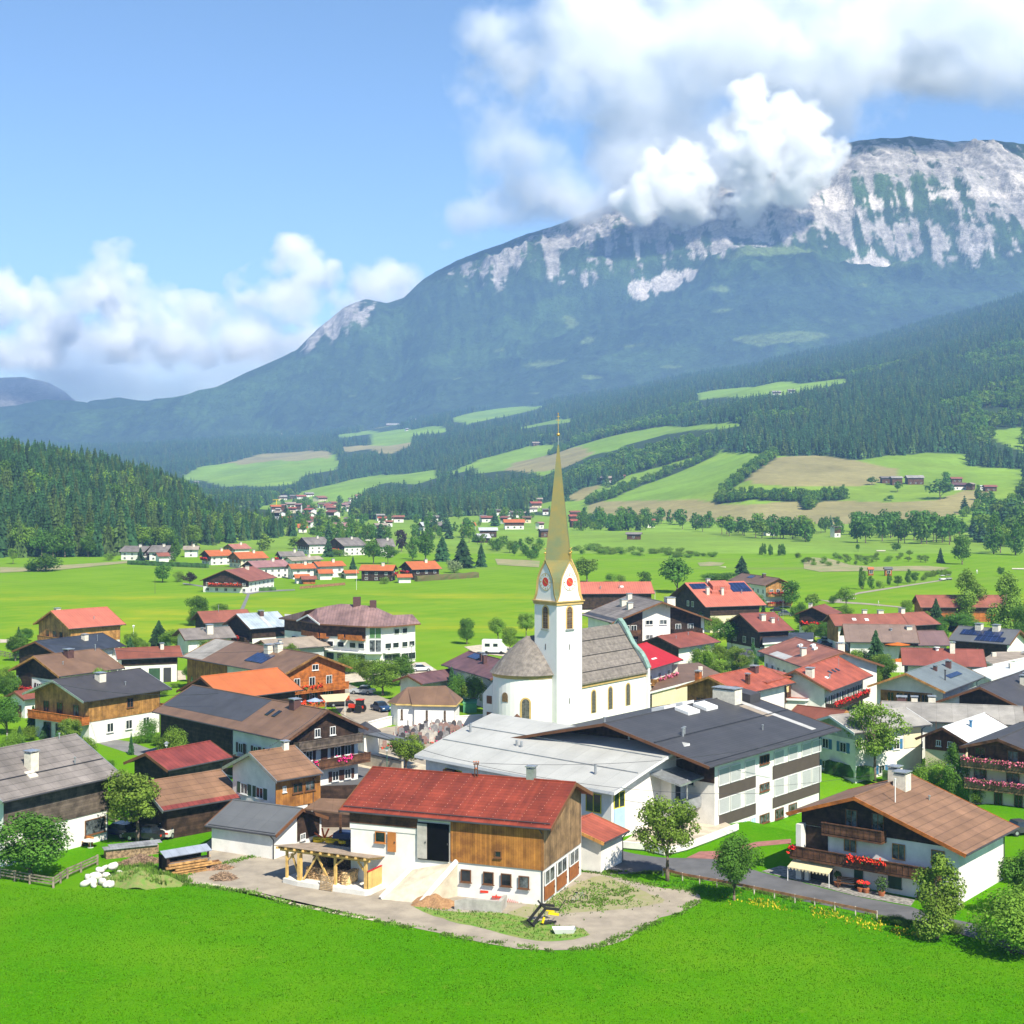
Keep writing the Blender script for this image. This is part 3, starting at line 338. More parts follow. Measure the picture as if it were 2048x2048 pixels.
FARL=[
('white hall at the foot of the distant pasture',-359.1,2191.4,2.2,-15,19.8,14.9,5,'whiter','white','brown',0),
('pale roofed house beside the white hall on the distant pasture',-323.3,2098.5,.7,15,17.3,13,4.5,'lgrey','white','brown',0),
('brown house between the distant hall and the white gabled house',-309.6,2123.9,1.8,10,10.5,7.9,4.5,'grey','brown','brown',0),
('white gabled house highest of the distant hamlet',-290.4,2145,4.8,30,13.2,9.9,4.5,'lgrey','white','brown',0),
('reddish apartment block left in the distant town',-188.3,1237.9,4.1,10,5.1,3.8,7,'pink','cream','brown',0),
('white town house under the yellow crane',-173.9,1113.5,3.7,25,4.1,3.1,7,'lgrey','white','brown',0),
('pink fronted town house right of the crane',-190.3,1338.5,2.7,-10,6.6,5,7,'pink','white','brown',0),
('long white house high in the town',-176.5,1788.7,.3,0,12.5,9.4,4.5,'lgrey','white','brown',0),
('brown roofed farmhouse left of the long white town house',-184,1687.6,0,15,9.7,7.3,4.5,'rustr','brown','brown',0),
('little red roofed house in the wood edge',-92.1,1285.7,0,10,4.5,3.3,4.5,'red','white','brown',0),
('white house under trees right of the town',-103.3,1174.7,0,20,7.3,5.4,4.5,'lgrey','white','brown',0),
('cluster house with pale roof behind the grey farmhouses',-81.6,929.2,0,25,8.4,6.3,5,'beige','white','brown',0),
('small coral roof behind the grey farmhouses',-79.4,822.9,0,25,3.7,2.8,4,'orange','white','brown',0),
('chalet in the clearing above the hill road',-1006.9,4249.3,112.9,10,14,10.5,4.5,'red','white','brown',0),
('white chalet right of the clearing chalet',-937.8,4230.5,112.5,0,17.4,13.1,4.5,'lgrey','white','brown',0),
('white farmhouse below the distant meadow crest',-578.4,2747.8,19.2,10,10.2,7.6,4.5,'lgrey','white','brown',0),
('long coral roofed inn left of the spire',1.2,997.4,0,5,14.4,10.8,4.5,'orange','white','brown',0),
('white gabled house above the long coral roofed inn',2,1267.1,0,15,8.4,6.3,4.5,'grey','white','brown',0),
('white house right of the gabled house above the inn',10.1,1250.7,0,15,7.2,5.4,4.5,'beige','white','brown',0),
('dark roofed house next to the upper left of the spire',28.8,1298.3,1.6,10,6.3,4.7,4.5,'grey','white','brown',0),
('brown roofed house far left of the spire',-11.5,1334.4,.1,10,6.4,4.8,4.5,'grey','white','brown',0),
('grey roofed house near the left inn',-22.2,1146.3,0,20,6.2,4.7,4.5,'grey','white','brown',0),
('pale roofed barn with broad white roof left of the spire',-13.9,868.2,0,5,11.2,8.4,4,'whiter','dark','brown',0),
('grey roofed hay barn touching the spire on its left',18.3,866.4,0,25,6.5,4.9,4,'shed','brown','brown',0),
('topmost red roofed house right of the spire',50.9,1219.3,1.3,10,8.8,6.6,4.5,'rustr','brown','brown',0),
('middle red roofed house right of the spire',47.5,1147.4,0,15,9,6.7,4.5,'red','brown','brown',0),
('lowest red roofed house right of the spire',43.1,1030.9,0,20,7.8,5.8,4.5,'red','brown','brown',0),
('dark roofed farmhouse beyond the valley trees',96.8,1046.2,.1,15,6,4.5,4.5,'rustr','white','brown',0),
('grey hay barn alone on the valley floor',68.1,837.7,0,-12,9.1,5.4,3,'lgreyb','brown','brown',0),
('white fronted farmhouse on the lower hillside below the forest',100.1,1565.6,27.7,-15,15.1,11.3,5,'beige','white','brown',0),
('small brown barn right of the hillside farmhouse',116.9,1582.1,32.3,10,5.7,4.3,3,'rustr','brown','brown',0),
('farmhouse on the high pasture left of the spire tip',41.7,2561.8,86,10,15.4,11.6,4.5,'beige','brown','brown',0),
('pair of dark farm buildings high on the wooded slope',-12.4,3376.2,135.8,-5,32.5,24.3,4.5,'grey','brown','brown',0),
('mauve roofed house behind the golf course',153.9,894.2,0,5,8.5,6.3,4,'purple','white','brown',0),
('orange roofed house behind the golf course',166.5,902.3,0,10,8.9,6.7,4,'orange','brown','brown',0),
('white house climbing the bank behind the golf course',187.2,868.4,0,35,6.4,4.8,6,'lgreyb','white','brown',0),
('white fronted house between the valley copses',95,1030.5,0,10,6.8,5.1,5,'rustr','white','brown',0),
('left barn of the western hillside farm',301.6,1211.4,29.1,5,9,6.7,4.5,'grey','brown','brown',0),
('white based barn of the western hillside farm',307.2,1199.7,27.6,5,9.9,7.4,6,'lgrey','brown','brown',0),
('long farmhouse of the western hillside farm',323.3,1205.4,28.2,0,14.4,10.8,5.5,'lgrey','brown','brown',0),
('upper dark barn of the eastern hillside farm',359.7,1215.8,29.9,5,10,7.5,3,'rustr','brown','brown',0),
('long grey roofed house of the eastern hillside farm',345.6,1160.5,24.4,5,11.9,8.9,4,'purple','white','brown',0),
('gabled farmhouse in the middle of the eastern hillside farm',353.2,1155.2,24.4,55,8.6,6.4,4.5,'beige','brown','brown',0),
('red brown barn at the right end of the eastern hillside farm',363.1,1139.9,23.5,0,10.3,7.7,3.5,'rustr','brown','brown',0),
('white roofed shed within the eastern hillside farm',360.2,1149.8,24.3,0,4.7,3.6,3,'whiter','white','brown',0),
('orange roof above the dense tree clump',252.4,989.9,3.8,0,7.7,5.8,4,'orange','brown','brown',0),
('timber house at the right edge of the wooded slope',345.7,1023.5,12.2,20,9.3,6.9,5,'beige','brown','brown',0),
('row of white houses on the forest clearing',434,2461.7,167.1,0,15.2,11.4,5,'lgrey','white','brown',0),
('second white house on the forest clearing',457.5,2456.6,169.7,0,12.1,9.1,5,'lgrey','white','brown',0),
('farmhouse high on the left distant meadow',-722.6,4810.3,158.3,0,38.2,28.7,6,'lgrey','brown','brown',0),
('second farmhouse high on the distant meadow',-693.8,4807,160.5,0,29.4,22.1,6,'lgrey','white','brown',0),
('farm on the highest pasture left of the spire',-382.1,4811.4,189.9,0,41.2,30.9,6,'lgrey','brown','brown',0),
('second farm building on the highest pasture',-306.9,4812.5,204.6,0,44.1,33.1,6,'lgrey','brown','brown',0),
('small chapel white against the pale pasture',-283.9,4039.7,154.5,40,9.9,7.4,6,'whiter','white','brown',0),
('tiny orange golf hut beside the slim trees',128.5,537.4,0,0,2.2,1.8,2.2,'orange','orange','orange',0),
('tiny brown golf hut with grey roof',134.4,536.1,0,0,3.1,2.2,2.4,'shed','orange','brown',0),
('small red roofed house in the crowded far village',-297.8,2117.4,2.1,20,14.3,10.7,3.8,'red','white','brown',1),
('small red brown roofed house in the crowded far village',-19.4,1143.5,0,5,9.2,6.9,3.5,'rustr','white','brown',1),
('small orange roofed house in the crowded far village',-196.1,1247.9,4.8,20,10.4,7.8,4.9,'orange','white','brown',1),
('small orange roofed house in the crowded far village',-160.1,1067.3,1.8,5,8.9,6.7,3.7,'orange','white','brown',1),
('small terracotta roofed house in the crowded far village',-85.7,1046.2,0,5,6,4.5,3.5,'terr','white','brown',1),
('small red roofed house in the crowded far village',-126.5,1074.4,0,50,6.4,4.8,4.8,'red','cream','brown',1),
('small red roofed house in the crowded far village',-363.7,2222.1,3.5,5,16.3,12.2,4.2,'red','cream','brown',1),
('small orange roofed house in the crowded far village',-330.2,2066.3,.2,50,16.7,12.5,4.9,'orange','white','brown',1),
('small red brown roofed house in the crowded far village',-160.5,1568.8,0,20,12.9,9.7,3.4,'rustr','cream','brown',1),
('small red roofed house in the crowded far village',21.8,1400.3,4.8,20,11.5,8.6,4.8,'red','cream','brown',1),
('small grey roofed house in the crowded far village',-181.1,1668.4,0,20,11.6,8.7,3.9,'grey','cream','brown',1),
('small red roofed house in the crowded far village',-188.9,1290.7,3.3,5,7.2,5.4,4.1,'red','cream','brown',1),
('small terracotta roofed house in the crowded far village',-86,1139.4,0,5,9,6.7,4.1,'terr','white','brown',1),
('small brown roofed house in the crowded far village',-57.1,1627.7,2.6,20,10,7.5,3.3,'brown','white','brown',1),
('small red roofed house in the crowded far village',-49.6,1704.6,5,-40,12.2,9.2,4.3,'red','white','brown',1),
('small brown roofed house in the crowded far village',-104.5,1691.8,1.2,-40,10.2,7.6,4.5,'brown','white','brown',1),
('small terracotta roofed house in the crowded far village',-158.4,1167.4,1.1,-40,8.9,6.7,4.6,'terr','white','brown',1),
('small red roofed house in the crowded far village',-73.8,1692.1,2.6,50,11,8.3,4.6,'red','white','brown',1),
('small red roofed house in the crowded far village',-95.6,1102.6,0,5,6.9,5.2,4.3,'red','white','brown',1),
('small red roofed house in the crowded far village',-130.6,1773.1,2.1,5,13.5,10.2,4.2,'red','cream','brown',1),
('small orange roofed house in the crowded far village',-134.3,1031.4,0,-40,9,6.7,3.3,'orange','cream','brown',1),
('small pinkish roofed house in the crowded far village',-340,2185.9,3.1,20,15.7,11.8,4.4,'pink','white','brown',1),
('small pinkish roofed house in the crowded far village',-139.4,1348.4,0,20,11.8,8.8,4.3,'pink','white','brown',1),
('small grey roofed house in the crowded far village',-95.7,1739.7,2.7,20,9.8,7.4,3.3,'grey','white','brown',1),
('small red roofed house in the crowded far village',-177.5,1320,2,-40,10.7,8,3.4,'red','white','brown',1),
('small red brown roofed house in the crowded far village',-205.6,1525.2,0,50,13.9,10.4,3.4,'rustr','white','brown',1),
('small orange roofed house in the crowded far village',-325.4,2164.7,3,20,12.5,9.4,3.9,'orange','cream','brown',1),
('small beige roofed house in the crowded far village',-61.4,1304.3,0,50,11.4,8.5,3.2,'beige','white','brown',1),
('small brown roofed house in the crowded far village',-31.6,1649.5,6,20,14.8,11.1,4.1,'brown','white','brown',1),
('small beige roofed house in the crowded far village',-158.6,1476.3,.1,20,11.4,8.6,4.4,'beige','white','brown',1),
('small orange roofed house in the crowded far village',-183.3,1787.8,.1,50,10,7.5,3.9,'orange','white','brown',1),
('small pinkish roofed house in the crowded far village',-137.3,1018.7,0,-40,7.3,5.4,3.9,'pink','white','brown',1),
('small red brown roofed house in the crowded far village',-149.3,1252.2,0,-40,11.2,8.4,5,'rustr','white','brown',1),
('small terracotta roofed house in the crowded far village',-30.5,1018.4,0,-40,6.4,4.8,3.3,'terr','cream','brown',1),
('small beige roofed house in the crowded far village',-84.2,1588.9,.8,20,13.2,9.9,4,'beige','cream','brown',1),
('small grey roofed house in the crowded far village',-205.9,1936,1.9,20,10.7,8.1,3.4,'grey','white','brown',1),
('small terracotta roofed house in the crowded far village',-168.5,1400.1,.8,5,11,8.3,4.8,'terr','white','brown',1),
('small beige roofed house in the crowded far village',-171.7,1103.7,3.5,-40,9.9,7.4,4.8,'beige','white','brown',1),
('small red brown roofed house in the crowded far village',-4.5,1111.2,0,-40,8.4,6.3,4.4,'rustr','white','brown',1),
('small brown roofed house in the crowded far village',11.3,1126.8,0,5,7.4,5.5,4.1,'brown','cream','brown',1),
('small beige roofed house in the crowded far village',-145.4,1721.3,.5,-40,14.2,10.6,4.9,'beige','white','brown',1),
('small grey roofed house in the crowded far village',-166.8,1753.4,.2,5,14.5,10.8,3.6,'grey','white','brown',1),
('small red roofed house in the crowded far village',-189.1,1565.2,0,-40,14,10.5,4.1,'red','cream','brown',1),
('small pinkish roofed house in the crowded far village',-182,1608.3,0,50,11.4,8.6,4.2,'pink','cream','brown',1),
('small beige roofed house in the crowded far village',25,1447.5,7.8,5,9.4,7,4.9,'beige','white','brown',1),
('small red brown roofed house in the crowded far village',-119.9,983.1,0,50,5.5,4.1,4.4,'rustr','cream','brown',1),
('small terracotta roofed house in the crowded far village',-207.6,1735.7,0,50,9.8,7.3,4,'terr','white','brown',1),
('small terracotta roofed house in the crowded far village',-256.1,2002.5,1,50,17.2,12.9,4.7,'terr','cream','brown',1),
('small terracotta roofed house in the crowded far village',-201.6,1993.4,4,20,14.5,10.9,4.1,'terr','white','brown',1),
('small beige roofed house in the crowded far village',-244.1,1652.6,0,20,12.4,9.3,4.4,'beige','white','brown',1),
('small brown roofed house in the crowded far village',-94.4,1150.9,0,20,7.6,5.7,3.5,'brown','white','brown',1),
('small beige roofed house in the crowded far village',18.5,1355.4,2.5,20,9.1,6.8,3.4,'beige','white','brown',1),
('small grey roofed house in the crowded far village',-61.7,1163.8,0,5,10.2,7.7,3.3,'grey','white','brown',1),
('small brown roofed house in the crowded far village',-91.5,1363.6,0,5,9.7,7.3,4.5,'brown','cream','brown',1),
('small grey roofed house in the crowded far village',-119.4,1098.9,0,5,7.7,5.8,3.9,'grey','white','brown',1),
('small red brown roofed house in the crowded far village',-4.1,1310.8,.1,-40,7.5,5.6,4,'rustr','white','brown',1),
('small pinkish roofed house in the crowded far village',18.6,1006.3,0,50,6.2,4.6,3.7,'pink','white','brown',1),
('small brown roofed house in the crowded far village',-206.1,1640.9,0,20,13.2,9.9,4.1,'brown','white','brown',1)]
MIDL=[
('village_house','grey roofed house, left of the pair at the wood edge',(-159.2,637.76,-14.3,12.04,11.02,3.6,2.31),'grey','white','dark','b',1,0),
('village_house','grey roofed house, right of the pair at the wood edge',(-148.45,635.89,-6.1,8.77,12.51,3.6,2.63),'grey','white','dark','b',1,0),
('village_house','little red brown roofed cottage in front of the grey roofed pair',(-144.78,620.81,29.4,5.25,6.73,2.52,1.41),'rustr','white','','a',0,1),
('village_house','beige roofed house at the foot of the knoll wood',(-141.15,660.54,7.5,7,7.64,3.24,1.6),'beige','white','brown','a',1,0),
('village_house','orange roofed guest house with a red flowered balcony, nearest the wood',(-119.14,605.23,35.1,10.69,10.42,3.6,2.19),'orange','white','dark','a',1,1),
('village_house','orange roofed house with broad cream gable',(-103.28,586.63,37,12.8,11.54,3.6,2.42),'orange','cream','honey','a',1,0),
('village_house','faded orange roof behind the cream gabled house',(-124.04,676.22,43.6,9.54,10.15,2.88,2.13),'orangef','white','honey','a',1,0),
('village_house','pink brown roofed house with white side wall',(-86.41,526.57,41.2,14.83,10.12,3.96,2.13),'pink','white','dark','a',1,1),
('village_house','red brown roofed guest house with red and white awning',(-85.14,467.9,73.8,19.55,16.98,3.6,3.4),'rustr','white','dark','a',1,1),
('village_house','dark grey roofed farmhouse in the village row',(-89.08,602.51,23.8,10.47,8.44,3.6,1.77),'lgreyb','white','dark','a',1,1),
('village_house','pale stone grey roofed house with white gable',(-79.79,572.98,46.3,15.52,6.3,3.6,1.32),'beige','white','','a',1,0),
('village_house','orange roofed white house, left of the joined pair',(-73.55,522.2,25.8,9.19,7.57,3.6,1.59),'orange','white','','a',1,0),
('village_house','orange roofed white house, right of the joined pair',(-65,529.83,30.9,10.95,7.69,3.96,1.61),'orange','white','','a',1,0),
('garage','small orange porch roof under the joined pair',(-64.69,518.07,16.7,5.25,6.47,2.16,1.36),'orange','white','','a',0,0),
('hut','small orange garage roof beside the wooden hut',(-70.01,499.34,17.1,5.25,5.68,1.87,1.19),'orange','white','','a',0,0),
('village_house','orange roofed house on dark timber walls',(-45.6,512.13,-7.3,12.01,8.64,3.6,1.81),'orange','dark','','b',1,1),
('village_house','orange roofed timber house at the right end of the row',(-31.91,521.01,27.9,11.41,11.97,3.6,2.51),'orange','dark','','a',1,1),
('garage','tiny orange garage between the last two orange roofed houses',(-36.04,502.03,10.4,5.25,5,1.87,1.05),'orange','white','','a',0,0),
('garage','tiny orange roofed annex left of the flagpole',(-56.3,522.82,19.8,5.25,5,1.87,1.05),'orange','white','','a',0,0),
('village_house','first of the large grey roofed farmhouses behind the orange roofs',(-91.76,691.05,32.2,11.33,14.77,4.32,3.1),'grey','white','brown','a',1,0),
('village_house','second large grey roofed farmhouse with honey balconies',(-74.96,678.4,38,12.61,15.95,4.32,3.35),'grey','white','brown','a',1,1),
('village_house','third large grey roofed farmhouse, half hidden by the copper beech',(-56.93,669.58,13.8,7.59,15.49,4.32,3.25),'grey','white','brown','a',1,0),
('hut','orange wooden garden hut at the meadow fence',(-67.39,496.52,16.8,5.25,5,1.58,1.05),'rustr','orange','','a',0,0),
('village_house','small white house with gabled grey roof deep in the village',(-113.82,927.58,21.8,5.25,8.17,3.6,1.72),'beige','white','','a',1,0),
('village_house','tall white house with dull pink roof deep in the village',(-104.91,915.25,9.2,8.85,12.71,4.32,2.67),'pink','white','','a',1,0),
('village_house','grey roofed house right of the tall white one',(-92.51,877.47,7.1,6.65,8.21,3.6,1.72),'grey','white','dark','a',1,0),
('village_house','orange roofed house at the edge of the hill wood',(-131.91,943.93,10.9,6.47,11.62,2.88,2.44),'orange','white','','a',1,0),
('village_house','dark red roofed house above the orange one',(-145.93,1100.78,18.5,8.31,9.83,3.6,2.06),'burgr','white','brown','a',1,1),
('barn','white shed roofed farm hall, left half',(-55.64,980.5,23.7,10.07,11.22,2.88,2.36),'whiter','white','brown','a',1,0),
('barn','grey farm hall with dark timber front, right half',(-47.59,988.45,18.4,6.6,10.86,2.88,2.28),'lgreyb','brown','','a',1,1),
('village_house','coral roofed house beyond the meadow',(-27.93,983.12,12.9,7.86,10.4,2.88,2.18),'orange','white','','a',1,0),
('barn','pale metal roofed barn near the long hedge',(-15.65,801.63,15.2,7.18,10.34,2.52,2.17),'whiter','dark','','a',0,0)]
HOUSES=[
{'name':'farmhouse','label':'large farmhouse with weathered grey slab roof at the lower left edge','cat':'house','g':(-48.03,145.93,58,14.47,13.11,6.3,3.42),'ops':[('clad',['f',2.9,'gwood']),('clad',['b',2.6,'dark']),('win',['f',[4.6],.9,2.6,1.5,'@F_BROWN','@CURTAIN',None,'window',0]),('win',['f',[3.3],-.6,.8,.9,'@F_BROWN']),('balcony',['b',-4.6,-1.2,2.9,1.1,'dark']),('chimney',[-1.2,-3.3,.95,1.5]),('guard',[.62]),('on_roof',[-2.4,-1.4,-4.5,-3.7,.12,'@MATS_hatch','skylight']),('pipe',[3.6,-3.9,.6]),('pipe',[4.9,-.2,.5])],'roof':'grey','oe':1,'og':1,'trim':'@METAL'},
{'name':'timber_house','label':'honey timber house with faded red roof alone at the upper left','cat':'house','g':(-87.06,301.88,46.3,12.65,13.97,6,3.05),'ops':[('clad',['f',3,'honey']),('clad',['a',3,'honey']),('balcony',['a',-4.6,4.6,3,1.2,'honey']),('win',['a',[-2.6,0,2.6],3.3,1.1,1.7,'@F_BROWN']),('win',['a',[-3,1.5],.6,1,1.3]),('win',['f',[3],.8]),('chimney',[-4.2,1.2,1,.7]),('pipe',[.8,-4.2,.5])],'roof':'salmon','trim':'@W_HONEY'},
{'name':'chalet','label':'white chalet with dark blue seamed metal roof and solar panels behind the spruce','cat':'house','g':(-77.86,264.08,59.5,15.74,11.21,5.5,1.97),'ops':[('clad',['a',3,'dark']),('win',['a',[-2.2,1],.8,1.5,1.6]),('chimney',[2,-1.6,.9,.8]),('on_roof',[-3.8,2.6,.4,3.6,.14,'@SOLAR','solar_panel']),('pipe',[4,-2.6,1,.04])],'roof':'navy'},
{'name':'chalet','label':'brown roofed chalet with white gable and red flowers left of the timber clad house','cat':'house','g':(-70.62,238.05,53.9,12.63,12.61,5.2,2.66),'ops':[('clad',['a',4.4,'dark']),('clad',['a',.3,'dark',1.6,4.9]),('win',['a',[-2.8,-.2],2.3,1,1.3,'@F_WHITE',None,'@SH_BROWN']),('balcony',['a',-1.4,4.9,2,1.2,'redwood','red',[(-.6,4.8)]]),('chimney',[-.6,-1.2,1.15,1,'@CHIMD']),('pipe',[-3.2,-3.2,.4]),('pipe',[5.2,-.4,.9])],'roof':'brown','trim':'@W_HONEY'},
{'name':'chalet','label':'timber clad house with white ground floor and charcoal roof at left','cat':'house','g':(-57.58,208.52,54.1,15.1,13.07,6,2.34),'ops':[('clad',['f',3,'honey']),('clad',['a',3,'honey']),('balcony',['a',-6,5.6,2.9,1.3,'orange']),('balcony',['b',-5.8,-3.6,2.9,1,'orange']),('win',['a',[3.2,.3,-3.2],3.2,1.2,1.9,'@F_BROWN']),('win',['a',[3,.4,-3.2],.1,1.5,2.1,'@F_BROWN']),('win',['f',[.8],4.1,1.1,1.3,'@F_BROWN']),('win',['f',[-2.6,.6,3.6],1.2,1.1,1.25,'@F_WHITE']),('win',['f',[.7],-.5,.9,.5]),('chimney',[-1,-1.8,1.1,.9]),('pipe',[1.6,-3.9,.4])],'roof':'dark','trim':'@METAL','og':1.5},
{'name':'garage','label':'small white garage with red brown roof beside the timber clad house','cat':'garage','g':(-72.3,224.6,50.7,5,5.2,2.9,.95),'ops':[('door',['a',0,0,1.9,1.8,'@F_BROWN','garage_door'])],'roof':'rust'},
{'name':'outbuilding','label':'small white outbuilding with open garage bay behind the spruce','cat':'outbuilding','g':(-63.8,262.5,21.5,11.2,7.2,4.4,1.45),'ops':[('clad',['f',3.1,'dark']),('door',['f',.8,0,1.9,2.5,'@SH_GREEN','garage_door']),('door',['f',3,0,1.3,2.5,'@DARKM','garage_door']),('chimney',[2.4,-.7,.6,.8])],'roof':'rust','trim':'@METAL'},
{'name':'hotel','label':'long brown roofed inn with orange timber gable and red balcony flowers','cat':'hotel','g':(-40.39,244.49,-48,30.71,13,5.5,2.62),'ops':[('clad',['f',.4,'barn',-14.6,-2]),('clad',['b',.3,'orange']),('balcony',['b',-5.4,5.6,2.5,1.2,'orange','red',[(-3.4,.6)]]),('balcony',['b',-5.4,5.6,.2,1.4,'orange','red',[(-5.2,1.4),(3.6,5.4)]]),('win',['b',[-3.4,-.6,2.6],3.1,1.1,1.5,'@F_WHITE']),('win',['b',[-3.6,-.6,2.4],.8,1,1.4,'@F_WHITE',None,'@SH_GREEN']),('win',['b',[0],5.6,1.2,.9,'@F_WHITE']),('chimney',[3.9,-1.6,1.2,1.2]),('chimney',[5.5,-.8,1,1.1]),('on_roof',[1.5,6.5,-4.7,-2.2,.16,'@SOLAR','solar_panel']),('on_roof',[-15.1,-9,-6.3,-.05,.03,'@R_GREYPATCH','roof_patch'])],'roof':'brown','trim':'@W_HONEY'},
{'name':'farmhouse','label':'dark timber house under a plain bright orange roof','cat':'house','g':(-38.55,212.57,45.8,13.22,11.78,5.5,2.55),'ops':[('clad',['a',2.4,'dark']),('clad',['f',2.4,'dark']),('auto',['f',(.9,)],{'sh':'@SH_GREEN'})],'roof':'orange'},
{'name':'farmhouse','label':'long farmhouse with anthracite barn roof, brown house roof and pink balcony flowers','cat':'house','g':(-31.33,183.87,-45.9,29.09,11.61,6,2.79),'ops':[('clad',['f',.2,'dark',-13.8,2.4]),('clad',['f',-.3,'redwood',-9.5,-2,1.8,.14]),('door',['f',-11.4,-.2,2.4,1.9,'@F_WHITE','doorway',.2]),('win',['f',[-11.4],.3,1.5,.9,'@F_BROWN',None,None,'window',0]),('clad',['b',4.9,'dark']),('balcony',['b',-4.4,4.8,4.7,1.2,'gwood']),('balcony',['b',-4.4,5.9,2.3,1.2,'brown','pink',[(-4.2,-1.8),(.9,3.2)]]),('win',['b',[-1,1.2],5.7,.8,1,'@F_WHITE']),('win',['b',[-3.6,-2.2,1.9,3.4],3.1,.95,1.15,'@F_WHITE','@GLASS','@SH_BROWN']),('door',['b',0,2.3,.9,2,'@SH_BROWN']),('win',['b',[-2.4,1.6,3.4],.3,.95,1.15,'@F_WHITE','@GLASS','@SH_BROWN']),('door',['b',-2.9,-1.4,1.3,1.9,'@SH_GREEN']),('win',['f',[4.3,7.4,9.8,11.4],3.2,.95,1.15,'@F_WHITE','@GLASS','@SH_BROWN']),('balcony',['f',3.2,5.8,2,1,'dark']),('win',['f',[3.2],.2,.8,.9,'@F_BROWN']),('on_roof',[-14.3,3.4,-4.4,-.1,.03,'@R_MEMBRANE','roof_patch']),('on_roof',[5.6,6.2,-2.7,-1.6,.12,'@GLASS','skylight']),('on_roof',[7,7.6,-2.7,-1.6,.12,'@GLASS','skylight']),('chimney',[8.8,-.6,1,.9,'@CHIMD']),('pipe',[14,-0,.7,.05])],'roof':'brown','trim':'@W_BROWN','zb':-1.6},
{'name':'barn','label':'low barn with smooth burgundy metal roof in front of the long farmhouse','cat':'barn','g':(-37.46,168.54,53.2,9.38,7.34,4,1.44),'ops':[('clad',['f',.8,'gwood']),('clad',['a',-.2,'dark']),('door',['f',3.2,.1,1.6,2,'@W_DARK'])],'roof':'burg'},
{'name':'shed','label':'tiled shed with red lower roof edge beside the pale fruit tree','cat':'shed','g':(-33.81,153.46,42.9,9.4,9,3.1,2.1),'ops':[('clad',['f',-.3,'dark']),('clad',['b',-.3,'dark']),('clad',['a',-.3,'dark']),('on_roof',[-4.6,4.6,-4.5,-3.9,.03,'@R_REDEDGE','roof_patch'])],'roof':'btile','wall':'gwood','trim':'@METAL'},
{'name':'cottage','label':'little white cottage with brown tiled roof and orange timber side panel','cat':'cottage','g':(-24.36,152.48,43.5,5.55,9.65,6,2.13),'ops':[('clad',['f',3,'barn',-2.4,3]),('win',['a',[1.9,-.9],3.6,1.25,1.1,'@F_WHITE',None,'@SH_GREEN']),('win',['f',[.2,1.7],4.3,1.2,1,'@F_BROWN']),('door',['a',-.8,-1.2,.7,1.5,'@F_BROWN']),('door',['f',.8,-.6,1.3,1.6,'@F_BROWN']),('chimney',[1.4,-.2,.6,.6]),('win',['f',[-1.4],4.6,.4,.6,'@F_WHITE'])],'roof':'btile','trim':'@METAL','zb':-2},
{'name':'shed','label':'low grey roofed shed with white walls behind the firewood shelter','cat':'shed','g':(-23.76,145.6,-28.1,8.39,8.44,2.4,1.65),'ops':[('clad',['b',.9,'dark',-.2,3.4]),('win',['b',[.6],.9,.8,.6]),('on_roof',[-3.9,4,-4.1,-4,.05,'@DARKM','snow_guard'])],'roof':'shed','wall':'white','oe':.4,'og':.5},
{'name':'barn','label':'big farm barn with red tiled roof, amber board walls and white base in the foreground','cat':'barn','g':(-3.62,134.34,-20.8,19.66,13.32,6.6,2.56),'ops':[('clad',['f',2.95,'barn',.62,9.05,None,.1]),('clad',['f',5.5,'brown',-9,-2.5,None,.12]),('clad',['f',5,'white',-9,-2.5,5.5,.06,'lintel_band']),('clad',['b',2.95,'gable',-6.15,3.9,None,.1]),('door',['f',-.95,2.9,2.9,3.2,'@VOID','barn_opening',.04]),('door',['f',-2,3,.9,3,'@CONC','sliding_door',.12]),('win',['f',[2.07,4.13,5.74],1.35,.95,1.05,'@F_BROWN','@GLASS',None,'window',0]),('win',['f',[7.33],1.3,.95,1.05,'@F_BROWN','@CURTAIN',None,'window',0]),('win',['f',[5],3.7,.6,.55,'@F_BROWN','@GLASS',None,'window',0]),('win',['f',[-6],4,1,.95,'@F_ORANGE','@GLASS',None,'window',0]),('door',['f',-4.9,3.3,.8,1.7,'@F_ORANGE']),('win',['b',[-4.65,-1.45,1.9],1.55,2.5,1.25,'@F_WHITE','@CURTAIN',None,'window',1,False]),('door',['b',-4.65,.35,2.45,1.2,'@MATS_panel','panel_door']),('door',['b',-1.45,.35,2.45,1.2,'@MATS_panel','panel_door']),('door',['b',1.9,.35,2.45,1.2,'@MATS_panel','panel_door']),('guard',[.93]),('chimney',[5.6,.25,.7,1,'@METAL']),('hooks',[])],'roof':'barn','key':'barn','Wk':4.75,'oe':.5,'trim':'@F_BROWN','zb':-.6},
{'name':'garage','label':'small annex with red sheet roof at the gable end of the big barn','cat':'garage','g':(6.27,139.2,60.5,5.3,7.6,2.9,1.15),'ops':[('door',['a',.3,0,1.1,2,'@SH_BLUE'])],'roof':'red','trim':'@W_HONEY','oe':.5,'og':.4},
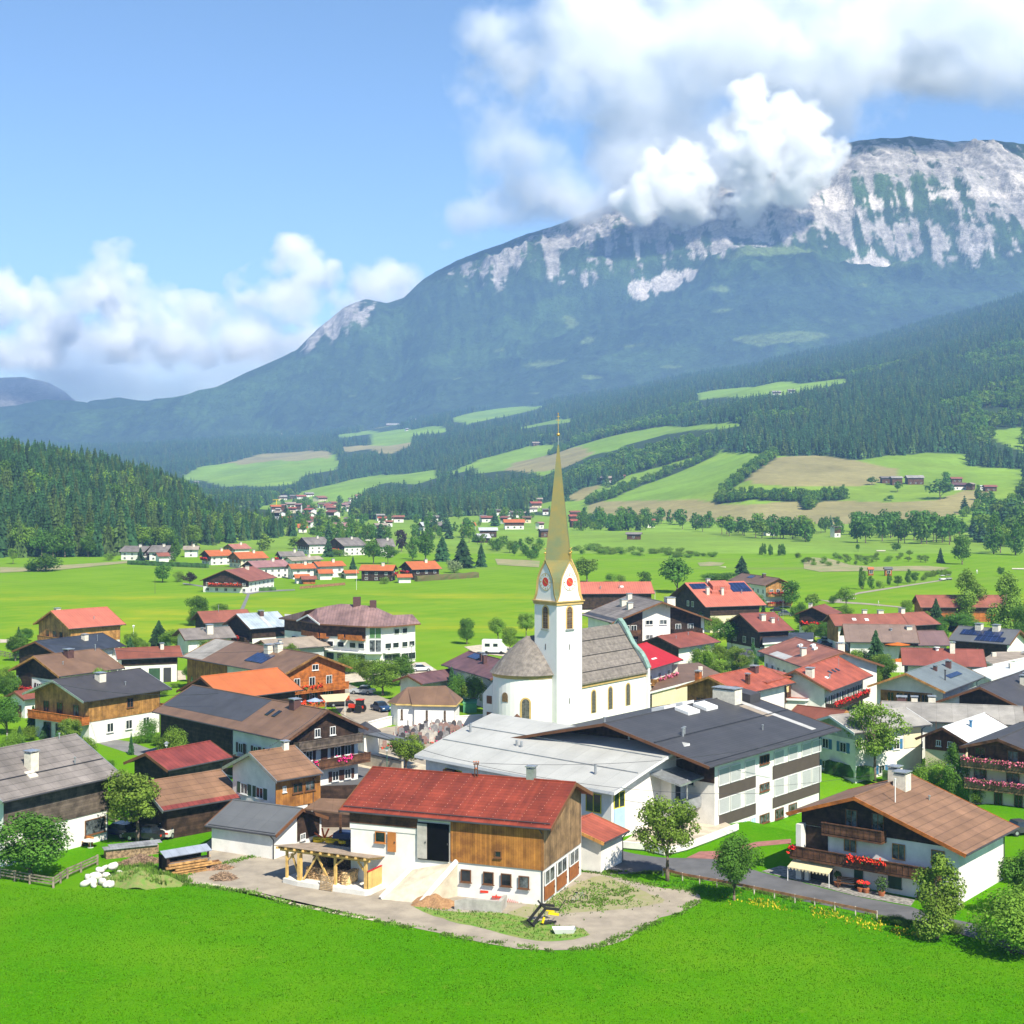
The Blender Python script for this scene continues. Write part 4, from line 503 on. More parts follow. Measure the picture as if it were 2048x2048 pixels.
{'name':'chalet','label':'brown tiled chalet with dark timber gable, yellow awning and red balcony flowers at lower right','cat':'house','g':(33.52,135.09,51.8,12.38,19.95,4.6,3.43),'ops':[('clad',['a',4.75,'dark']),('clad',['a',-.2,'dark',2.96,5.2,4.7,.05]),('door',['a',5.35,-.4,.5,5.3,'@WHITE','pier',.9]),('balcony',['a',-2.6,3,4.5,1.1,'brown']),('balcony',['a',-7.6,6,2.05,1.3,'brown','red',[(-3.2,.5),(5.3,6.1)]]),('win',['a',[.67,-1.8],5.2,1.1,1.5,'@F_BROWN','@CURTAIN']),('win',['a',[.8,-3.7,-7.2],3,1.15,1.35,'@W_HONEY','@CURTAIN',None,'window',1,False]),('win',['a',[-3.35],.55,1.2,1.15,'@SH_GREEN','@SH_GREEN']),('door',['a',0,-.1,.8,1.9,'@SH_GREEN']),('win',['a',[-5.8],.1,.9,.5,'@F_BROWN']),('door',['a',3.4,-.2,1.9,1.9,'@DARKM','doorway']),('chimney',[1.6,-1,1.2,1.3]),('chimney',[4.4,.9,1,1.1]),('pipe',[-2.6,-2.2,2,.05,'@F_WHITE']),('pipe',[2,-3.4,.3]),('win',['f',[],1])],'roof':'btile','key':'chalet','trim':'@W_ORANGE','Wk':6.5,'zb':-.5,'oe':1,'og':1,'wall':'white'},  # dark cladding strip beside the pier paints in the shade of a balcony recess
{'name':'chalet','label':'chalet with two rows of bright pink balcony flowers at the right edge','cat':'house','g':(58.87,171.27,53.1,20.05,8.5,6,1.29),'ops':[('clad',['a',4.2,'brown',-4.4,3.6]),('balcony',['a',-8.4,4,4,1.1,'gable','mixed',[(-8.2,3.9)]]),('balcony',['a',-8.4,3.6,1.7,1.1,'gable','mixed',[(-8.2,3.5)]]),('win',['a',[5.4],3.7,1,1.1,'@F_WHITE']),('win',['a',[2.2,-1.4,-4.6],4.3,1.2,1.7,'@F_BROWN']),('win',['a',[2.2,-1.4,-4.6],2,1.4,1.6,'@F_BROWN']),('win',['a',[2.6,.2,-2,-4.4],-.1,.9,1.4,'@F_BROWN'])],'roof':'dark','wall':'cream','trim':'@W_BROWN','zb':-1.5},
{'name':'school','label':'long three storey white school with slate grey roof and dark window bands','cat':'school','g':(18.66,168.82,50.8,28.44,25.8,6.9,2.97),'ops':[('clad',['f',2.9,'bandc',-10.4,-3,4.12,.05,'dark_band']),('clad',['f',.02,'bandc',-10.4,-3,1.2,.05,'dark_band']),('clad',['f',3.1,'bandc',.6,11.2,4.55,.05,'dark_band']),('clad',['f',0,'bandc',.6,11.2,1.12,.05,'dark_band']),('win',['f',[-9.5,-7.2,-4.2],4.2,2.1,1.75,'@F_WHITE','@BLIND',None,'window',0,False]),('win',['f',[-9.5,-7.2,-4.2],1.25,2.1,1.6,'@F_WHITE','@BLIND',None,'window',0,False]),('win',['f',[1.95,5.05,8.15,10.5],4.62,2.1,1.45,'@F_WHITE','@BLIND',None,'window',0,False]),('win',['f',[1.95,5.05,8.15,10.5],1.18,2.1,1.85,'@F_WHITE','@BLIND',None,'window',0,False]),('win',['f',[-1.2],5.1,2,.95,'@F_BROWN','@GLASS',None,'window',2]),('win',['f',[-1.2],2.2,2,.85,'@F_BROWN','@CURTAIN',None,'window',2]),('win',['f',[-1.2],-1.2,2,.95,'@F_BROWN','@CURTAIN',None,'window',2]),('win',['f',[-5.5,-3.6],-1.6,1,1.4,'@F_WHITE','@SH_PALE']),('win',['f',[2,5],-1.3,1.8,1.1,'@F_BROWN','@CURTAIN',None,'window',2]),('win',['a',[-8.5],4,1.6,1.5,'@F_WHITE']),('clad',['a',4.6,'dark']),('chimney',[9.2,-.9,1.6,1.3,'@CHIM',True,3]),('on_roof',[9.9,10.9,-11.5,-1.4,.04,'@R_PALE','roof_patch']),('on_roof',[8.6,9.8,-6.5,-2.8,.04,'@R_BEIGE','roof_patch']),('on_roof',[-1.4,1,-2.3,-.5,.35,'@F_WHITE','skylight_dome']),('on_roof',[2.4,4.8,-2.3,-.5,.35,'@F_WHITE','skylight_dome']),('on_roof',[-1.4,1,.9,2.6,.4,'@F_WHITE','skylight_dome']),('on_roof',[2.4,4.8,.9,2.6,.4,'@F_WHITE','skylight_dome']),('on_roof',[11.2,13.6,-2.8,.6,1,'@ROOF_DARK','roof_housing']),('guard',[.95]),('guard',[.48]),('pipe',[-8.6,-6.2,.8,.12]),('pipe',[-8,-6,.8,.12]),('pipe',[3.4,-8.9,.5,.08]),('pipe',[-12,1.5,.5,.1])],'roof':'school','key':'school','trim':'@F_BROWN','oe':1.2,'og':3,'zb':-3},
{'name':'guest_house','label':'big house with blue grey roof and glazed honey timber gable','cat':'guest house','g':(60.51,218.36,56.5,19.06,11.11,6,2.22),'ops':[('clad',['a',1.6,'honey',-3.2,4.2,5.4]),('win',['a',[-2.2,-1.1,.3,1.4,2.7],3,1,2.2,'@W_HONEY','@GLASS',None,'window',1,False]),('balcony',['a',-3.2,4.2,1.7,1.2,'honey']),('chimney',[4.6,-1.6,.7,.9,'@CHIMD']),('chimney',[-.6,-1.3,.5,.6,'@CHIMD']),('on_roof',[-1,4.5,-3.7,-2.9,.12,'@SOLAR','solar_panel']),('pipe',[-3.3,-3.6,1.4,.1,'@DARKM']),('auto',['f',(.9,3.4)])],'roof':'blueg','trim':'@W_HONEY','og':1.6},
{'name':'house','label':'dark roofed white house with blackened timber gable at the right edge','cat':'house','g':(68.35,208.46,55.3,21.34,13.45,5,2.79),'ops':[('clad',['a',1.2,'dark',-4.6,3]),('chimney',[1.5,-2.4,1,1.2]),('chimney',[5,-2,1.3,1]),('win',['a',[-1.2,1.4],.2,1.3,1.2,'@F_ORANGE'])],'roof':'dark'},
{'name':'farmhouse','label':'white farmhouse front with blue shutters behind the tall ash','cat':'house','g':(43.6,183.5,30,12.5,8.6,5.6,1.45),'ops':[('win',['a',[1.7,-1.4],2.8,1.1,1.2,'@F_WHITE',None,'@SH_BLUE']),('win',['a',[1.8,-.6],.3,1,1,'@F_WHITE',None,'@SH_BLUE']),('clad',['a',4.6,'gwoodw']),('win',['a',[0],5,.8,.7,'@F_WHITE']),('win',['f',[-2.2,1.2],2.9,1,1.2,'@F_WHITE',None,'@SH_BLUE']),('win',['f',[-4,-1.2],.2,1,1,'@F_WHITE',None,'@SH_BLUE']),('clad',['f',2.9,'cream',2.4,5.2])],'roof':'lgrey','trim':'@F_WHITE'},
{'name':'house','label':'long white house with pale grey roof behind the blue shuttered farmhouse','cat':'house','g':(56.6,193.2,-15,17.5,9.4,4.9,1.6),'ops':[('auto',['f',(1.4,3),.8,.9,2.4]),('chimney',[-4.6,1.4,.8,.9]),('chimney',[-6.2,.6,1.2,.7,'@CHIMD']),('chimney',[-2.4,1.2,.9,1]),('clad',['b',1.5,'gable'])],'roof':'lgrey'},
{'name':'house','label':'small cream house with gleaming white roof and brown gable','cat':'house','g':(54.8,181.8,52,13.5,6.6,4.7,1.6),'ops':[('clad',['a',3.4,'redwood']),('win',['a',[-.6,.8],3.9,.6,.7]),('win',['a',[-1.6],1.2,.8,.9]),('pipe',[-1,-1.2,.7,.15,'@SH_BLUE'])],'roof':'white','wall':'cream','trim':'@W_BROWN'},
{'name':'hotel','label':'big inn wing with coral red roof and a long row of red flowers','cat':'hotel','g':(44.63,219.17,59.1,18.69,10.58,6,2.55),'ops':[('balcony',['f',-8,8.5,3.1,1.1,'dark','red',[(-7.6,8.4)]]),('auto',['f',(1,3.6),.9,1.2,2.2],{'sh':'@SH_GREEN'}),('chimney',[-8.2,-1.8,1,1]),('pipe',[-4,-3.2,.5,.12]),('on_roof',[-1.5,-.9,-2.6,-2,.1,'@GLASS','skylight']),('on_roof',[.2,.8,-2.6,-2,.1,'@GLASS','skylight']),('on_roof',[1.8,2.4,-2.6,-2,.1,'@GLASS','skylight']),('on_roof',[-5,-4.2,-3.2,-2.8,.1,'@F_WHITE','skylight']),('pipe',[3.6,-2,1.3,.03])],'roof':'red','oe':1.3},
{'name':'hotel','label':'big inn block with faded terracotta roof, roof vents and grey patch','cat':'hotel','g':(48.59,237.77,-80.6,21.04,12.91,7,2.17),'ops':[('on_roof',[-5.5,1.8,-6.3,-4.9,.03,'@R_PALE','roof_patch']),('chimney',[3.4,-3.8,.8,1]),('chimney',[6.5,1,1.1,1.1]),('on_roof',[-.6,.4,-1.2,-.6,.3,'@F_WHITE','roof_vent']),('on_roof',[1.8,2.8,-1.8,-1.2,.3,'@F_WHITE','roof_vent']),('on_roof',[-3.6,-2.6,-2.2,-1.6,.3,'@F_WHITE','roof_vent']),('pipe',[0,-3,1,.05]),('auto',['f',(1.2,4),1,1.3,2.4]),('balcony',['f',-9,-4,3.6,1.2,'honey','red'])],'roof':'terr'},
{'name':'hotel','label':'inn with open honey timber gable gallery right of the church','cat':'hotel','g':(30.99,207.12,51.3,14.72,10.33,7,1.95),'ops':[('clad',['a',2.9,'honey']),('balcony',['a',-3.6,4.4,3.6,1.6,'honey']),('win',['a',[-2.6,-.4,2.2],3.8,1.5,2,'@W_HONEY','@GLASS']),('chimney',[3.2,-1,.9,.7,'@CHIMD']),('chimney',[-2.5,-3.2,.5,1.2,'@W_BROWN']),('chimney',[-4.4,3.4,.7,1.3,'@W_ORANGE'])],'roof':'red','trim':'@W_HONEY','og':1.7},
{'name':'shed','label':'small barn with rust red roof behind the school roof','cat':'barn','g':(40.6,196.8,-40,7.2,7.6,3.9,1.55),'ops':[('clad',['b',1.2,'gwood'])],'roof':'rust','trim':'@W_HONEY'},
{'name':'house','label':'white house with vivid red roof behind the church nave','cat':'house','g':(19.11,240.85,62,13.17,12.61,6,2.46),'ops':[('balcony',['f',-3.5,5,3.1,1.1,'honey','mixed',[(-3,4.8)]]),('auto',['f',(1,3.3),1,1.3,2.8],{'fm':'@F_WHITE'}),('on_roof',[-1.5,.3,-4.4,-4.1,.06,'@F_WHITE','snow_guard'])],'roof':'bright','oe':1.4},
{'name':'apartment_house','label':'large white apartment house with wide grey roof and timber balconies','cat':'apartment house','g':(26.29,295.75,-73.2,17.45,20.59,8,3.74),'ops':[('balcony',['b',-8.6,-4.2,5.4,1.4,'brown']),('balcony',['b',-8.6,-4.2,2.6,1.4,'brown','red',[(-8.4,-6)]]),('balcony',['b',2.6,8.6,5.4,1.4,'dark']),('balcony',['b',2.6,8.6,2.6,1.4,'dark','mixed',[(5.2,8.4)]]),('clad',['b',.2,'dark',-8.8,-3.4]),('clad',['b',.2,'dark',2.4,8.8]),('win',['b',[-2,.9],7.2,1.5,.9,'@F_WHITE']),('win',['b',[-2],4.4,1.5,.9,'@F_WHITE']),('win',['b',[.9],4.4,1.5,.9,'@F_WHITE','@W_HONEY']),('win',['b',[-2,.9],1.6,1.5,.9,'@F_WHITE']),('win',['b',[-6.6,-5.2,4,6.6],5.7,1.2,1.5,'@F_WHITE']),('win',['b',[-6.6,-5.2,4,6.6],3,1.2,1.5,'@F_WHITE']),('win',['f',[1,4,7],5.2,1,1.3]),('chimney',[-1.5,-4,1.2,1]),('chimney',[3.4,-4.6,1,1]),('chimney',[-4.6,-1.6,.9,1]),('on_roof',[-8.4,8.4,-9.8,-8.9,.04,'@R_MEMBRANE','roof_patch']),('on_roof',[0,4.5,-4.2,-3.8,.04,'@R_MEMBRANE','roof_patch']),('chimney',[6.6,2.4,1.7,1.3])],'roof':'grey','og':1.8},
{'name':'house','label':'low house with long dull red roof below the white apartment block','cat':'house','g':(31.65,285.94,49.6,13.99,10.14,4,1.81),'ops':[('win',['f',[3],.9,1.4,1,'@F_WHITE']),('pipe',[-3,-1.6,.4]),('clad',['a',2.2,'dark']),('pipe',[2,-1,.4])],'roof':'burgr','trim':'@W_DARK'},
{'name':'hotel','label':'broad guest house with big faded red roof and rows of solar panels','cat':'hotel','g':(47.77,353.42,19.9,15.76,21.27,6,4.77),'ops':[('clad',['f',3.9,'dark']),('clad',['a',1.4,'dark']),('win',['a',[-1.2,1.2],5.2,1.1,1.3]),('win',['a',[-6,-3,0,3,6],2.4,1.1,1.4]),('on_roof',[-7.2,-3,-2.9,-.7,.14,'@SOLAR','solar_panel']),('on_roof',[2.4,7.4,-4.6,-.7,.14,'@SOLAR','solar_panel']),('on_roof',[-2.4,2.2,-3.6,-1.2,1,'@ROOF_SALMON','dormer']),('on_roof',[-3.4,.6,-5.2,-4.4,.5,'@ROOF_SALMON','dormer']),('chimney',[-4.6,-5.2,.7,1.5]),('chimney',[-2,-.4,.8,.9]),('chimney',[-1,-5.6,.6,1.4]),('auto',['f',(.6,),1.1,1.4,3.2]),('pipe',[4.2,-5.4,.8,.1])],'roof':'salmon','wall':'cream','og':1.6},
{'name':'guest_house','label':'guest house with grey brown roof and gable balconies full of orange flowers','cat':'guest house','g':(69.26,418.55,-71.7,22.31,8.98,6,1.91),'ops':[('clad',['b',3.2,'honey']),('balcony',['b',-3.6,3.6,3.2,1.2,'honey','red']),('balcony',['b',-3.6,3.6,.6,1.2,'honey','red']),('win',['b',[-2,0,2],3.5,1,1.4]),('auto',['f',(1,3.6),1,1.2,2.6]),('on_roof',[-4.6,-1.6,-1.9,-.5,.1,'@SOLAR','solar_panel']),('chimney',[3,-.4,.8,.8,'@CHIMD'])],'roof':'brown'},
{'name':'house','label':'dull red roofed house with twin dark gables below the solar guest house','cat':'house','g':(49.73,304.41,23.7,8.38,13.9,5,3),'ops':[('clad',['a',1.6,'dark']),('clad',['f',1.9,'dark']),('win',['a',[-3.8,-.6,3],2.2,1.1,1.3]),('chimney',[-.4,-2.6,1,.9]),('chimney',[1.2,-3.7,.7,.7]),('pipe',[3,-3.2,.5])],'roof':'burgr'},
{'name':'house','label':'small white house with brown roof and red flowered balcony by the golf path','cat':'house','g':(68.8,336.6,59.9,9.2,8,5,1.7),'ops':[('clad',['a',2.6,'dark']),('balcony',['a',-2.2,2.6,2.4,1,'dark','red']),('chimney',[-2,1.2,.7,.9]),('auto',['a',(.6,),.9,1])],'roof':'rust'},
{'name':'house','label':'long red roofed house with skylights behind the greyish brown roof','cat':'house','g':(73.8,313.5,3.8,15.5,9.6,5,1.9),'ops':[('chimney',[0,.5,.9,.9]),('chimney',[3.4,.5,1.1,.8]),('on_roof',[-3.4,-2.6,-2.6,-1.8,.12,'@F_WHITE','skylight']),('on_roof',[-.8,0,-2.8,-2,.12,'@F_WHITE','skylight']),('clad',['a',1.5,'honey'])],'roof':'rustr'},
{'name':'house','label':'white house with wide greyish brown roof and side balcony with orange panels','cat':'house','g':(68.34,279.47,-7.7,13.19,12.17,5.5,2.63),'ops':[('clad',['a',1,'dark']),('balcony',['a',-3,4.4,2.6,1.2,'honey']),('win',['a',[-2,1],3,1.2,1.6]),('win',['f',[2.2],.6,.9,1]),('pipe',[2,-2,.3,.2])],'roof':'brownl','oe':.7},
{'name':'house','label':'white house with purple brown roof behind the orange parasols','cat':'house','g':(74.02,277.98,.3,12.13,9.82,5,2.08),'ops':[('win',['f',[1.2],2.4,1.6,.9,'@F_WHITE']),('chimney',[-.6,-.5,1,1])],'roof':'purple2'},
{'name':'house','label':'red hipped looking roof at the end of the red roofed row','cat':'house','g':(83.2,318.5,25,11,10.6,4.6,2.1),'ops':[('clad',['f',1.2,'dark']),('chimney',[-.4,.2,1,.9])],'roof':'rustr'},
{'name':'house','label':'grey roofed house covered with two rows of dark blue solar panels at the right edge','cat':'house','g':(91.08,286.39,-40.3,12.2,10.1,4.5,2.3),'ops':[('clad',['f',.2,'dark']),('on_roof',[-4.6,3.4,-2.9,-1.2,.14,'@SOLAR','solar_panel']),('on_roof',[-1,4.6,-4.6,-3.1,.14,'@SOLAR','solar_panel']),('chimney',[-1.6,-.8,1.2,1]),('chimney',[1.8,-.8,1.2,1])],'roof':'shed'},
{'name':'house','label':'red brown gabled house with white trim at the right edge behind the flat white roofs','cat':'house','g':(95.5,262,40,9,9,5,2.4),'ops':[('clad',['a',2.8,'redwood']),('auto',['a',(3.2,),1.2,1.3])],'roof':'rustr','trim':'@F_WHITE'},
{'name':'hotel','label':'restaurant with red roof behind the blue grey roofed guest house','cat':'house','g':(71.2,248.5,-11.5,13.2,10.4,5,2.2),'ops':[('chimney',[1.6,-1,.8,1.5]),('clad',['a',1.2,'dark']),('win',['a',[-1.4,1.6],2,1,1.2]),('pipe',[-.8,-.4,.4,.3,'@F_WHITE'])],'roof':'burgr'},
{'name':'house','label':'purple brown roofed house with roof solar panel left of the church','cat':'house','g':(-3.06,238.76,-64.5,19.09,9.63,5,1.97),'ops':[('on_roof',[-6.6,-2.8,-1.6,-.3,.14,'@SOLAR','solar_panel']),('chimney',[-1.5,-1.2,.6,1,'@CHIMD']),('chimney',[.8,-1.8,.6,1.2,'@CHIMD']),('auto',['f',(.8,),1,1.2])],'roof':'purple'},
{'name':'garage','label':'low purple brown roofed annex behind the chapel trees','cat':'outbuilding','g':(-13.3,240.6,50,10,6.4,3.3,1.1),'ops':[('auto',['f',(.8,),.9,.9])],'roof':'purple'},
{'name':'house','label':'white house with silver sheet metal roof and dark gable','cat':'house','g':(-51.9,305.6,38,9.5,11.8,5.4,2.5),'ops':[('clad',['a',2.6,'dark']),('clad',['f',3.4,'dark']),('balcony',['a',-4,4,2.6,1.1,'dark','red',[(-2,1)]]),('auto',['f',(1.3,),1.1,1.2,2.6]),('chimney',[.3,-1,.9,.8,'@CHIMD']),('on_roof',[-.4,.4,-5.5,-1.6,.06,'@R_PALE','roof_patch'])],'roof':'silver'},
{'name':'house','label':'white house with faded red roof beside the silver roofed one','cat':'house','g':(-61.5,318.5,30,11,9,5.2,2),'ops':[('clad',['a',2.4,'dark']),('win',['a',[-1.4,1.4],.8,1.2,1.2]),('pipe',[-1,-.5,1.4,.05])],'roof':'rustr'},
{'name':'house','label':'flat looking greige roofed bungalow in the garden trees','cat':'house','g':(-61.4,299.2,28,10.4,9.4,3.8,1.7),'ops':[('chimney',[.4,-2.3,1.2,1.5]),('pipe',[-.6,-.8,.4,.2])],'roof':'lgreyb'},
{'name':'outbuilding','label':'long low outbuilding with pale beige roof before the white hotel','cat':'outbuilding','g':(-42.5,287,37.8,12.5,9,3.3,1.5),'ops':[('win',['f',[2,4],.8,1.1,.9]),('chimney',[-3.4,-2.2,.5,.6])],'roof':'beige','wall':'grey'},
{'name':'farmhouse','label':'long red roofed farmhouse directly right of the church tower','cat':'house','g':(26,398,4,22,12.5,5,2.6),'ops':[('clad',['f',.8,'dark']),('on_roof',[2.4,3.2,-3,-2.4,.2,'@F_WHITE','roof_vent']),('pipe',[-3,-3.6,.6,.15]),('pipe',[2,-3.4,.8,.1])],'roof':'salmon'},
{'name':'barn','label':'red brown barn half hidden by the tall yellow green trees','cat':'barn','g':(112,372,0,24,10,3.6,2.6),'roof':'rustr','wall':'orange','ops':[('clad',['f',2.2,'brown'])]}]
CLOUDS=[('dense bright white cumulus puff against the mountain, left of the taller one',[(716,6760,1339,204,143,193),(626,6800,1430,118,83,109),(784,6840,1430,91,63,91),(852,6760,1283,113,79,102),(592,6800,1283,136,95,113),(728,6840,1237,159,111,82),(781,6760,1465,104,73,98),(861,6800,1384,77,54,73),(637,6840,1508,45,32,42),(714,6760,1435,45,31,41),(833,6800,1475,44,31,44),(786,6840,1495,50,35,50),(789,6760,1331,45,32,41),(937,6800,1291,55,38,49),(491,6840,1296,57,40,48),(583,6760,1364,61,43,51),(648,6800,1281,67,47,40),(846,6840,1240,86,60,52)],'white'),('tallest bright white cumulus tower in front of the rocky mountain',[(1175,6660,1510,246,172,212),(1063,6700,1644,138,97,156),(1264,6740,1599,168,117,134),(1353,6660,1488,134,94,134),(1085,6700,1354,201,141,145),(1063,6740,1242,134,94,89),(1242,6660,1354,156,109,134),(1018,6700,1510,123,86,134),(1122,6740,1656,147,103,127),(1267,6660,1642,110,77,95),(1039,6700,1753,51,36,57),(1105,6740,1747,75,52,84),(1139,6660,1603,70,49,56),(1152,6700,1643,66,46,53),(1452,6740,1507,50,35,50),(1454,6660,1493,47,33,47),(1236,6700,1355,121,84,87),(936,6740,1366,76,53,55),(964,6660,1253,63,44,42),(1059,6700,1306,55,39,37),(1151,6740,1415,93,65,79),(1246,6660,1450,73,51,63),(998,6700,1604,44,31,48),(960,6740,1585,73,51,79)],'white'),('broad grey and white cloud filling the upper right sky above the peaks',[(421,7560,2063,684,308,532),(573,7600,1607,659,296,380),(91,7640,1353,431,194,152),(953,7560,2113,963,433,481),(1966,7600,2341,963,433,329),(775,7640,1708,659,296,431),(1459,7560,2063,557,251,355),(319,7600,2291,583,262,431),(1358,7640,2291,811,365,380),(2422,7560,2113,557,251,228),(395,7600,1429,608,274,152),(1155,7640,1531,608,274,279),(91,7560,2316,329,148,203),(-10,7600,1733,304,137,329),(142,7640,1429,355,160,190),(-137,7560,1328,279,125,89),(-187,7600,2316,203,91,152),(699,7640,1467,431,194,190),(1054,7560,1493,380,171,203),(269,7600,1366,329,148,139),(1307,7640,1683,253,114,253),(2219,7560,2291,659,296,304)],'soft'),('small grey wisp of cloud above the left shoulder of the mountain',[(-262,7160,1260,77,54,67),(-322,7200,1140,108,76,53),(-178,7240,1188,96,67,72)],'soft'),('towering white cumulus left of the valley with a rounded top',[(-4584,16960,2359,425,255,312),(-4839,17000,2076,397,238,340),(-4273,17040,2019,453,272,340),(-4046,16960,1736,453,272,340),(-3649,17000,1793,510,306,312),(-4556,17040,1679,623,374,340),(-3876,16960,1453,623,374,255),(-4420,17000,2552,236,142,173),(-4266,17040,2368,192,115,141),(-4546,16960,2116,236,141,202),(-4543,17000,2093,225,135,192),(-4255,17040,2264,178,107,133),(-4610,16960,2049,196,117,147),(-4283,17000,1912,246,148,185),(-4247,17040,1933,245,147,184),(-3435,16960,1979,209,125,127),(-3269,17000,1816,244,146,149),(-4421,17040,1914,245,147,147),(-5019,16960,1711,243,146,146),(-3949,17000,1634,276,166,166),(-4317,17040,1514,295,177,177)],'far'),('cumulus heap at the left edge of the sky',[(-5857,17460,1961,467,280,408),(-5448,17500,1903,408,245,321),(-5973,17540,2253,204,122,233),(-5623,17460,1553,758,455,321),(-5098,17500,1669,408,245,292),(-6323,17540,1844,467,280,467),(-5546,17460,2096,267,160,234),(-5924,17500,2250,231,138,202),(-5709,17540,2024,226,136,178),(-5695,17460,2039,164,98,129),(-6125,17500,2275,100,60,114),(-5911,17540,2406,93,56,106),(-5089,17460,1632,269,161,161),(-5436,17500,1771,396,237,237),(-4849,17540,1792,178,107,127),(-5362,17460,1776,169,101,121),(-6359,17500,2179,263,158,263),(-6660,17540,1935,207,124,207)],'far'),('twin topped cumulus in the middle of the horizon behind the rocky knoll',[(-2332,16460,2401,385,231,248),(-2112,16500,2264,275,165,192),(-2662,16540,2098,412,248,302),(-2332,16460,1906,495,297,330),(-1892,16500,1851,330,198,220),(-2882,16540,1741,440,264,330),(-2552,16460,1466,715,429,275),(-2341,16500,2579,231,138,148),(-2465,16540,2559,228,137,146),(-1956,16460,2354,111,67,78),(-1947,16500,2346,123,74,86),(-2961,16540,2154,206,123,151),(-2614,16460,2314,213,128,156),(-2598,16500,2071,196,118,131),(-2498,16540,2118,286,172,191),(-1648,16460,1877,178,107,119),(-2032,16500,1981,158,95,106),(-2867,16540,1978,189,114,142),(-2912,16460,1978,184,110,138),(-2095,16500,1569,322,193,193),(-3087,16540,1481,279,167,167)],'far'),('white cumulus rising just behind the left shoulder of the mountain',[(-1364,15460,2051,336,202,217),(-1106,15500,2051,232,140,181),(-1519,15540,1948,258,155,181),(-1209,15460,1844,413,248,207),(-1331,15500,2206,155,93,100),(-1592,15540,2117,150,90,97),(-1234,15460,2139,97,58,76),(-1238,15500,2136,88,53,68),(-1365,15540,2027,138,83,97),(-1392,15460,2046,154,93,108),(-1319,15500,1983,147,88,88),(-1091,15540,1982,182,109,109)],'far'),('thin pale bank of cloud low over the left horizon',[(-4773,18460,1454,1603,802,308),(-3540,18500,1485,1233,617,308),(-5945,18540,1485,1233,617,278),(-3971,18460,1639,987,493,278),(-4711,18500,1084,1973,987,247)],'veil')]

# ================================================================ LAND
def cover_mat(name,sc1,sc2,amp=.35,bump=0,bd=1.0):
    m=bpy.data.materials.new(name);m.use_nodes=True;t=m.node_tree;N=t.nodes;L=t.links;b=N['Principled BSDF']
    b.inputs['Roughness'].default_value=.95;b.inputs['Specular IOR Level'].default_value=.1
    at=N.new('ShaderNodeAttribute');at.attribute_name='cover';tc=N.new('ShaderNodeTexCoord')
    cur=at.outputs['Color'];hs=[]
    for sc,am in ((sc1,amp),(sc2,amp*.8)):
        no=N.new('ShaderNodeTexNoise');no.inputs['Scale'].default_value=sc;no.inputs['Detail'].default_value=6;no.inputs['Roughness'].default_value=.65
        L.new(tc.outputs['Object'],no.inputs['Vector']);mp=N.new('ShaderNodeMapRange');mp.inputs[1].default_value=.3;mp.inputs[2].default_value=.7;mp.inputs[3].default_value=1-am;mp.inputs[4].default_value=1+am
        L.new(no.outputs['Fac'],mp.inputs[0]);h=N.new('ShaderNodeHueSaturation');L.new(mp.outputs[0],h.inputs['Value']);L.new(cur,h.inputs['Color']);cur=h.outputs[0];hs.append(no)
    L.new(cur,b.inputs['Base Color'])
    if bump:
        bp=N.new('ShaderNodeBump');bp.inputs['Strength'].default_value=bump;bp.inputs['Distance'].default_value=bd;L.new(hs[-1].outputs['Fac'],bp.inputs['Height']);L.new(bp.outputs[0],b.inputs['Normal'])
    return m
C_MEAD=np.array([.165,.275,.030]);C_MOWN=np.array([.25,.22,.095]);C_FLOOR=np.array([.030,.055,.022]);C_ROCK=np.array([.31,.285,.26]);C_SCREE=np.array([.50,.45,.40]);C_ALP=np.array([.12,.17,.05])
def meadow_mask(X,Y):
    r=np.zeros(np.shape(X),bool)
    for p in MEADOWS:r|=inpoly(X,Y,p)
    for p in HEDGES:r&=~inpoly(X,Y,p)
    return r
# hills: fan of rows from the flat valley to the first wooded crest
NU,NV=360,330
uu=np.linspace(-1100,3100,NU);yy=680*(5000/680.)**np.linspace(0,1,NV)
U,Yg=np.meshgrid(uu,yy,indexing='ij');Xg=(U-1024)/3000*Yg
Zg=hills_z(Xg,Yg)-0.02
Zg=np.where(Yg>4750,Zg-(Yg-4750)*.6,Zg)
md=meadow_mask(Xg,Yg);mo=np.zeros(md.shape,bool)
for p in MOWN:mo|=inpoly(Xg,Yg,p)
flat=(Zg<1.0)
md=md|flat
cov=np.where(md[...,None],np.where(mo[...,None],C_MOWN,C_MEAD),C_FLOOR)
nz=fbm(Xg/90,Yg/90,4)[...,None];cov=np.where(md[...,None],cov*(.82+.4*nz)+np.array([.05,.03,0])*(fbm(Xg/200+9,Yg/60,3)[...,None]-.35).clip(0),cov)
V=np.stack([Xg.ravel(),Yg.ravel(),Zg.ravel()],1)
hm=cover_mat('hill_cover',.02,.15,.18,0)
me=npmesh('hills',V,grid_faces(NU,NV),[hm]);setattr_col(me,'cover',cov.reshape(-1,3))
tag(link(bpy.data.objects.new('hills',me)),kind='structure')
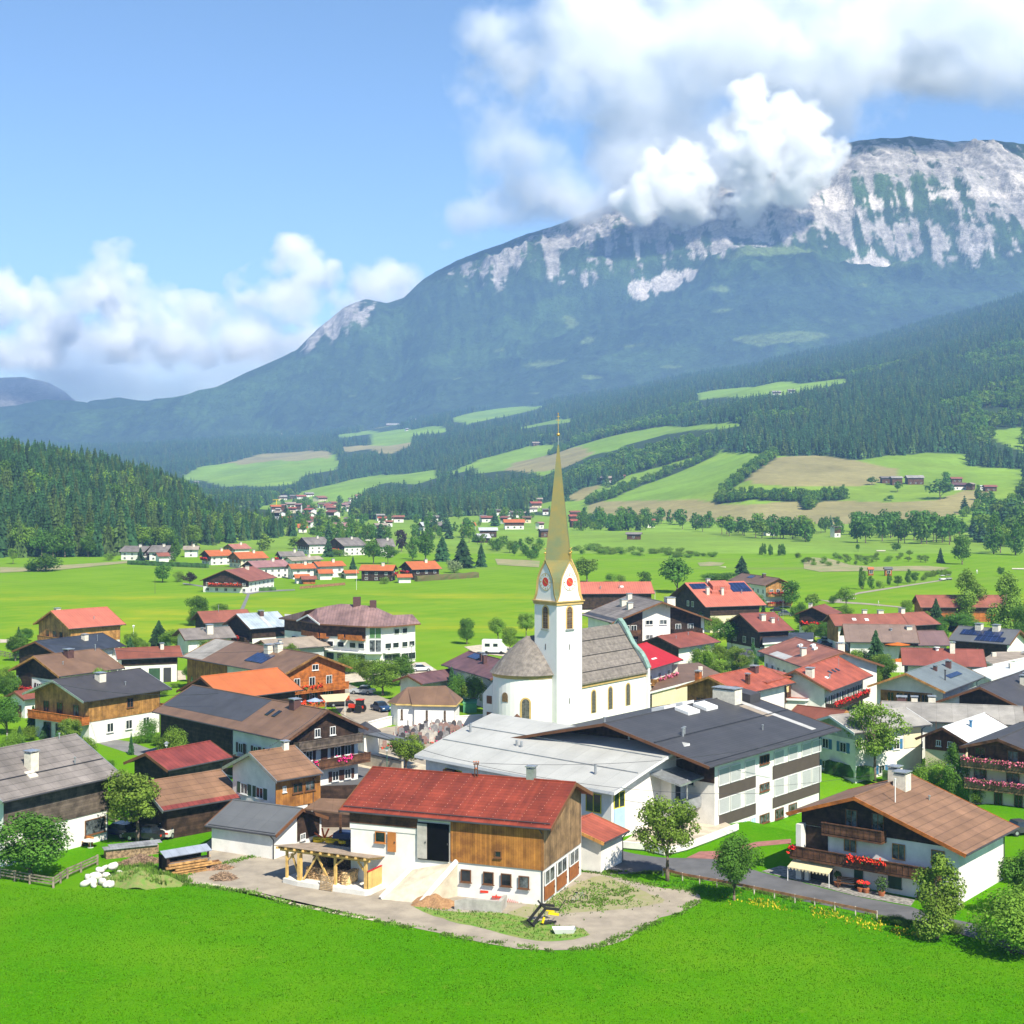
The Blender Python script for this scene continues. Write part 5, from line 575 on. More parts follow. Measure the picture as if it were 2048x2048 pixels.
# ---- the massif
NU,NV=1050,440
uu=np.linspace(-500,2700,NU)
tt=np.linspace(0,1,NV);yy=4930+4300*tt**1.05
U,Yg=np.meshgrid(uu,yy,indexing='ij');Xg=(U-1024)/3000*Yg
mu=[-500,0,200,265,424,498,594,636,689,731,774,806,848,912,975,1060,1124,1300,1500,1600,1685,1749,1823,1908,1982,2048,2700]
ms=[835,835,822,811,779,742,700,657,615,599,606,596,556,519,498,466,445,380,320,292,286,278,273,286,278,286,330]
vs=np.interp(U,mu,ms)
vm=np.interp(U,[-500,0,265,500,700,900,1100,1300,1400,1500,1590,1700,1850,2048,2700],[860,860,850,830,790,725,665,600,560,520,503,530,545,545,600])
vf=np.interp(U,[-500,0,300,600,800,1024,1200,1500,1800,2048,2700],[905,905,900,885,862,832,810,758,690,625,520])
vm=np.maximum(vm,vs+10)
YR=7900.;YM=6500.
zf=36+(950-vf)*4930/3000;zm=36+(950-vm)*YM/3000;zs=36+(950-vs)*YR/3000
t1=np.clip((Yg-4930)/(YM-4930),0,1);t2=np.clip((Yg-YM)/(YR-YM),0,1);t3=np.clip((Yg-YR)/1300,0,1)
Zg=zf+(zm-zf)*(t1**.85)+(zs-zm)*(.72*t2+.28*np.clip((t2-.12)/.25,0,1))-t3*1900
hh=np.clip((Zg-250)/900,0,1)
gul=ridged(Xg/330+Yg/2600,Yg/1300,5)-.6
det=fbm(Xg/60,Yg/90,5)-.5
edge=np.clip(t2*1.3,0,1)
env=np.minimum(1,np.clip(YR-Yg,0,9e9)/350+.10)
spur=ridged(Xg/900+Yg/1500+.7,Yg/1900,3)-.62;Zg=Zg+spur*260*np.clip(t1*1.6,0,1)*np.clip(1-edge*1.4,0,1)
Zg=Zg+hh*(gul*(60+330*edge*(1-.65*np.clip((t2-.55)/.3,0,1)))*env+det*(20+60*edge)*env*.7)+ (1-edge)*(ridged(Xg/620+3,Yg/900,5)-.6)*210*np.clip(t1*2,0,1)
dx=np.gradient(Zg,axis=0)/np.maximum(np.gradient(Xg,axis=0),1e-3)
fine=fbm(Xg/45,Zg/30+Yg/150,5);strk=fbm(Xg/34,Zg/320+Yg/900+3,4);big=fbm(Xg/420+2,Zg/260+8,3)
def blob(x,z,rx,rz):return np.exp(-(((Xg-x)/rx)**2+((Zg-z)/rz)**2))
rk=0
for x,z,rx,rz,wt in MASSIF_ROCK:rk=rk+wt*blob(x,z,rx,rz)
sc=0
for x,z,rx,rz,wt in MASSIF_SCREE:sc=sc+wt*blob(x,z,rx,rz)
al=0
for x,z,rx,rz,wt in MASSIF_ALP:al=al+wt*blob(x,z,rx,rz)
def sst(a,b,x):
    t=np.clip((x-a)/(b-a),0,1);return t*t*(3-2*t)
rock=sst(.42,.58,rk*.70+(fine-.5)*.8+(strk-.5)*1.2+(gul)*.5)*sst(.12,.3,rk+0*fine)
scree=sst(.48,.62,sc*.75+(fine-.5)*.5+(strk-.5)*1.6)*sst(.12,.3,sc+0*fine)
alp=sst(.45,.62,al*.7+(fine-.5)*.5+(big-.5)*.6)
forest=np.array([.030,.056,.022])*(0.6+.9*fbm(Xg/25,Yg/60,4)[...,None])+np.array([.016,.030,.005])*sst(.5,.7,fbm(Xg/190+7,Zg/110,4))[...,None]
c=forest*(1-alp[...,None])+C_ALP*alp[...,None]
rc=C_ROCK*(.35+.75*fbm(Xg/26+5,Zg/120,4)[...,None]+.55*fbm(Xg/300,Zg/14+Xg/200,3)[...,None])
c=c*(1-rock[...,None])+rc*rock[...,None]
c=c*(1-scree[...,None])+C_SCREE*scree[...,None]
V=np.stack([Xg.ravel(),Yg.ravel(),Zg.ravel()],1)
mm=cover_mat('massif_cover',.015,.06,.30,1.0,14.)
me=npmesh('mountains',V,grid_faces(NU,NV),[mm]);setattr_col(me,'cover',c.reshape(-1,3))
tag(link(bpy.data.objects.new('mountain_massif',me)),kind='structure')
# ---- ranges at the head of the valley (left)
def far_range(name,us,vs_,Y,dep,rockz,seed,pale):
    nu,nv=220,40
    ua=np.linspace(us[0],us[-1],nu);U,T=np.meshgrid(ua,np.linspace(0,1,nv),indexing='ij')
    sk=np.interp(U,us,vs_);Yv=Y+dep*T;z1=36+(950-sk)*(Y+dep*.6)/3000
    prof=np.where(T<.6,(T/.6)**.8,1-((T-.6)/.4)*.8)
    X=(U-1024)/3000*Yv;Z=-60+(z1+60)*prof+(ridged(X/(dep*.12)+seed,Yv/(dep*.3),4)-.6)*z1*.22*np.minimum(1,np.abs(T-.6)*5+.12)
    me=npmesh(name,np.stack([X.ravel(),Yv.ravel(),Z.ravel()],1),grid_faces(nu,nv),[mm])
    r=sst(.45,.6,(Z/z1-rockz)*1.8+fbm(X/200+seed,Z/120,4)*.7)[...,None]
    cc=np.array([.03,.055,.03])*(1-r)+np.array(pale)*r
    setattr_col(me,'cover',cc.reshape(-1,3));tag(link(bpy.data.objects.new(name,me)),kind='structure')
far_range('mountain_range',[-500,-200,-40,0,50,95,120,150,175,230],[880,800,757,755,752,762,775,800,830,880],16000,4000,.35,3,(.22,.21,.2))
far_range('mountain_range',[120,180,240,300,360,420,470],[830,800,794,798,790,800,830],13000,2500,2,5,(.1,.1,.1))
far_range('mountain_range',[-700,-300,-60,0,90,140,200,235,262,330,380,420,470,560],[850,845,815,812,797,797,808,818,822,795,788,783,800,840],9400,1500,2,9,(.1,.1,.1))
# ---- valley floor: one flat sheet from behind the camera to beyond the hills
g=MB()
GZ=0.0
nx=40
xs=np.concatenate([np.linspace(-9000,-400,12),np.linspace(-350,-135,10),np.arange(-130,131,2.5),np.linspace(135,350,10),np.linspace(400,9000,12)])
ys=np.concatenate([np.linspace(-1500,20,6),np.arange(50,240,2.5),np.linspace(245,720,30),np.geomspace(760,5200,14)])
def ground_z(X,Y):
    X=np.asarray(X,float);Y=np.asarray(Y,float)
    a=(X-38)*.616+(Y-164)*.788;b=-(X-38)*.788+(Y-164)*.616     # the school yard lies in a shallow dip
    z=-2.2*np.exp(-(np.maximum(np.abs(a)-8,0)/4.5)**2)*np.exp(-(np.maximum(np.abs(b+0)-4,0)/4)**2)
    z=z-.35*np.clip((112-Y)/30,0,1)**2+.28*(fbm(X/14,Y/14,3)-.5)*np.clip((124-Y)/15,0,1)
    return z
Xv,Yv=np.meshgrid(xs,ys,indexing='ij');Zv=np.where(Yv>700,-0.5-(Yv-700)*.004,ground_z(Xv,Yv))*1.0
V=np.stack([Xv.ravel(),Yv.ravel(),Zv.ravel()],1)
def ground_mat():
    m=bpy.data.materials.new('meadow_grass');m.use_nodes=True;t=m.node_tree;N=t.nodes;L=t.links;b=N['Principled BSDF']
    b.inputs['Roughness'].default_value=1;b.inputs['Specular IOR Level'].default_value=0
    tc=N.new('ShaderNodeTexCoord')
    def noise(sc,det=4,ro=.6,vec=None):
        n=N.new('ShaderNodeTexNoise');n.inputs['Scale'].default_value=sc;n.inputs['Detail'].default_value=det;n.inputs['Roughness'].default_value=ro;L.new(vec or tc.outputs['Object'],n.inputs['Vector']);return n.outputs['Fac']
    def rng(s,a,b_,c=0,d=1):
        n=N.new('ShaderNodeMapRange');n.inputs[1].default_value=a;n.inputs[2].default_value=b_;n.inputs[3].default_value=c;n.inputs[4].default_value=d;L.new(s,n.inputs[0]);return n.outputs[0]
    def mix(f,A,B,bt='MIX'):
        n=N.new('ShaderNodeMix');n.data_type='RGBA';n.blend_type=bt;L.new(f,n.inputs[0])
        for k,x in ((6,A),(7,B)):
            if isinstance(x,tuple):n.inputs[k].default_value=(*x,1)
            else:L.new(x,n.inputs[k])
        return n.outputs[2]
    sx=N.new('ShaderNodeSeparateXYZ');L.new(tc.outputs['Object'],sx.inputs[0])
    near=(.075,.27,.002);dark=(.042,.17,.002);lite=(.15,.34,.012)
    c=mix(rng(noise(3.2,6,.75),.36,.66),dark,near)
    c=mix(rng(noise(7.5,3,.7),.54,.74,0,.85),c,lite)
    c=mix(rng(noise(.05,5,.65),.42,.68,0,.75),c,(.125,.27,.008))
    c=mix(rng(noise(.6,4,.7),.60,.72,0,.5),c,(.17,.27,.02))
    # middle-distance meadows: paler, with yellow flower drifts
    mid=mix(rng(noise(.05,4),.35,.65),(.125,.255,.012),(.16,.29,.018))
    mp=N.new('ShaderNodeMapping');mp.inputs['Scale'].default_value=(.5,1.0,1);L.new(tc.outputs['Object'],mp.inputs['Vector'])
    fl=rng(noise(.035,6,.7,mp.outputs[0]),.47,.72,0,.85)
    band=rng(sx.outputs[1],300,345,0,1);band2=rng(sx.outputs[1],480,440,0,1)
    mm_=N.new('ShaderNodeMath');mm_.operation='MULTIPLY';L.new(band,mm_.inputs[0]);L.new(band2,mm_.inputs[1])
    m3=N.new('ShaderNodeMath');m3.operation='MULTIPLY';L.new(mm_.outputs[0],m3.inputs[0]);L.new(fl,m3.inputs[1])
    mid=mix(m3.outputs[0],mid,(.38,.36,.02))
    c=mix(rng(sx.outputs[1],150,230),c,mid)
    wv=N.new('ShaderNodeTexWave');wv.inputs['Scale'].default_value=.045;wv.inputs['Distortion'].default_value=1.5;wv.inputs['Detail'].default_value=2;wm=N.new('ShaderNodeMapping');wm.inputs['Rotation'].default_value=(0,0,R_(35));L.new(tc.outputs['Object'],wm.inputs['Vector']);L.new(wm.outputs[0],wv.inputs['Vector'])
    fw=N.new('ShaderNodeMath');fw.operation='MULTIPLY';L.new(rng(sx.outputs[1],190,260,0,.28),fw.inputs[0]);L.new(wv.outputs['Fac'],fw.inputs[1]);c=mix(fw.outputs[0],c,(.19,.30,.03))
    # golf valley: bands of rough
    mp2=N.new('ShaderNodeMapping');mp2.inputs['Scale'].default_value=(.12,.9,1);L.new(tc.outputs['Object'],mp2.inputs['Vector'])
    rough=rng(noise(.03,4,.6,mp2.outputs[0]),.55,.72,0,.8)
    fa=N.new('ShaderNodeMath');fa.operation='MULTIPLY';L.new(rng(sx.outputs[1],470,560),fa.inputs[0]);L.new(rough,fa.inputs[1])
    c=mix(fa.outputs[0],c,(.17,.22,.06))
    L.new(c,b.inputs['Base Color'])
    bp=N.new('ShaderNodeBump');bp.inputs['Strength'].default_value=.9;bp.inputs['Distance'].default_value=.12;L.new(noise(5,5,.75),bp.inputs['Height']);L.new(bp.outputs[0],b.inputs['Normal'])
    return m
GM=ground_mat()
me=npmesh('ground',V,grid_faces(len(xs),len(ys)),[GM],False)
tag(link(bpy.data.objects.new('ground',me)),kind='structure')

# ================================================================ HAZE AND CLOUDS
def haze():
    g=MB();g.box(-2600,2900,-60,4895,-25,640)
    m=bpy.data.materials.new('haze');m.use_nodes=True;N=m.node_tree.nodes;N.remove(N['Principled BSDF'])
    v=N.new('ShaderNodeVolumePrincipled');v.inputs['Color'].default_value=(.32,.53,1.0,1);v.inputs['Density'].default_value=HAZE_D;v.inputs['Anisotropy'].default_value=0
    m.node_tree.links.new(v.outputs[0],N['Material Output'].inputs['Volume'])
    tag(g.build('haze',m),'pale blue haze hanging over the whole valley','haze',kind='stuff')
HAZE_D=1.3e-4
haze()
def cloud_mat(name,dens,nscale,thr,gain,amp=3.2,aniso=0.,col=(1,1,1),step=None,detail=8):
    """density falls from the centre of each unit puff and is eaten into by noise"""
    m=bpy.data.materials.new(name);m.use_nodes=True;t=m.node_tree;N=t.nodes;L=t.links;N.remove(N['Principled BSDF'])
    v=N.new('ShaderNodeVolumePrincipled');v.inputs['Color'].default_value=(*col,1);v.inputs['Anisotropy'].default_value=aniso
    tc=N.new('ShaderNodeTexCoord');ge=N.new('ShaderNodeNewGeometry')
    ln=N.new('ShaderNodeVectorMath');ln.operation='LENGTH';L.new(tc.outputs['Object'],ln.inputs[0])
    no=N.new('ShaderNodeTexNoise');no.inputs['Scale'].default_value=nscale;no.inputs['Detail'].default_value=detail;no.inputs['Roughness'].default_value=.58;L.new(ge.outputs['Position'],no.inputs['Vector'])
    a=N.new('ShaderNodeMath');a.operation='MULTIPLY_ADD';a.inputs[1].default_value=-1.;a.inputs[2].default_value=1.;L.new(ln.outputs['Value'],a.inputs[0])   # 1-r
    b=N.new('ShaderNodeMath');b.operation='MULTIPLY_ADD';b.inputs[1].default_value=amp;L.new(no.outputs['Fac'],b.inputs[0]);L.new(a.outputs[0],b.inputs[2])
    c=N.new('ShaderNodeMapRange');c.inputs[1].default_value=thr;c.inputs[2].default_value=thr+gain;c.inputs[3].default_value=0;c.inputs[4].default_value=dens;L.new(b.outputs[0],c.inputs[0])
    L.new(c.outputs[0],v.inputs['Density']);L.new(v.outputs[0],N['Material Output'].inputs['Volume'])
    return m
def puff(root,x,y,z,rx,ry,rz,m):
    bm=bmesh.new();bmesh.ops.create_icosphere(bm,subdivisions=2,radius=1.0);me=bpy.data.meshes.new('puff');bm.to_mesh(me);bm.free();me.materials.append(m)
    o=link(bpy.data.objects.new('puff',me),root);o.location=(x,y,z);o.scale=(rx,ry,rz);return o
def cloud(label,puffs,m):
    x=sum(p[0] for p in puffs)/len(puffs);y=sum(p[1] for p in puffs)/len(puffs)
    r=empty('cloud',(x,y,0));tag(r,label,'cloud')
    for p in puffs:puff(r,p[0]-x,p[1]-y,p[2],p[3]*1.2,p[4]*1.2,p[5]*1.2,m)
cm_white=cloud_mat('cumulus',.022,.0066,1.9,.36)
cm_soft=cloud_mat('stratus',.0044,.0022,1.64,.5,2.8,col=(.94,.96,.99))
cm_far=cloud_mat('cumulus_far',.0055,.0021,1.80,.6,col=(1,1,1))
cm_veil=cloud_mat('veil',.0014,.0008,1.1,.7,2.2,col=(.9,.95,1))
for lab,ps,mm_ in CLOUDS:
    cloud(lab,ps,{'white':cm_white,'soft':cm_soft,'far':cm_far,'veil':cm_veil}[mm_])

# ================================================================ TREES
M_leaf=mat('leaf_green',(.18,.31,.035),.7,.25,1.1,trans=.35,island=.4,spec=.15)
M_leaf2=mat('leaf_dark',(.095,.215,.028),.75,.25,1.1,trans=.3,island=.4,spec=.15)
M_leaf3=mat('leaf_olive',(.18,.30,.040),.7,.25,1.1,trans=.25,island=.4,spec=.15)
M_leafp=mat('leaf_purple',(.040,.030,.028),.75,.25,1.1,trans=.1,island=.35,spec=.15)
M_need=mat('needles',(.030,.078,.026),.8,.3,.8,island=.75,spec=.1)
M_need2=mat('needles_mixed',(.062,.105,.026),.8,.3,.8,island=.7,spec=.1)
M_bark=mat('bark',(.16,.12,.09),.9,.3,4,bump=.4)
def leaf_cloud(rnd,blobs,n,ls,m=0,mb=None):
    tot=sum(b[3]**2 for b in blobs);vs=[];fs=[]
    for b in blobs:
        k=int(n*b[3]**2/tot)
        for _ in range(k):
            d=Vector((rnd.gauss(0,1),rnd.gauss(0,1),rnd.gauss(0,1))).normalized()
            r=b[3]*(rnd.random()**.28)*(1+.12*math.sin(5*d.x+7*d.y+3*d.z))
            p=Vector(b[:3])+Vector((d.x*r,d.y*r,d.z*r*b[4]))
            if p.z<.02:continue
            nn=(d+Vector((rnd.uniform(-1,1),rnd.uniform(-1,1),rnd.uniform(-.3,1)))*.8).normalized()
            t=nn.orthogonal().normalized();q=Matrix.Rotation(rnd.uniform(0,6.28),3,nn);t=q@t;s_=nn.cross(t)
            a=ls*rnd.uniform(.55,1.25);bb=a*rnd.uniform(.5,.95);i=len(vs)
            vs+=[p-t*a,p-s_*bb*.9+t*a*.1,p+t*a*.9+nn*a*.2,p+s_*bb]
            fs.append((i,i+1,i+2,i+3))
    (mb or MB)
    mb.mesh(vs,fs,m)
def broadleaf(seed,n,ls,form='round',trunk=.25,lean=0):
    """unit tree: height 1, crown width about 1 (scaled when placed); returns crown MB and trunk MB"""
    rnd=random.Random(seed);cr=MB();tk=MB();bl=[]
    c0=trunk+ (1-trunk)*.5
    if form=='round':
        for k in range(15):
            a=rnd.uniform(0,6.28);z=rnd.uniform(-1,1);q=math.sqrt(1-z*z)*rnd.uniform(.35,1.)
            bl.append((q*.33*math.cos(a),q*.33*math.sin(a),c0+z*(1-trunk)*.33,rnd.uniform(.13,.21),.9))
        bl.append((0,0,c0,.27,1.))
    elif form=='tall':
        for k in range(17):
            z=k/16;a=rnd.uniform(0,6.28);q=.30*math.sin(math.pi*(z*.8+.16))*rnd.uniform(.4,1.1)
            bl.append((q*math.cos(a),q*math.sin(a),trunk+.06+z*(.9-trunk),rnd.uniform(.11,.18)*(1.15-.4*z),1.))
    elif form=='open':
        for k in range(34):
            a=rnd.uniform(0,6.28);z=rnd.uniform(-1,1);q=math.sqrt(max(0,1-z*z*.8))*rnd.uniform(.3,1.1)
            bl.append((q*.37*math.cos(a),q*.37*math.sin(a),c0+.02+z*(1-trunk)*.38,rnd.uniform(.09,.15),.8))
    elif form=='bush':
        for k in range(11):
            a=rnd.uniform(0,6.28);q=rnd.uniform(.1,.36);bl.append((q*math.cos(a),q*math.sin(a),rnd.uniform(.2,.72),rnd.uniform(.16,.26),1.1))
        bl.append((0,0,.45,.36,1.2))
    leaf_cloud(rnd,bl,n,ls,0,cr)
    r=.028 if form!='bush' else .02
    top=c0 if form!='tall' else .8
    pts=[(0,0,-.02),(lean*.1+rnd.uniform(-.01,.01),rnd.uniform(-.01,.01),trunk*.6),(lean*.16,0,trunk*1.05),(rnd.uniform(-.03,.03),rnd.uniform(-.03,.03),top)]
    for k in range(3):tk.bar(pts[k],pts[k+1],r*(1-.25*k),0,7,r*(1-.25*(k+1)),True)
    for b in bl[:10]:
        s0=Vector(pts[2]).lerp(Vector(pts[3]),rnd.uniform(-.1,.8));mid=s0.lerp(Vector(b[:3]),.5)+Vector((0,0,-.02))
        tk.bar(s0,mid,r*.42,0,5,r*.28,True);tk.bar(mid,b[:3],r*.28,0,4,r*.1,True)
    return cr,tk
def conifer(seed,tiers,per,trunk=.07,merge=True):
    rnd=random.Random(seed);cr=MB();tk=MB();tk.bar((0,0,-.02),(0,0,.97),.022,0,6,.003)
    for k in range(tiers):
        z=trunk+(1-trunk)*(k/tiers)**.92;R=.46*(1-(k/tiers))**.85+.025;R*=rnd.uniform(.82,1.1)
        for j in range(per):
            a=6.283*(j+rnd.uniform(-.45,.45)+.5*(k%2))/per;rr=R*rnd.uniform(.65,1.15);dr=rnd.uniform(.25,.55)*rr+.012
            d=Vector((math.cos(a),math.sin(a),0));s_=Vector((-d.y,d.x,0));w_=rr*rnd.uniform(.34,.5)*8/per**.9*.5+.012
            z0=z+.06*(1-k/tiers)+.01
            tip=d*rr+Vector((0,0,z-dr*.55));mid=d*rr*.55
            cr.mesh([(0,0,z0+.02),mid+s_*w_+Vector((0,0,z-dr*.5)),tip,mid-s_*w_+Vector((0,0,z-dr*.5)),mid+Vector((0,0,z0-dr*.12))],[(0,4,1),(4,2,1),(0,3,4),(4,3,2)])
    cr.mesh([(0,0,1.02),(.02,0,.93),(-.01,.018,.93),(-.01,-.018,.93)],[(0,1,2),(0,2,3),(0,3,1)])
    return cr,tk
PROTO={}
def proto(key):
    if key in PROTO:return PROTO[key]
    kind,lod,var=key
    n,ls={'hi':(8500,.0175),'mid':(1800,.034),'lo':(420,.064)}[lod]
    if kind in('spruce','mixed'):
        t,p={'hi':(24,15),'mid':(15,10),'lo':(9,7)}[lod]
        cr,tk=conifer(100+var*7+len(lod),t,p);mc=M_need if kind=='spruce' else M_need2
    else:
        form,mc,tr={'round':('round',M_leaf,.22),'dense':('round',M_leaf2,.14),'tall':('tall',M_leaf2,.16),'open':('open',M_leaf3,.30),'olive':('tall',M_leaf3,.14),'bush':('bush',M_leaf,.0),'darkbush':('bush',M_leaf2,.0),
          'purple':('round',M_leafp,.1),'willow':('bush',mat('willow_leaf',(.20,.26,.10),.7,.2,1,island=.3),0)}[kind]
        cr,tk=broadleaf(10+var*13,int(n*(1 if kind!='open' else .85)),ls,form,tr)
    if lod=='hi' or lod=='mid':PROTO[key]=(cr.data('crown',mc),tk.data('trunk',M_bark))
    else:
        i=len(cr.v);cr.mesh(tk.v,tk.f,1);PROTO[key]=(cr.data('tree',[mc,M_bark]),None)
    return PROTO[key]
TREE_NAME={'spruce':'spruce_tree','mixed':'spruce_tree','bush':'bush','darkbush':'bush','willow':'bush'}
TREE_CAT={'spruce':'spruce','mixed':'spruce','bush':'bush','darkbush':'bush','willow':'bush'}
_ti=0
def tree(kind,lod,x,y,z,h,w,label,group=None):
    global _ti;_ti+=1
    rnd=random.Random(_ti*31);a,b=proto((kind,lod,rnd.randrange(3)))
    nm=TREE_NAME.get(kind,'broadleaf_tree');ct=TREE_CAT.get(kind,'tree');rz=rnd.uniform(0,6.28)
    if b is None:
        o=link(bpy.data.objects.new(nm,a));o.location=(x,y,z);o.rotation_euler=(0,0,rz);o.scale=(w,w,h)
    else:
        o=empty(nm,(x,y,z),rz);o.scale=(w,w,h)
        link(bpy.data.objects.new('crown',a),o);link(bpy.data.objects.new('trunk',b),o)
    tag(o,label,ct,group);return o
def gz(x,y):return float(hills_z(np.array([float(x)]),np.array([float(y)]))[0])-.05
def lod(y):return 'hi' if y<380 else ('mid' if y<700 else 'lo')
for k,x,y,h,w_,lab in TREES:tree(k,lod(y),x,y,gz(x,y),h,w_,lab)
KI=['dense','round','tall','spruce','bush','open','mixed','olive']
for lab,grp,L_ in TREE_ROWS:
    for k,x,y,h,w_ in L_:tree(KI[k],lod(y),x,y,gz(x,y),h,w_,lab,grp)
# ---- woods: one mass, far beyond what could be counted
def forest(name,label,P,Sc,protos):
    me=bpy.data.meshes.new(name);me.vertices.add(len(P));me.vertices.foreach_set('co',np.asarray(P,np.float32).ravel())
    at=me.attributes.new('size','FLOAT_VECTOR','POINT');at.data.foreach_set('vector',np.asarray(Sc,np.float32).ravel())
    rr=np.random.RandomState(len(P)).rand(len(P)).astype(np.float32)
    at=me.attributes.new('turn','FLOAT','POINT');at.data.foreach_set('value',rr*6.28)
    at=me.attributes.new('pick','INT','POINT');at.data.foreach_set('value',(rr*977%len(protos)).astype(np.int32))
    o=link(bpy.data.objects.new(name,me));tag(o,label,'woods',kind='stuff')
    g=bpy.data.node_groups.new(name,'GeometryNodeTree');g.interface.new_socket('Geometry',in_out='INPUT',socket_type='NodeSocketGeometry');g.interface.new_socket('Geometry',in_out='OUTPUT',socket_type='NodeSocketGeometry')
    N=g.nodes;L=g.links;gi=N.new('NodeGroupInput');go=N.new('NodeGroupOutput');ip=N.new('GeometryNodeInstanceOnPoints')
    gj=N.new('GeometryNodeGeometryToInstance')
    for mdat in reversed(protos):
        ob=bpy.data.objects.new('forest_tree',mdat);oi=N.new('GeometryNodeObjectInfo');oi.inputs['Object'].default_value=ob;oi.inputs['As Instance'].default_value=True
        L.new(oi.outputs['Geometry'],gj.inputs[0])
    jn=N.new('GeometryNodeJoinGeometry')
    for n_ in [n for n in N if n.bl_idname=='GeometryNodeObjectInfo']:L.new(n_.outputs['Geometry'],jn.inputs[0])
    N.remove(gj)
    def na(nm,ty):
        n=N.new('GeometryNodeInputNamedAttribute');n.data_type=ty;n.inputs['Name'].default_value=nm;return n.outputs['Attribute']
    L.new(gi.outputs[0],ip.inputs['Points']);L.new(jn.outputs[0],ip.inputs['Instance']);ip.inputs['Pick Instance'].default_value=True
    L.new(na('pick','INT'),ip.inputs['Instance Index']);L.new(na('size','FLOAT_VECTOR'),ip.inputs['Scale'])
    cx=N.new('ShaderNodeCombineXYZ');L.new(na('turn','FLOAT'),cx.inputs[2]);L.new(cx.outputs[0],ip.inputs['Rotation']);L.new(ip.outputs[0],go.inputs[0])
    mo=o.modifiers.new('trees','NODES');mo.node_group=g;return o
def hill_points():
    rs=np.random.RandomState(3);out=[]
    y=960.
    while y<4790:
        s=5.2+y/430;n=int((4300/3000*y)/s)
        u=-1050+4100*(np.arange(n)+rs.rand(n))/n;Y=y+rs.rand(n)*s*1.0;X=(u-1024)/3000*Y;out.append(np.stack([X,Y],1));y+=s
    P=np.concatenate(out);X,Y=P[:,0],P[:,1];u=1024+3000*X/Y
    Z=hills_z(X,Y)
    wd_=np.zeros(len(X),bool)
    for p in WOODS:wd_|=inpoly(X,Y,p)
    keep=(~meadow_mask(X,Y))&((Z>2.2)|wd_)&(u>-60)&(u<2110)&~((X<-100)&(Y<1500)&(u<640))
    for p in HEDGES:keep&=~inpoly(X,Y,p)
    vt=950-3000*(Z+19-36)/Y
    for d in(.03,.06,.1,.15,.21,.28,.36):
        X2,Y2=X*(1+d),Y*(1+d);keep&=~(meadow_mask(X2,Y2)&(950-3000*(hills_z(X2,Y2)-36)/Y2>vt))
    for p in CLEARINGS:keep&=~inpoly(X,Y,p)
    keep&=fbm(X/60,Y/60,3)>.25
    X,Y,Z=X[keep],Y[keep],Z[keep];n=len(X)
    far=np.clip((Y-1000)/3500,0,1);h=(13+8*rs.rand(n))*(1+.15*far);wd=h*(.36+.18*rs.rand(n))*(1+.5*far)
    return np.stack([X,Y,Z-.3],1),np.stack([wd,wd,h],1),0
P,Sc,_=hill_points()
conl=[proto(('spruce','lo',v))[0] for v in range(3)]+[proto(('mixed','lo',0))[0]]
brl=[proto(('dense','lo',0))[0],proto(('round','lo',1))[0],proto(('tall','lo',2))[0]]
fz=fbm(P[:,0]/150,P[:,1]/150,3);br=(fz>.62)&(P[:,1]<2600)
forest('forest','spruce forest covering the hillsides below the mountain',P[~br],Sc[~br],conl)
forest('broadleaf_woods','broadleaf copses mixed into the lower hillside forest',P[br],Sc[br]*np.array([1.5,1.5,.75]),brl)
rs=np.random.RandomState(15);hp=[]
for p,n_ in zip(COPSES,(60,150,60,60)):
    q=np.array(p);X=rs.uniform(q[:,0].min(),q[:,0].max(),9000);Y=rs.uniform(q[:,1].min(),q[:,1].max(),9000);k=inpoly(X,Y,p)&(fbm(X/40,Y/60,3)>.46);X,Y=X[k][:n_],Y[k][:n_];hp.append(np.stack([X,Y,hills_z(X,Y)-.5],1))
hp=np.concatenate(hp);h=rs.uniform(6,13,len(hp));wd=h*rs.uniform(.7,1.,len(hp))
forest('valley_copses','clumps of trees filling the valley floor round the far village',hp,np.stack([wd,wd,h],1),brl+conl[:1])
# field hedges on the pastures
rs=np.random.RandomState(5);hp=[]
for p in HEDGES:
    q=np.array(p);X=rs.uniform(q[:,0].min(),q[:,0].max(),6000);Y=rs.uniform(q[:,1].min(),q[:,1].max(),6000);k=inpoly(X,Y,p);X,Y=X[k][:130],Y[k][:130];hp.append(np.stack([X,Y,hills_z(X,Y)-.3],1))
hp=np.concatenate(hp);h=rs.uniform(5,9.5,len(hp));wd=rs.uniform(6,10,len(hp))
forest('field_hedge','hedgerows of small trees dividing the hillside pastures',hp,np.stack([wd,wd,h],1),brl)
# ---- wooded knoll on the left: the nearest trees one by one, those behind as a mass
rs=np.random.RandomState(11);pts=[]
y=640.
while y<1380:
    s=6.2+(y-640)/260;x=-420-(y-640)*.05
    while x<-95-(y-640)*.02:
        px_,py_=x+rs.rand()*s,y+rs.rand()*s;uu_=1024+3000*px_/py_
        lo=np.interp(uu_,[-100,0,200,330,420,560,620],[650,650,655,700,760,860,900])
        if -70<uu_<590 and lo<py_<np.interp(uu_,[300,420,600],[1380,1000,890]):pts.append((px_,py_))
        x+=s
    y+=s
P=np.array(pts);Z=hills_z(P[:,0],P[:,1]);o_=np.argsort(P[:,1]);P=P[o_];Z=Z[o_]
hh_=rs.uniform(17,26,len(P));nn_=0
uP=1024+3000*P[:,0]/P[:,1];hh_=hh_*np.interp(uP,[0,300,420,600],[1,.88,.68,.55])
near=np.zeros(len(P),bool);near[:290]=True
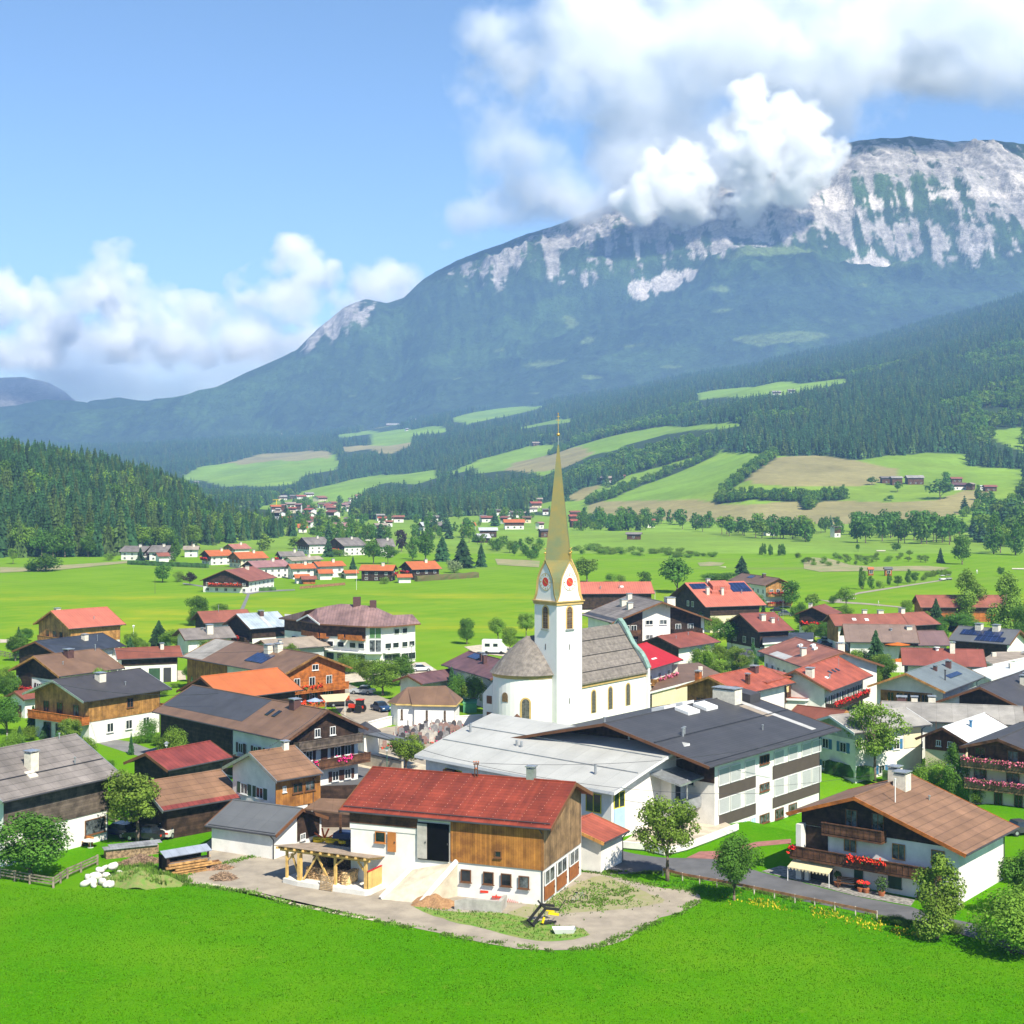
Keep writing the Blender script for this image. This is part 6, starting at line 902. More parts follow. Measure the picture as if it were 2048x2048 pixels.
for i in range(290):
    k='mixed' if rs.rand()<.35 else 'spruce';edge=P[i,1]<np.interp(uP[i],[0,200,330,420,560],[675,680,722,780,880])
    if edge and rs.rand()<.42:
        tree('round' if rs.rand()<.5 else 'dense','mid',P[i,0],P[i,1],Z[i]-.3,hh_[i]*.62,hh_[i]*.62,'rounded broadleaf tree on the lower edge of the left hill wood','broadleaf trees along the foot of the wooded knoll')
    else:
        tree(k,'mid',P[i,0],P[i,1],Z[i]-.3,hh_[i],hh_[i]*rs.uniform(.36,.5),'dark spruce standing in the dense wood of the left hill','spruces on the wooded knoll')
kb=rs.rand(len(P))<.16;nb_=(~near)&kb
forest('knoll_broadleaves','broadleaf trees mixed through the wood on the left hill',np.column_stack([P[nb_],Z[nb_]-.3]),np.stack([hh_[nb_]*.8,hh_[nb_]*.8,hh_[nb_]*.85],1),[proto(('dense','mid',0))[0],proto(('round','mid',1))[0],proto(('olive','mid',2))[0]])
near=near|nb_
conm=[proto(('spruce','mid',v))[0] for v in range(3)]+[proto(('mixed','mid',0))[0]]
h=hh_[~near];wd=h*rs.uniform(.36,.5,len(h))
forest('knoll_forest','deeper spruces of the wood covering the left hill',np.column_stack([P[~near],Z[~near]-.3]),np.stack([wd,wd,h],1),conm)

# ================================================================ BUILDING KIT
WHITE=mat('white_render',(.76,.735,.68),.9,.07,.6,spec=.2)
CREAM=mat('cream_render',(.66,.58,.40),.9,.05,.6,spec=.2)
GREYW=mat('grey_render',(.40,.42,.43),.9,.06,.6)
W_HONEY=mat('honey_boards',(.46,.23,.065),.75,.22,1.2,stripe=(0,.35,.06,.6,1,.35,.06,.6))
W_BARN=mat('barn_boards',(.58,.25,.05),.75,.30,1.0,stripe=(0,.22,.10,.5,1,.22,.10,.5),rgb2=(.30,.12,.03))
W_GABLE=mat('weathered_boards',(.27,.17,.085),.8,.25,.8,stripe=(1,.2,.10,.55))
W_ORANGE=mat('orange_boards',(.42,.13,.025),.7,.2,1.5,stripe=(2,.22,.08,.6))
W_DARK=mat('dark_boards',(.050,.028,.018),.8,.3,1.5,stripe=(2,.25,.08,.55))
W_BROWN=mat('brown_boards',(.12,.055,.028),.8,.3,1.2,stripe=(2,.25,.08,.55))
W_GREY=mat('grey_boards',(.13,.10,.078),.85,.25,1.2,stripe=(2,.25,.08,.55))
W_RED=mat('red_brown_boards',(.20,.06,.03),.8,.3,1.0,stripe=(0,.3,.08,.55,1,.3,.08,.55))
NEWWOOD=mat('new_timber',(.62,.40,.13),.6,.12,2)
GLASS=mat('window_glass',(.018,.024,.030),.12,.3,.7,spec=.6)
CURTAIN=mat('net_curtain_glass',(.10,.115,.12),.25,.6,1.5,spec=.6)
F_WHITE=mat('white_frame',(.72,.72,.70),.5,.03)
F_BROWN=mat('brown_frame',(.16,.07,.03),.6,.1)
F_ORANGE=mat('orange_frame',(.45,.17,.04),.6,.1)
SH_GREEN=mat('green_shutter',(.03,.075,.04),.6,.1)
SH_BLUE=mat('blue_shutter',(.045,.16,.30),.6,.1)
SH_BROWN=mat('brown_shutter',(.07,.03,.02),.6,.1)
CHIM=mat('chimney_render',(.66,.61,.50),.9,.08,3)
CHIMD=mat('chimney_dark',(.10,.05,.045),.8,.1,3)
METAL=mat('zinc',(.42,.44,.46),.35,.1,2,metal=.6)
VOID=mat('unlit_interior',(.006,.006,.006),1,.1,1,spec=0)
DARKM=mat('dark_metal',(.05,.05,.055),.5,.1)
SOLAR=mat('solar_cells',(.012,.022,.075),.25,.2,.6,spec=.8,stripe=(0,1.0,.05,3.5))
AWN=mat('awning_cloth',(.72,.62,.38),.8,.05,2,trans=.2)
CONC=mat('concrete',(.40,.38,.34),.9,.12,1.2,bump=.3)
ASPH=mat('asphalt',(.115,.115,.12),.95,.12,.35,bump=.2)
def roofmat(n,c,tile='sheet',var=.16,rough=.55,c2=None):
    st={'sheet':(0,.6,.14,.66),'tile':(1,.42,.2,.74,0,.34,.14,.9),'slab':(1,.8,.10,.60,0,1.15,.06,.8),'plain':(0,1.9,.03,.78,1,2.4,.02,.85)}[tile]
    return mat(n,c,rough,var,.45,stripe=st,spec=.35,rgb2=c2)
ROOF=dict(
 red=roofmat('red_sheet_roof',(.37,.092,.05)),salmon=roofmat('faded_red_sheet_roof',(.47,.14,.09),var=.07),barn=roofmat('red_tile_roof',(.25,.045,.022),'tile'),
 burg=roofmat('burgundy_sheet_roof',(.23,.048,.038)),orange=roofmat('orange_roof',(.46,.13,.04),'plain',.05),brown=roofmat('brown_roof',(.19,.112,.07),'plain',.1),
 btile=roofmat('brown_tile_roof',(.245,.135,.078),'slab',.12,.7),rust=roofmat('rust_red_roof',(.23,.075,.045),'plain',.1),dark=roofmat('anthracite_roof',(.062,.058,.062),'plain',.08),
 navy=roofmat('dark_blue_sheet_roof',(.040,.046,.062)),grey=roofmat('weathered_grey_roof',(.21,.185,.17),'slab',.14,.85),lgrey=roofmat('pale_grey_roof',(.33,.31,.28),'plain',.12,.8),
 shed=roofmat('mid_grey_roof',(.125,.13,.135),'plain',.06),mauve=roofmat('mauve_sheet_roof',(.26,.16,.145)),silver=roofmat('silver_sheet_roof',(.40,.47,.52),'sheet',.14,.35),
 blueg=roofmat('blue_grey_roof',(.165,.195,.205),'plain',.08),white=roofmat('white_membrane_roof',(.60,.63,.62),'slab',.04,.7),bright=roofmat('bright_red_roof',(.42,.012,.016),'sheet',.05),
 beige=roofmat('beige_roof',(.34,.28,.22),'plain',.1,.8),purple=roofmat('purple_brown_roof',(.15,.075,.075)),school=roofmat('slate_grey_sheet_roof',(.058,.058,.064),'tile',.08),
 terr=roofmat('terracotta_roof',(.34,.13,.08),'plain',.14),pink=roofmat('pinkish_roof',(.33,.17,.16),'plain',.08))
FLW={'pink':mat('pink_petals',(.80,.035,.24),.7,.15,3,island=.35),'red':mat('red_petals',(.75,.045,.02),.7,.15,3,island=.35),'mixed':mat('rose_petals',(.75,.18,.26),.7,.2,3,island=.5)}
LEAFB=mat('box_leaves',(.05,.11,.02),.8,.2,3,island=.4)
R_GREYPATCH=ROOF['lgrey'];R_MEMBRANE=mat('bitumen_membrane',(.052,.056,.070),.8,.08,.5);R_REDEDGE=ROOF['burg'];R_PALE=mat('pale_sheet',(.45,.44,.42),.5,.08,.8);ROOF_SALMON=ROOF['salmon'];MATS_hatch=CHIM
ROOF.update(lgreyb=roofmat('greige_roof',(.24,.21,.19),'plain',.12,.8),burgr=roofmat('dull_red_roof',(.26,.08,.058),'plain',.1),rustr=roofmat('red_brown_roof',(.29,.10,.065),'plain',.1),brownl=roofmat('light_brown_roof',(.22,.155,.125),'plain',.08,.8),purple2=roofmat('dusky_brown_roof',(.185,.115,.11),'plain',.07),whiter=roofmat('pale_metal_roof',(.50,.52,.53),'sheet',.06,.5),orangef=roofmat('faded_orange_roof',(.42,.17,.12),'plain',.08))
BLIND=mat('roller_blind',(.40,.41,.41),.8,.03,1,stripe=(2,.2,.1,.9));SH_PALE=mat('pale_blue_panel',(.36,.50,.66),.6,.04);R_BEIGE=ROOF['beige'];ROOF_DARK=ROOF['dark']
MATS_panel=mat('brown_panel',(.30,.105,.03),.6,.12,2)
MATS=dict(bandc=mat('fibre_cement_dark',(.085,.065,.055),.7,.05,1),gwoodw=mat('pale_grey_boards',(.42,.44,.45),.8,.1,1.5,stripe=(1,.25,.08,.7)),white=WHITE,cream=CREAM,grey=GREYW,honey=W_HONEY,barn=W_BARN,gable=W_GABLE,orange=W_ORANGE,dark=W_DARK,brown=W_BROWN,gwood=W_GREY,redwood=W_RED,conc=CONC)
class House:
    """gabled house; local x along the ridge, local -y the side of the first eave; a/b = gable ends at -x/+x, f/k = eave sides"""
    def __init__(s,name,label,cat,x,y,rot,L,W,ze,rise,zb=-.6,oe=.8,og=.9,roof='brown',wall='white',trim=F_BROWN,th=.16,detail=1,group=None,Wk=None,inset=None):
        s.r=empty(name,(x,y,0),R_(rot));tag(s.r,label,cat,group)
        s.L,s.W,s.ze,s.rise,s.zb=L,W,ze,rise,zb;s.oe=min(oe,W*.14);s.og=min(og,L*.12);s.k=rise/(W/2);s.Yk=Wk or W/2
        s.x1=L/2-s.og;s.y1=W/2-s.oe;s.yk=s.Yk-s.oe;s.off={c:0 for c in 'abfk'};s.detail=detail;s.Yd=y
        s.rm=ROOF[roof]if isinstance(roof,str) else roof
        s.roof=s.slopes(th,trim);s.walls(MATS[wall] if isinstance(wall,str) else wall)
    def zr(s,y):return s.ze+s.rise-abs(y)*s.k
    def slopes(s,th,trim):
        b=MB();X,Y,t=s.L/2,s.W/2,th
        a,c,e=(-X,-Y,s.ze),(X,-Y,s.ze),s.ze+s.rise
        for sg,Q in((-1,Y),(1,s.Yk)):
            z_=s.zr(Q);p=[(-X,sg*Q,z_),(X,sg*Q,z_),(X,0,e),(-X,0,e)]
            if sg>0:p=p[::-1]
            b.poly(p,0);q=[(v[0],v[1],v[2]-t) for v in p][::-1];b.poly(q,1)
            b.poly([(-X,sg*Q,z_-t),(X,sg*Q,z_-t),(X,sg*Q,z_),(-X,sg*Q,z_)][::-sg],2)
            for xx in(-X,X):
                b.poly([(xx,sg*Q,z_-t),(xx,0,e-t),(xx,0,e),(xx,sg*Q,z_)],1)
        if s.Yd<420:b.bar((-X,0,e+.02),(X,0,e+.02),.09,0,6)
        rf=b.build('roof',[s.rm,trim,DARKM],s.r)
        if s.Yd<330:
            for xx in(-X-.03,X+.03):
                g=MB()
                for sg,Q in((-1,Y),(1,s.Yk)):g.beam((xx,sg*(Q+.02),s.zr(Q)-.12),(xx,0,e-.12),.07,.30)
                g.build('barge_board',trim,rf)
            g=MB()
            for sg,Q in((-1,Y),(1,s.Yk)):g.bar((-X,sg*(Q+.07),s.zr(Q)-.08),(X,sg*(Q+.07),s.zr(Q)-.08),.07,0,6)
            if s.y1>0:g.bar((s.x1-.1,-Y-.07,s.ze-.1),(s.x1,-s.y1-.06,s.ze-.6),.05);g.bar((s.x1,-s.y1-.06,s.ze-.6),(s.x1,-s.y1-.06,s.zb),.05)
            g.build('gutter',DARKM,rf)
        return rf
    def walls(s,m):
        b=MB();x,y,k=s.x1,s.y1,s.yk;z0=s.zb;zt=s.zr(y)-.1;zk=s.zr(k)-.1;za=s.ze+s.rise-.1
        b.poly([(x,k,z0),(-x,k,z0),(-x,k,zk),(x,k,zk)]);b.poly([(-x,-y,z0),(x,-y,z0),(x,-y,zt),(-x,-y,zt)])
        for sg in(-1,1):
            b.poly([(sg*x,-y,z0),(sg*x,k,z0),(sg*x,k,zk),(sg*x,0,za),(sg*x,-y,zt)][::sg])
        s.wall=b.build('wall',m,s.r)
    def clad(s,side,z0,m,t0=None,t1=None,z1=None,th=.08,name='timber_cladding'):
        m=MATS[m] if isinstance(m,str) else m;b=MB();x,y=s.x1,s.y1
        if side in'fk':
            sg=-1 if side=='f' else 1;y=y if side=='f' else s.yk;t0=-x-.06 if t0 is None else t0;t1=x+.06 if t1 is None else t1;zt=z1 or s.zr(y)-.12
            b.box(t0,t1,min(sg*y,sg*(y+th)),max(sg*y,sg*(y+th)),z0,zt)
        else:
            sg=-1 if side=='a' else 1;t0=-y-.0 if t0 is None else t0;t1=s.yk if t1 is None else t1
            def top(q):return min(z1 or 99,s.zr(q)-.12)
            ys=[t0]+([0] if t0<0<t1 else [])+[t1]
            if z1:
                yy=(s.ze+s.rise-.12-z1)/s.k
                ys=sorted(set(ys+[q for q in(-yy,yy) if t0<q<t1]))
            prof=[(q,z0) for q in(t0,t1)]+[(q,top(q)) for q in ys[::-1] if top(q)>z0]
            n=len(prof);xa,xb=sg*x,sg*(x+th);vs=[(xa,p[0],p[1]) for p in prof]+[(xb,p[0],p[1]) for p in prof]
            b.mesh(vs,[(i,(i+1)%n,n+(i+1)%n,n+i) for i in range(n)]+[tuple(range(n)),tuple(range(2*n-1,n-1,-1))])
        s.off[side]=max(s.off[side],th);return b.build(name,m,s.r)
    def fr(s,side,t,z,off=None):
        """point on a side, its tangent and outward normal"""
        o=s.off[side] if off is None else off
        return {'f':(Vector((t,-s.y1-o,z)),Vector((1,0,0)),Vector((0,-1,0))),'k':(Vector((t,s.yk+o,z)),Vector((-1,0,0)),Vector((0,1,0))),
          'a':(Vector((-s.x1-o,t,z)),Vector((0,-1,0)),Vector((-1,0,0))),'b':(Vector((s.x1+o,t,z)),Vector((0,1,0)),Vector((1,0,0)))}[side]
    def lbox(s,b,P,T,N,t0,t1,z0,z1,n0,n1,m=0):
        vs=[P+T*t+N*n+Vector((0,0,z)) for z in(z0,z1) for t,n in((t0,n0),(t1,n0),(t1,n1),(t0,n1))]
        b.mesh(vs,[(0,3,2,1),(4,5,6,7),(0,1,5,4),(1,2,6,5),(2,3,7,6),(3,0,4,7)],m)
    def win(s,side,ts,z,w=.9,h=1.1,fm=F_WHITE,gm=None,sh=None,name='window',mull=1,sill=True):
        for t in(ts if isinstance(ts,(list,tuple)) else [ts]):
            P,T,N=s.fr(side,t,z);b=MB();f=.07
            for a0,a1,c0,c1 in((-w/2,-w/2+f,0,h),(w/2-f,w/2,0,h),(-w/2+f,w/2-f,0,f),(-w/2+f,w/2-f,h-f,h)):s.lbox(b,P,T,N,a0,a1,c0,c1,0,.07)
            for q in range(mull):
                c=-w/2+w*(q+1)/(mull+1);s.lbox(b,P,T,N,c-.03,c+.03,f,h-f,.0,.06)
            if sill and s.Yd<300:s.lbox(b,P,T,N,-w/2-.08,w/2+.08,-.08,-.01,0,.14)
            g=gm or (CURTAIN if (int(t*7+z*3)%3==0) else GLASS)
            if s.Yd>300:
                i=len(b.f);s.lbox(b,P,T,N,-w/2+f,w/2-f,f,h-f,0,.03,1);b.build(name,[fm,g],s.r);wo=s.r
            else:
                wo=b.build(name,fm,s.r);b=MB();s.lbox(b,P,T,N,-w/2+f,w/2-f,f,h-f,0,.03);b.build('pane',g,wo)
            if sh:
                for sg in(-1,1):
                    b=MB();c=sg*(w*.5+w*.26);s.lbox(b,P,T,N,c-w*.24,c+w*.24,0,h,0,.06);b.build('shutter',sh,wo)
    def door(s,side,t,z,w=1,h=2.1,m=F_BROWN,name='door',proud=.06):
        P,T,N=s.fr(side,t,z);b=MB();s.lbox(b,P,T,N,-w/2,w/2,0,h,0,proud)
        d=b.build(name,m,s.r)
        if s.Yd<230:
            b=MB();s.lbox(b,P,T,N,w/2-.16,w/2-.08,h*.45,h*.45+.15,proud,proud+.06);b.build('handle',DARKM,d)
        return d
    def balcony(s,side,t0,t1,z,depth=1.1,m='brown',flowers=None,fl=None,rail=.95,boards=True):
        P,T,N=s.fr(side,0,z);mm=MATS[m] if isinstance(m,str) else m
        if side in'ka':t0,t1=-t1,-t0
        b=MB();s.lbox(b,P,T,N,t0,t1,-.18,0,0,depth)
        o=b.build('balcony',mm,s.r)
        b=MB();s.lbox(b,P,T,N,t0,t1,.06,rail-.08,depth-.08,depth)
        for q in(t0,t1-.06):s.lbox(b,P,T,N,q,q+.06,.06,rail-.08,.02,depth-.08)
        s.lbox(b,P,T,N,t0-.04,t1+.04,rail-.05,rail+.03,depth-.12,depth+.05)
        k=t0+.2
        while k<t1:s.lbox(b,P,T,N,k,k+.05,.1,rail-.12,depth,depth+.03);k+=.55
        b.build('railing',mm,o)
        if flowers:
            for a,c in(fl or [(t0,t1)]):
                if side in'ka' and fl:a,c=-c,-a
                s.flowers(P+N*(depth+.12)+Vector((0,0,rail-.15)),T,a,c,flowers,o)
        return o
    def flowers(s,P,T,a,c,col,par,r=.22,dens=9):
        rnd=random.Random(int(a*9)+int(c*5)+int(P.z*11));b=MB();vs=[];fs=[];ms=[]
        n=int((c-a)*dens*(6 if s.Yd<240 else 2.5));sz=.13 if s.Yd<240 else .24
        for _ in range(n):
            q=P+T*rnd.uniform(a,c)+Vector((rnd.uniform(-.12,.12),rnd.uniform(-.12,.12),rnd.gauss(0,r*.7)));d=Vector((rnd.gauss(0,1),rnd.gauss(0,1)-.3,rnd.gauss(0,1)+.5)).normalized();t=d.orthogonal().normalized()*sz*rnd.uniform(.5,1);u=d.cross(t)
            b.poly([q-t,q-u,q+t,q+u],0 if rnd.random()<.8 else 1)
        b.build('flower_box',[FLW[col],LEAFB],par)
    def chimney(s,x,y,w=.7,h=1.0,m=CHIM,cap=True,d=None):
        z=s.zr(y);b=MB();d=d or w;b.box(x-w/2,x+w/2,y-d/2,y+d/2,z-.4,z+h)
        o=b.build('chimney',m,s.roof)
        if cap:
            b=MB()
            for sx in(-1,1):
                for sy in(-1,1):b.box(x+sx*w*.42-.05,x+sx*w*.42+.05,y+sy*d*.42-.05,y+sy*d*.42+.05,z+h,z+h+.15)
            b.box(x-w/2-.1,x+w/2+.1,y-d/2-.1,y+d/2+.1,z+h+.15,z+h+.24);b.build('chimney_cap',METAL,s.roof)
    def pipe(s,x,y,h=.7,r=.07,m=METAL):
        z=s.zr(y);b=MB();b.bar((x,y,z-.1),(x,y,z+h),r,0,8);b.bar((x,y,z+h),(x,y,z+h+.1),r*1.7,0,8);b.build('vent_pipe',m,s.roof)
    def sub(s,name,m,fn,par=None):
        b=MB();fn(b);return b.build(name,m,par or s.r)
    def on_roof(s,x0,x1,y0,y1,h,m,name,edge=None):
        b=MB();pts=[(x0,y0),(x1,y0),(x1,y1),(x0,y1)];v=[(p[0],p[1],s.zr(p[1])+.01) for p in pts]+[(p[0],p[1],s.zr(p[1])+h) for p in pts]
        b.mesh(v,[(4,5,6,7),(0,1,5,4),(1,2,6,5),(2,3,7,6),(3,0,4,7)]);return b.build(name,m,s.roof)
    def hooks(s):
        b=MB()
        for i in range(16):
            for j in range(15):
                x=-s.L/2+.7+i*1.22+j*.045;y=-s.W/2+.5+j*.42
                if x<s.L/2-.3:z=s.zr(y);b.box(x-.022,x+.022,y-.03,y+.03,z-.01,z+.04)
        b.build('snow_hooks',mat('hook_tiles',(.50,.26,.20)),s.roof)
    def guard(s,yf):
        b=MB();y=-s.W/2*yf
        b.bar((-s.L/2+.2,y,s.zr(y)+.12),(s.L/2-.2,y,s.zr(y)+.12),.045,0,5);b.build('snow_guard',DARKM,s.roof)
    def auto(s,sides,floors=(.9,),w=.9,h=1.1,gap=2.6,fm=F_WHITE,sh=None,attic=None):
        for sd in sides:
            half=s.x1 if sd in'fk' else s.y1;n=max(1,int((2*half-1)/gap))
            for z in floors:
                if z+h>s.ze-.1 and sd in 'fk':continue
                s.win(sd,[(-half+ (2*half)*(i+.5)/n) for i in range(n)],z,w,h,fm,None,sh)
            if attic and sd in'ab':s.win(sd,[-1.1,1.1] if s.W>9 else [0],attic,w*.8,h*.8,fm,None,sh)
def build_house(d):
    a={k:MATV(v) for k,v in d.items()};gz=a.pop('gz',0);g=a.pop('g');ops=a.pop('ops',[]);name=a.pop('name');label=a.pop('label');cat=a.pop('cat','house')
    h=House(name,label,cat,*g,**a)
    h.r.location.z=gz
    for op in ops:
        n=op[0];args=[MATV(x) for x in op[1]] if len(op)>1 else [];kw={k:MATV(v) for k,v in op[2].items()} if len(op)>2 else {}
        getattr(h,n)(*args,**kw)
    return h
def MATV(v):
    if isinstance(v,str) and v.startswith('@'):return globals()[v[1:]]
    return v
HB={}
for lab,x,y,z,rot,L_,W_,ze,rf,wl,cl,gr in FARL:
    HOUSES.append(dict(name='village_house' if gr else 'farmhouse',label=lab,cat='house',g=(x,y,rot,L_,W_,ze,max(.8,W_*.2)),gz=z,roof=rf,wall=wl,ops=[('clad',['f',2.4,cl]),('auto',['f',(.8,),1.3,1.2,3.2])],**({'group':'small houses of the far village'} if gr else {})))
for nm,lab,g,rf,wl,cl,vis,big,bal in MIDL:
    ops=[('clad',[vis,1.9,cl])] if cl else []
    if big:
        ops.append(('auto',['f'+vis,(.4,2.1),1.0,.95,2.4]))
        if bal:ops.append(('balcony',[vis,-g[4]*.33,g[4]*.33,1.9,1.1,'brown','red']))
        ops.append(('chimney',[g[3]*.15,-g[4]*.08,.9,.9]))
    HOUSES.append(dict(name=nm,label=lab,cat=nm.replace('_',' ').replace('village ',''),g=g,roof=rf,wall=wl,ops=ops,group='houses of the village across the meadow'))
for d in HOUSES:
    k_=d.pop('key',None);HB[k_]=build_house(d)

# ================================================================ CHURCH
def church():
    r=empty('church',(9.24,217.7,0),R_(52));tag(r,'white parish church with grey shingle nave roof and round apse','church')
    SHING=mat('larch_shingles',(.205,.18,.155),.85,.16,1.6,stripe=(1,.5,.1,.8),bump=.3);CU=mat('green_copper',(.22,.34,.29),.6,.15,1.5);GOLD=mat('ochre_trim',(.52,.36,.13),.7,.08,1)
    WH=mat('church_render',(.80,.79,.75),.9,.02,.6)
    X,W,ze,ri=11.6,5.13,6.8,6.8;k=ri/W
    b=MB();y=4.7;b.box(-X,X-.1,-y,y,-.5,ze-.1+.3*k*0);b.poly([(X-.1,-y,ze-.1),(X-.1,y,ze-.1),(X-.1,0,ze+ri-.3)]);b.poly([(-X,y,ze-.1),(-X,-y,ze-.1),(-X,0,ze+ri-.3)]);b.build('nave_wall',WH,r)
    b=MB()
    for sg in(-1,1):
        p=[(-X,sg*W,ze),(X,sg*W,ze),(X,0,ze+ri),(-X,0,ze+ri)];b.poly(p if sg<0 else p[::-1],0);b.poly([(q[0],q[1],q[2]-.25) for q in p],0);b.poly([(-X,sg*W,ze-.25),(X,sg*W,ze-.25),(X,sg*W,ze),(-X,sg*W,ze)],0)
    rf=b.build('nave_roof',SHING,r)
    b=MB()
    for f in(.18,.47,.75):b.bar((-X,-W*(1-f),ze+ri*f+.08),(X,-W*(1-f),ze+ri*f+.08),.07,0,5)
    b.build('snow_guard',mat('dark_timber_rail',(.05,.045,.04)),rf)
    b=MB();b.box(-X,X-.1,-y-.18,-y+.02,ze-.75,ze-.3);b.build('eaves_cornice',GOLD,r)
    # curved baroque gable parapet with copper capping
    prof=[];n=26
    for i in range(n+1):
        t=-1+2*i/n;a=abs(t);z=ze+ri*(1-a)+.55+.5*math.sin(a*9.5+.4)*(.35+.65*a)*(1-a*.25)
        prof.append((t*(W+.1),min(z,ze+ri+.75) if a<.14 else z))
    x0,x1=X-.35,X+.15
    b=MB();vs=[(x0,p[0],-.5) for p in(prof[0],prof[-1])];pts=[(prof[0][0],-.5)]+prof+[(prof[-1][0],-.5)];m=len(pts)
    b.mesh([(x0,p[0],p[1]) for p in pts]+[(x1,p[0],p[1]) for p in pts],[tuple(range(m-1,-1,-1)),tuple(range(m,2*m))]+[(i,(i+1)%m,m+(i+1)%m,m+i) for i in range(m)]);g=b.build('gable_wall',WH,r)
    b=MB()
    for i in range(n):b.beam(((x0+x1)/2,prof[i][0],prof[i][1]+.08),((x0+x1)/2,prof[i+1][0],prof[i+1][1]+.08),.95,.22)
    b.build('copper_capping',CU,g)
    def arch(b,P,T,N,w,h,n0,n1,m=0):
        """arched slab on a wall: P foot centre"""
        hw=w/2;pts=[(-hw,0),(hw,0)]+[(hw*math.cos(a),h-hw+hw*math.sin(a)) for a in [math.pi*i/8 for i in range(9)]]
        q=len(pts);v=[P+T*p[0]+N*n0+Vector((0,0,p[1])) for p in pts]+[P+T*p[0]+N*n1+Vector((0,0,p[1])) for p in pts]
        b.mesh(v,[tuple(range(q,2*q))]+[(i,(i+1)%q,q+(i+1)%q,q+i) for i in range(q)],m)
    def archwin(par,P,T,N,w,h,gm,name='arched_window',sur=GOLD):
        b=MB();arch(b,P-Vector((0,0,.0)),T,N,w+.5,h+.28,0,.03);o=b.build(name,sur,par)
        b=MB();arch(b,P+Vector((0,0,.06)),T,N,w,h,.03,.05);pn=b.build('pane',gm,o)
        b=MB()
        for z in [h*i/6 for i in range(1,6)]:b.mesh([P+T*(s*w/2)+N*.07+Vector((0,0,z+d)) for s,d in((-1,-.02),(1,-.02),(1,.02),(-1,.02))],[(0,1,2,3)])
        b.mesh([P+T*s+N*.072+Vector((0,0,z)) for s,z in((-.025,.05),(.025,.05),(.025,h-.1),(-.025,h-.1))],[(0,1,2,3)]);b.build('glazing_bar',mat('lead',(.2,.2,.18)),o)
    LEAD=mat('leaded_glass',(.10,.10,.085),.35,.3,4)
    for t in(-2.2,2.0,6.6):archwin(r,Vector((t,-4.7,2.2)),Vector((1,0,0)),Vector((0,-1,0)),.85,3.1,LEAD)
    # apse
    b=MB();n=22;R=4.75;ang=[math.pi/2+math.pi*i/n for i in range(n+1)]
    for i in range(n):
        a,c=ang[i],ang[i+1];pa=(-X+R*math.cos(a),R*math.sin(a));pc=(-X+R*math.cos(c),R*math.sin(c));b.poly([(*pc,-.5),(*pa,-.5),(*pa,8.7),(*pc,8.7)][::-1],0,True)
    b.build('apse_wall',WH,r)
    b=MB();lv=[(5.25,8.7),(5.0,8.95),(4.1,10.0),(2.6,11.6),(1.2,12.9),(.05,13.65)]
    for (r0,z0),(r1,z1) in zip(lv,lv[1:]):
        for i in range(n):
            a,c=ang[i],ang[i+1];b.poly([(-X+r0*math.cos(a),r0*math.sin(a),z0),(-X+r0*math.cos(c),r0*math.sin(c),z0),(-X+r1*math.cos(c),r1*math.sin(c),z1),(-X+r1*math.cos(a),r1*math.sin(a),z1)],0,True)
    for i in range(n):
        a,c=ang[i],ang[i+1];b.poly([(-X+5.25*math.cos(a),5.25*math.sin(a),8.7),(-X+5.25*math.cos(c),5.25*math.sin(c),8.7),(-X+4.7*math.cos(c),4.7*math.sin(c),8.66),(-X+4.7*math.cos(a),4.7*math.sin(a),8.66)])
    b.poly([(-X,-5.0,8.9),(-X,-4.7,6.7),(-X,4.7,6.7),(-X,5.0,8.9),(-X,0,13.6)])
    b.build('apse_roof',SHING,r)
    b=MB()
    for i in range(n):
        a,c=ang[i],ang[i+1];b.poly([(-X+4.85*math.cos(c),4.85*math.sin(c),8.2),(-X+4.85*math.cos(a),4.85*math.sin(a),8.2),(-X+4.85*math.cos(a),4.85*math.sin(a),8.64),(-X+4.85*math.cos(c),4.85*math.sin(c),8.64)][::-1])
    b.build('apse_cornice',GOLD,r)
    for a,z,w_,h_ in((215,2.2,1.0,3.3),):
        d=Vector((math.cos(R_(a)),math.sin(R_(a)),0));archwin(r,Vector((-X,0,z))+d*4.74,Vector((-d.y,d.x,0)),d,w_,h_,LEAD)
    b=MB();d=Vector((math.cos(R_(178)),math.sin(R_(178)),0));T=Vector((-d.y,d.x,0))
    arch(b,Vector((-X,0,5.0))+d*4.74,T,d,1.0,1.3,0,.05);b.build('niche_window',mat('ochre_relief',(.25,.16,.07),.8,.4,6),r)
    b=MB();b.box(-X-1.6,-X+4.5,4.2,6.6,-.5,5.2);b.poly([(-X-1.6,6.6,5.2),(-X+4.5,6.6,5.2),(-X+4.5,4.2,7.6),(-X-1.6,4.2,7.6)]);b.poly([(-X-1.6,4.2,5.2),(-X-1.6,4.2,7.6),(-X-1.6,6.6,5.2)]);sc=b.build('sacristy',WH,r)
    for z in(1.6,3.9):
        b=MB();b.box(-X-1.66,-X-1.6,5.0,5.9,z,z+1.1);b.build('window',F_BROWN,sc)
    b=MB();b.mesh([(-X-5.6,-2.2,2.4),(-X-4.4,-3.2,2.4),(-X-4.6,-1.8,3.6),(-X-5.2,-.8,2.4)],[(0,1,2),(0,2,3),(1,2,3)]);b.build('porch_roof',W_BROWN,r)
    # ---- tower, turned a few degrees against the nave
    t=empty('bell_tower',(0,0,0));t.parent=r;t.matrix_local=r.matrix_basis.inverted()@(Matrix.Translation((6.4,207.6,0))@Matrix.Rotation(R_(40),4,'Z'))
    s=2.32;zc=18.6;zg=24.3
    b=MB();b.box(-s,s,-s,s,-.5,zc);b.build('tower_wall',WH,t)
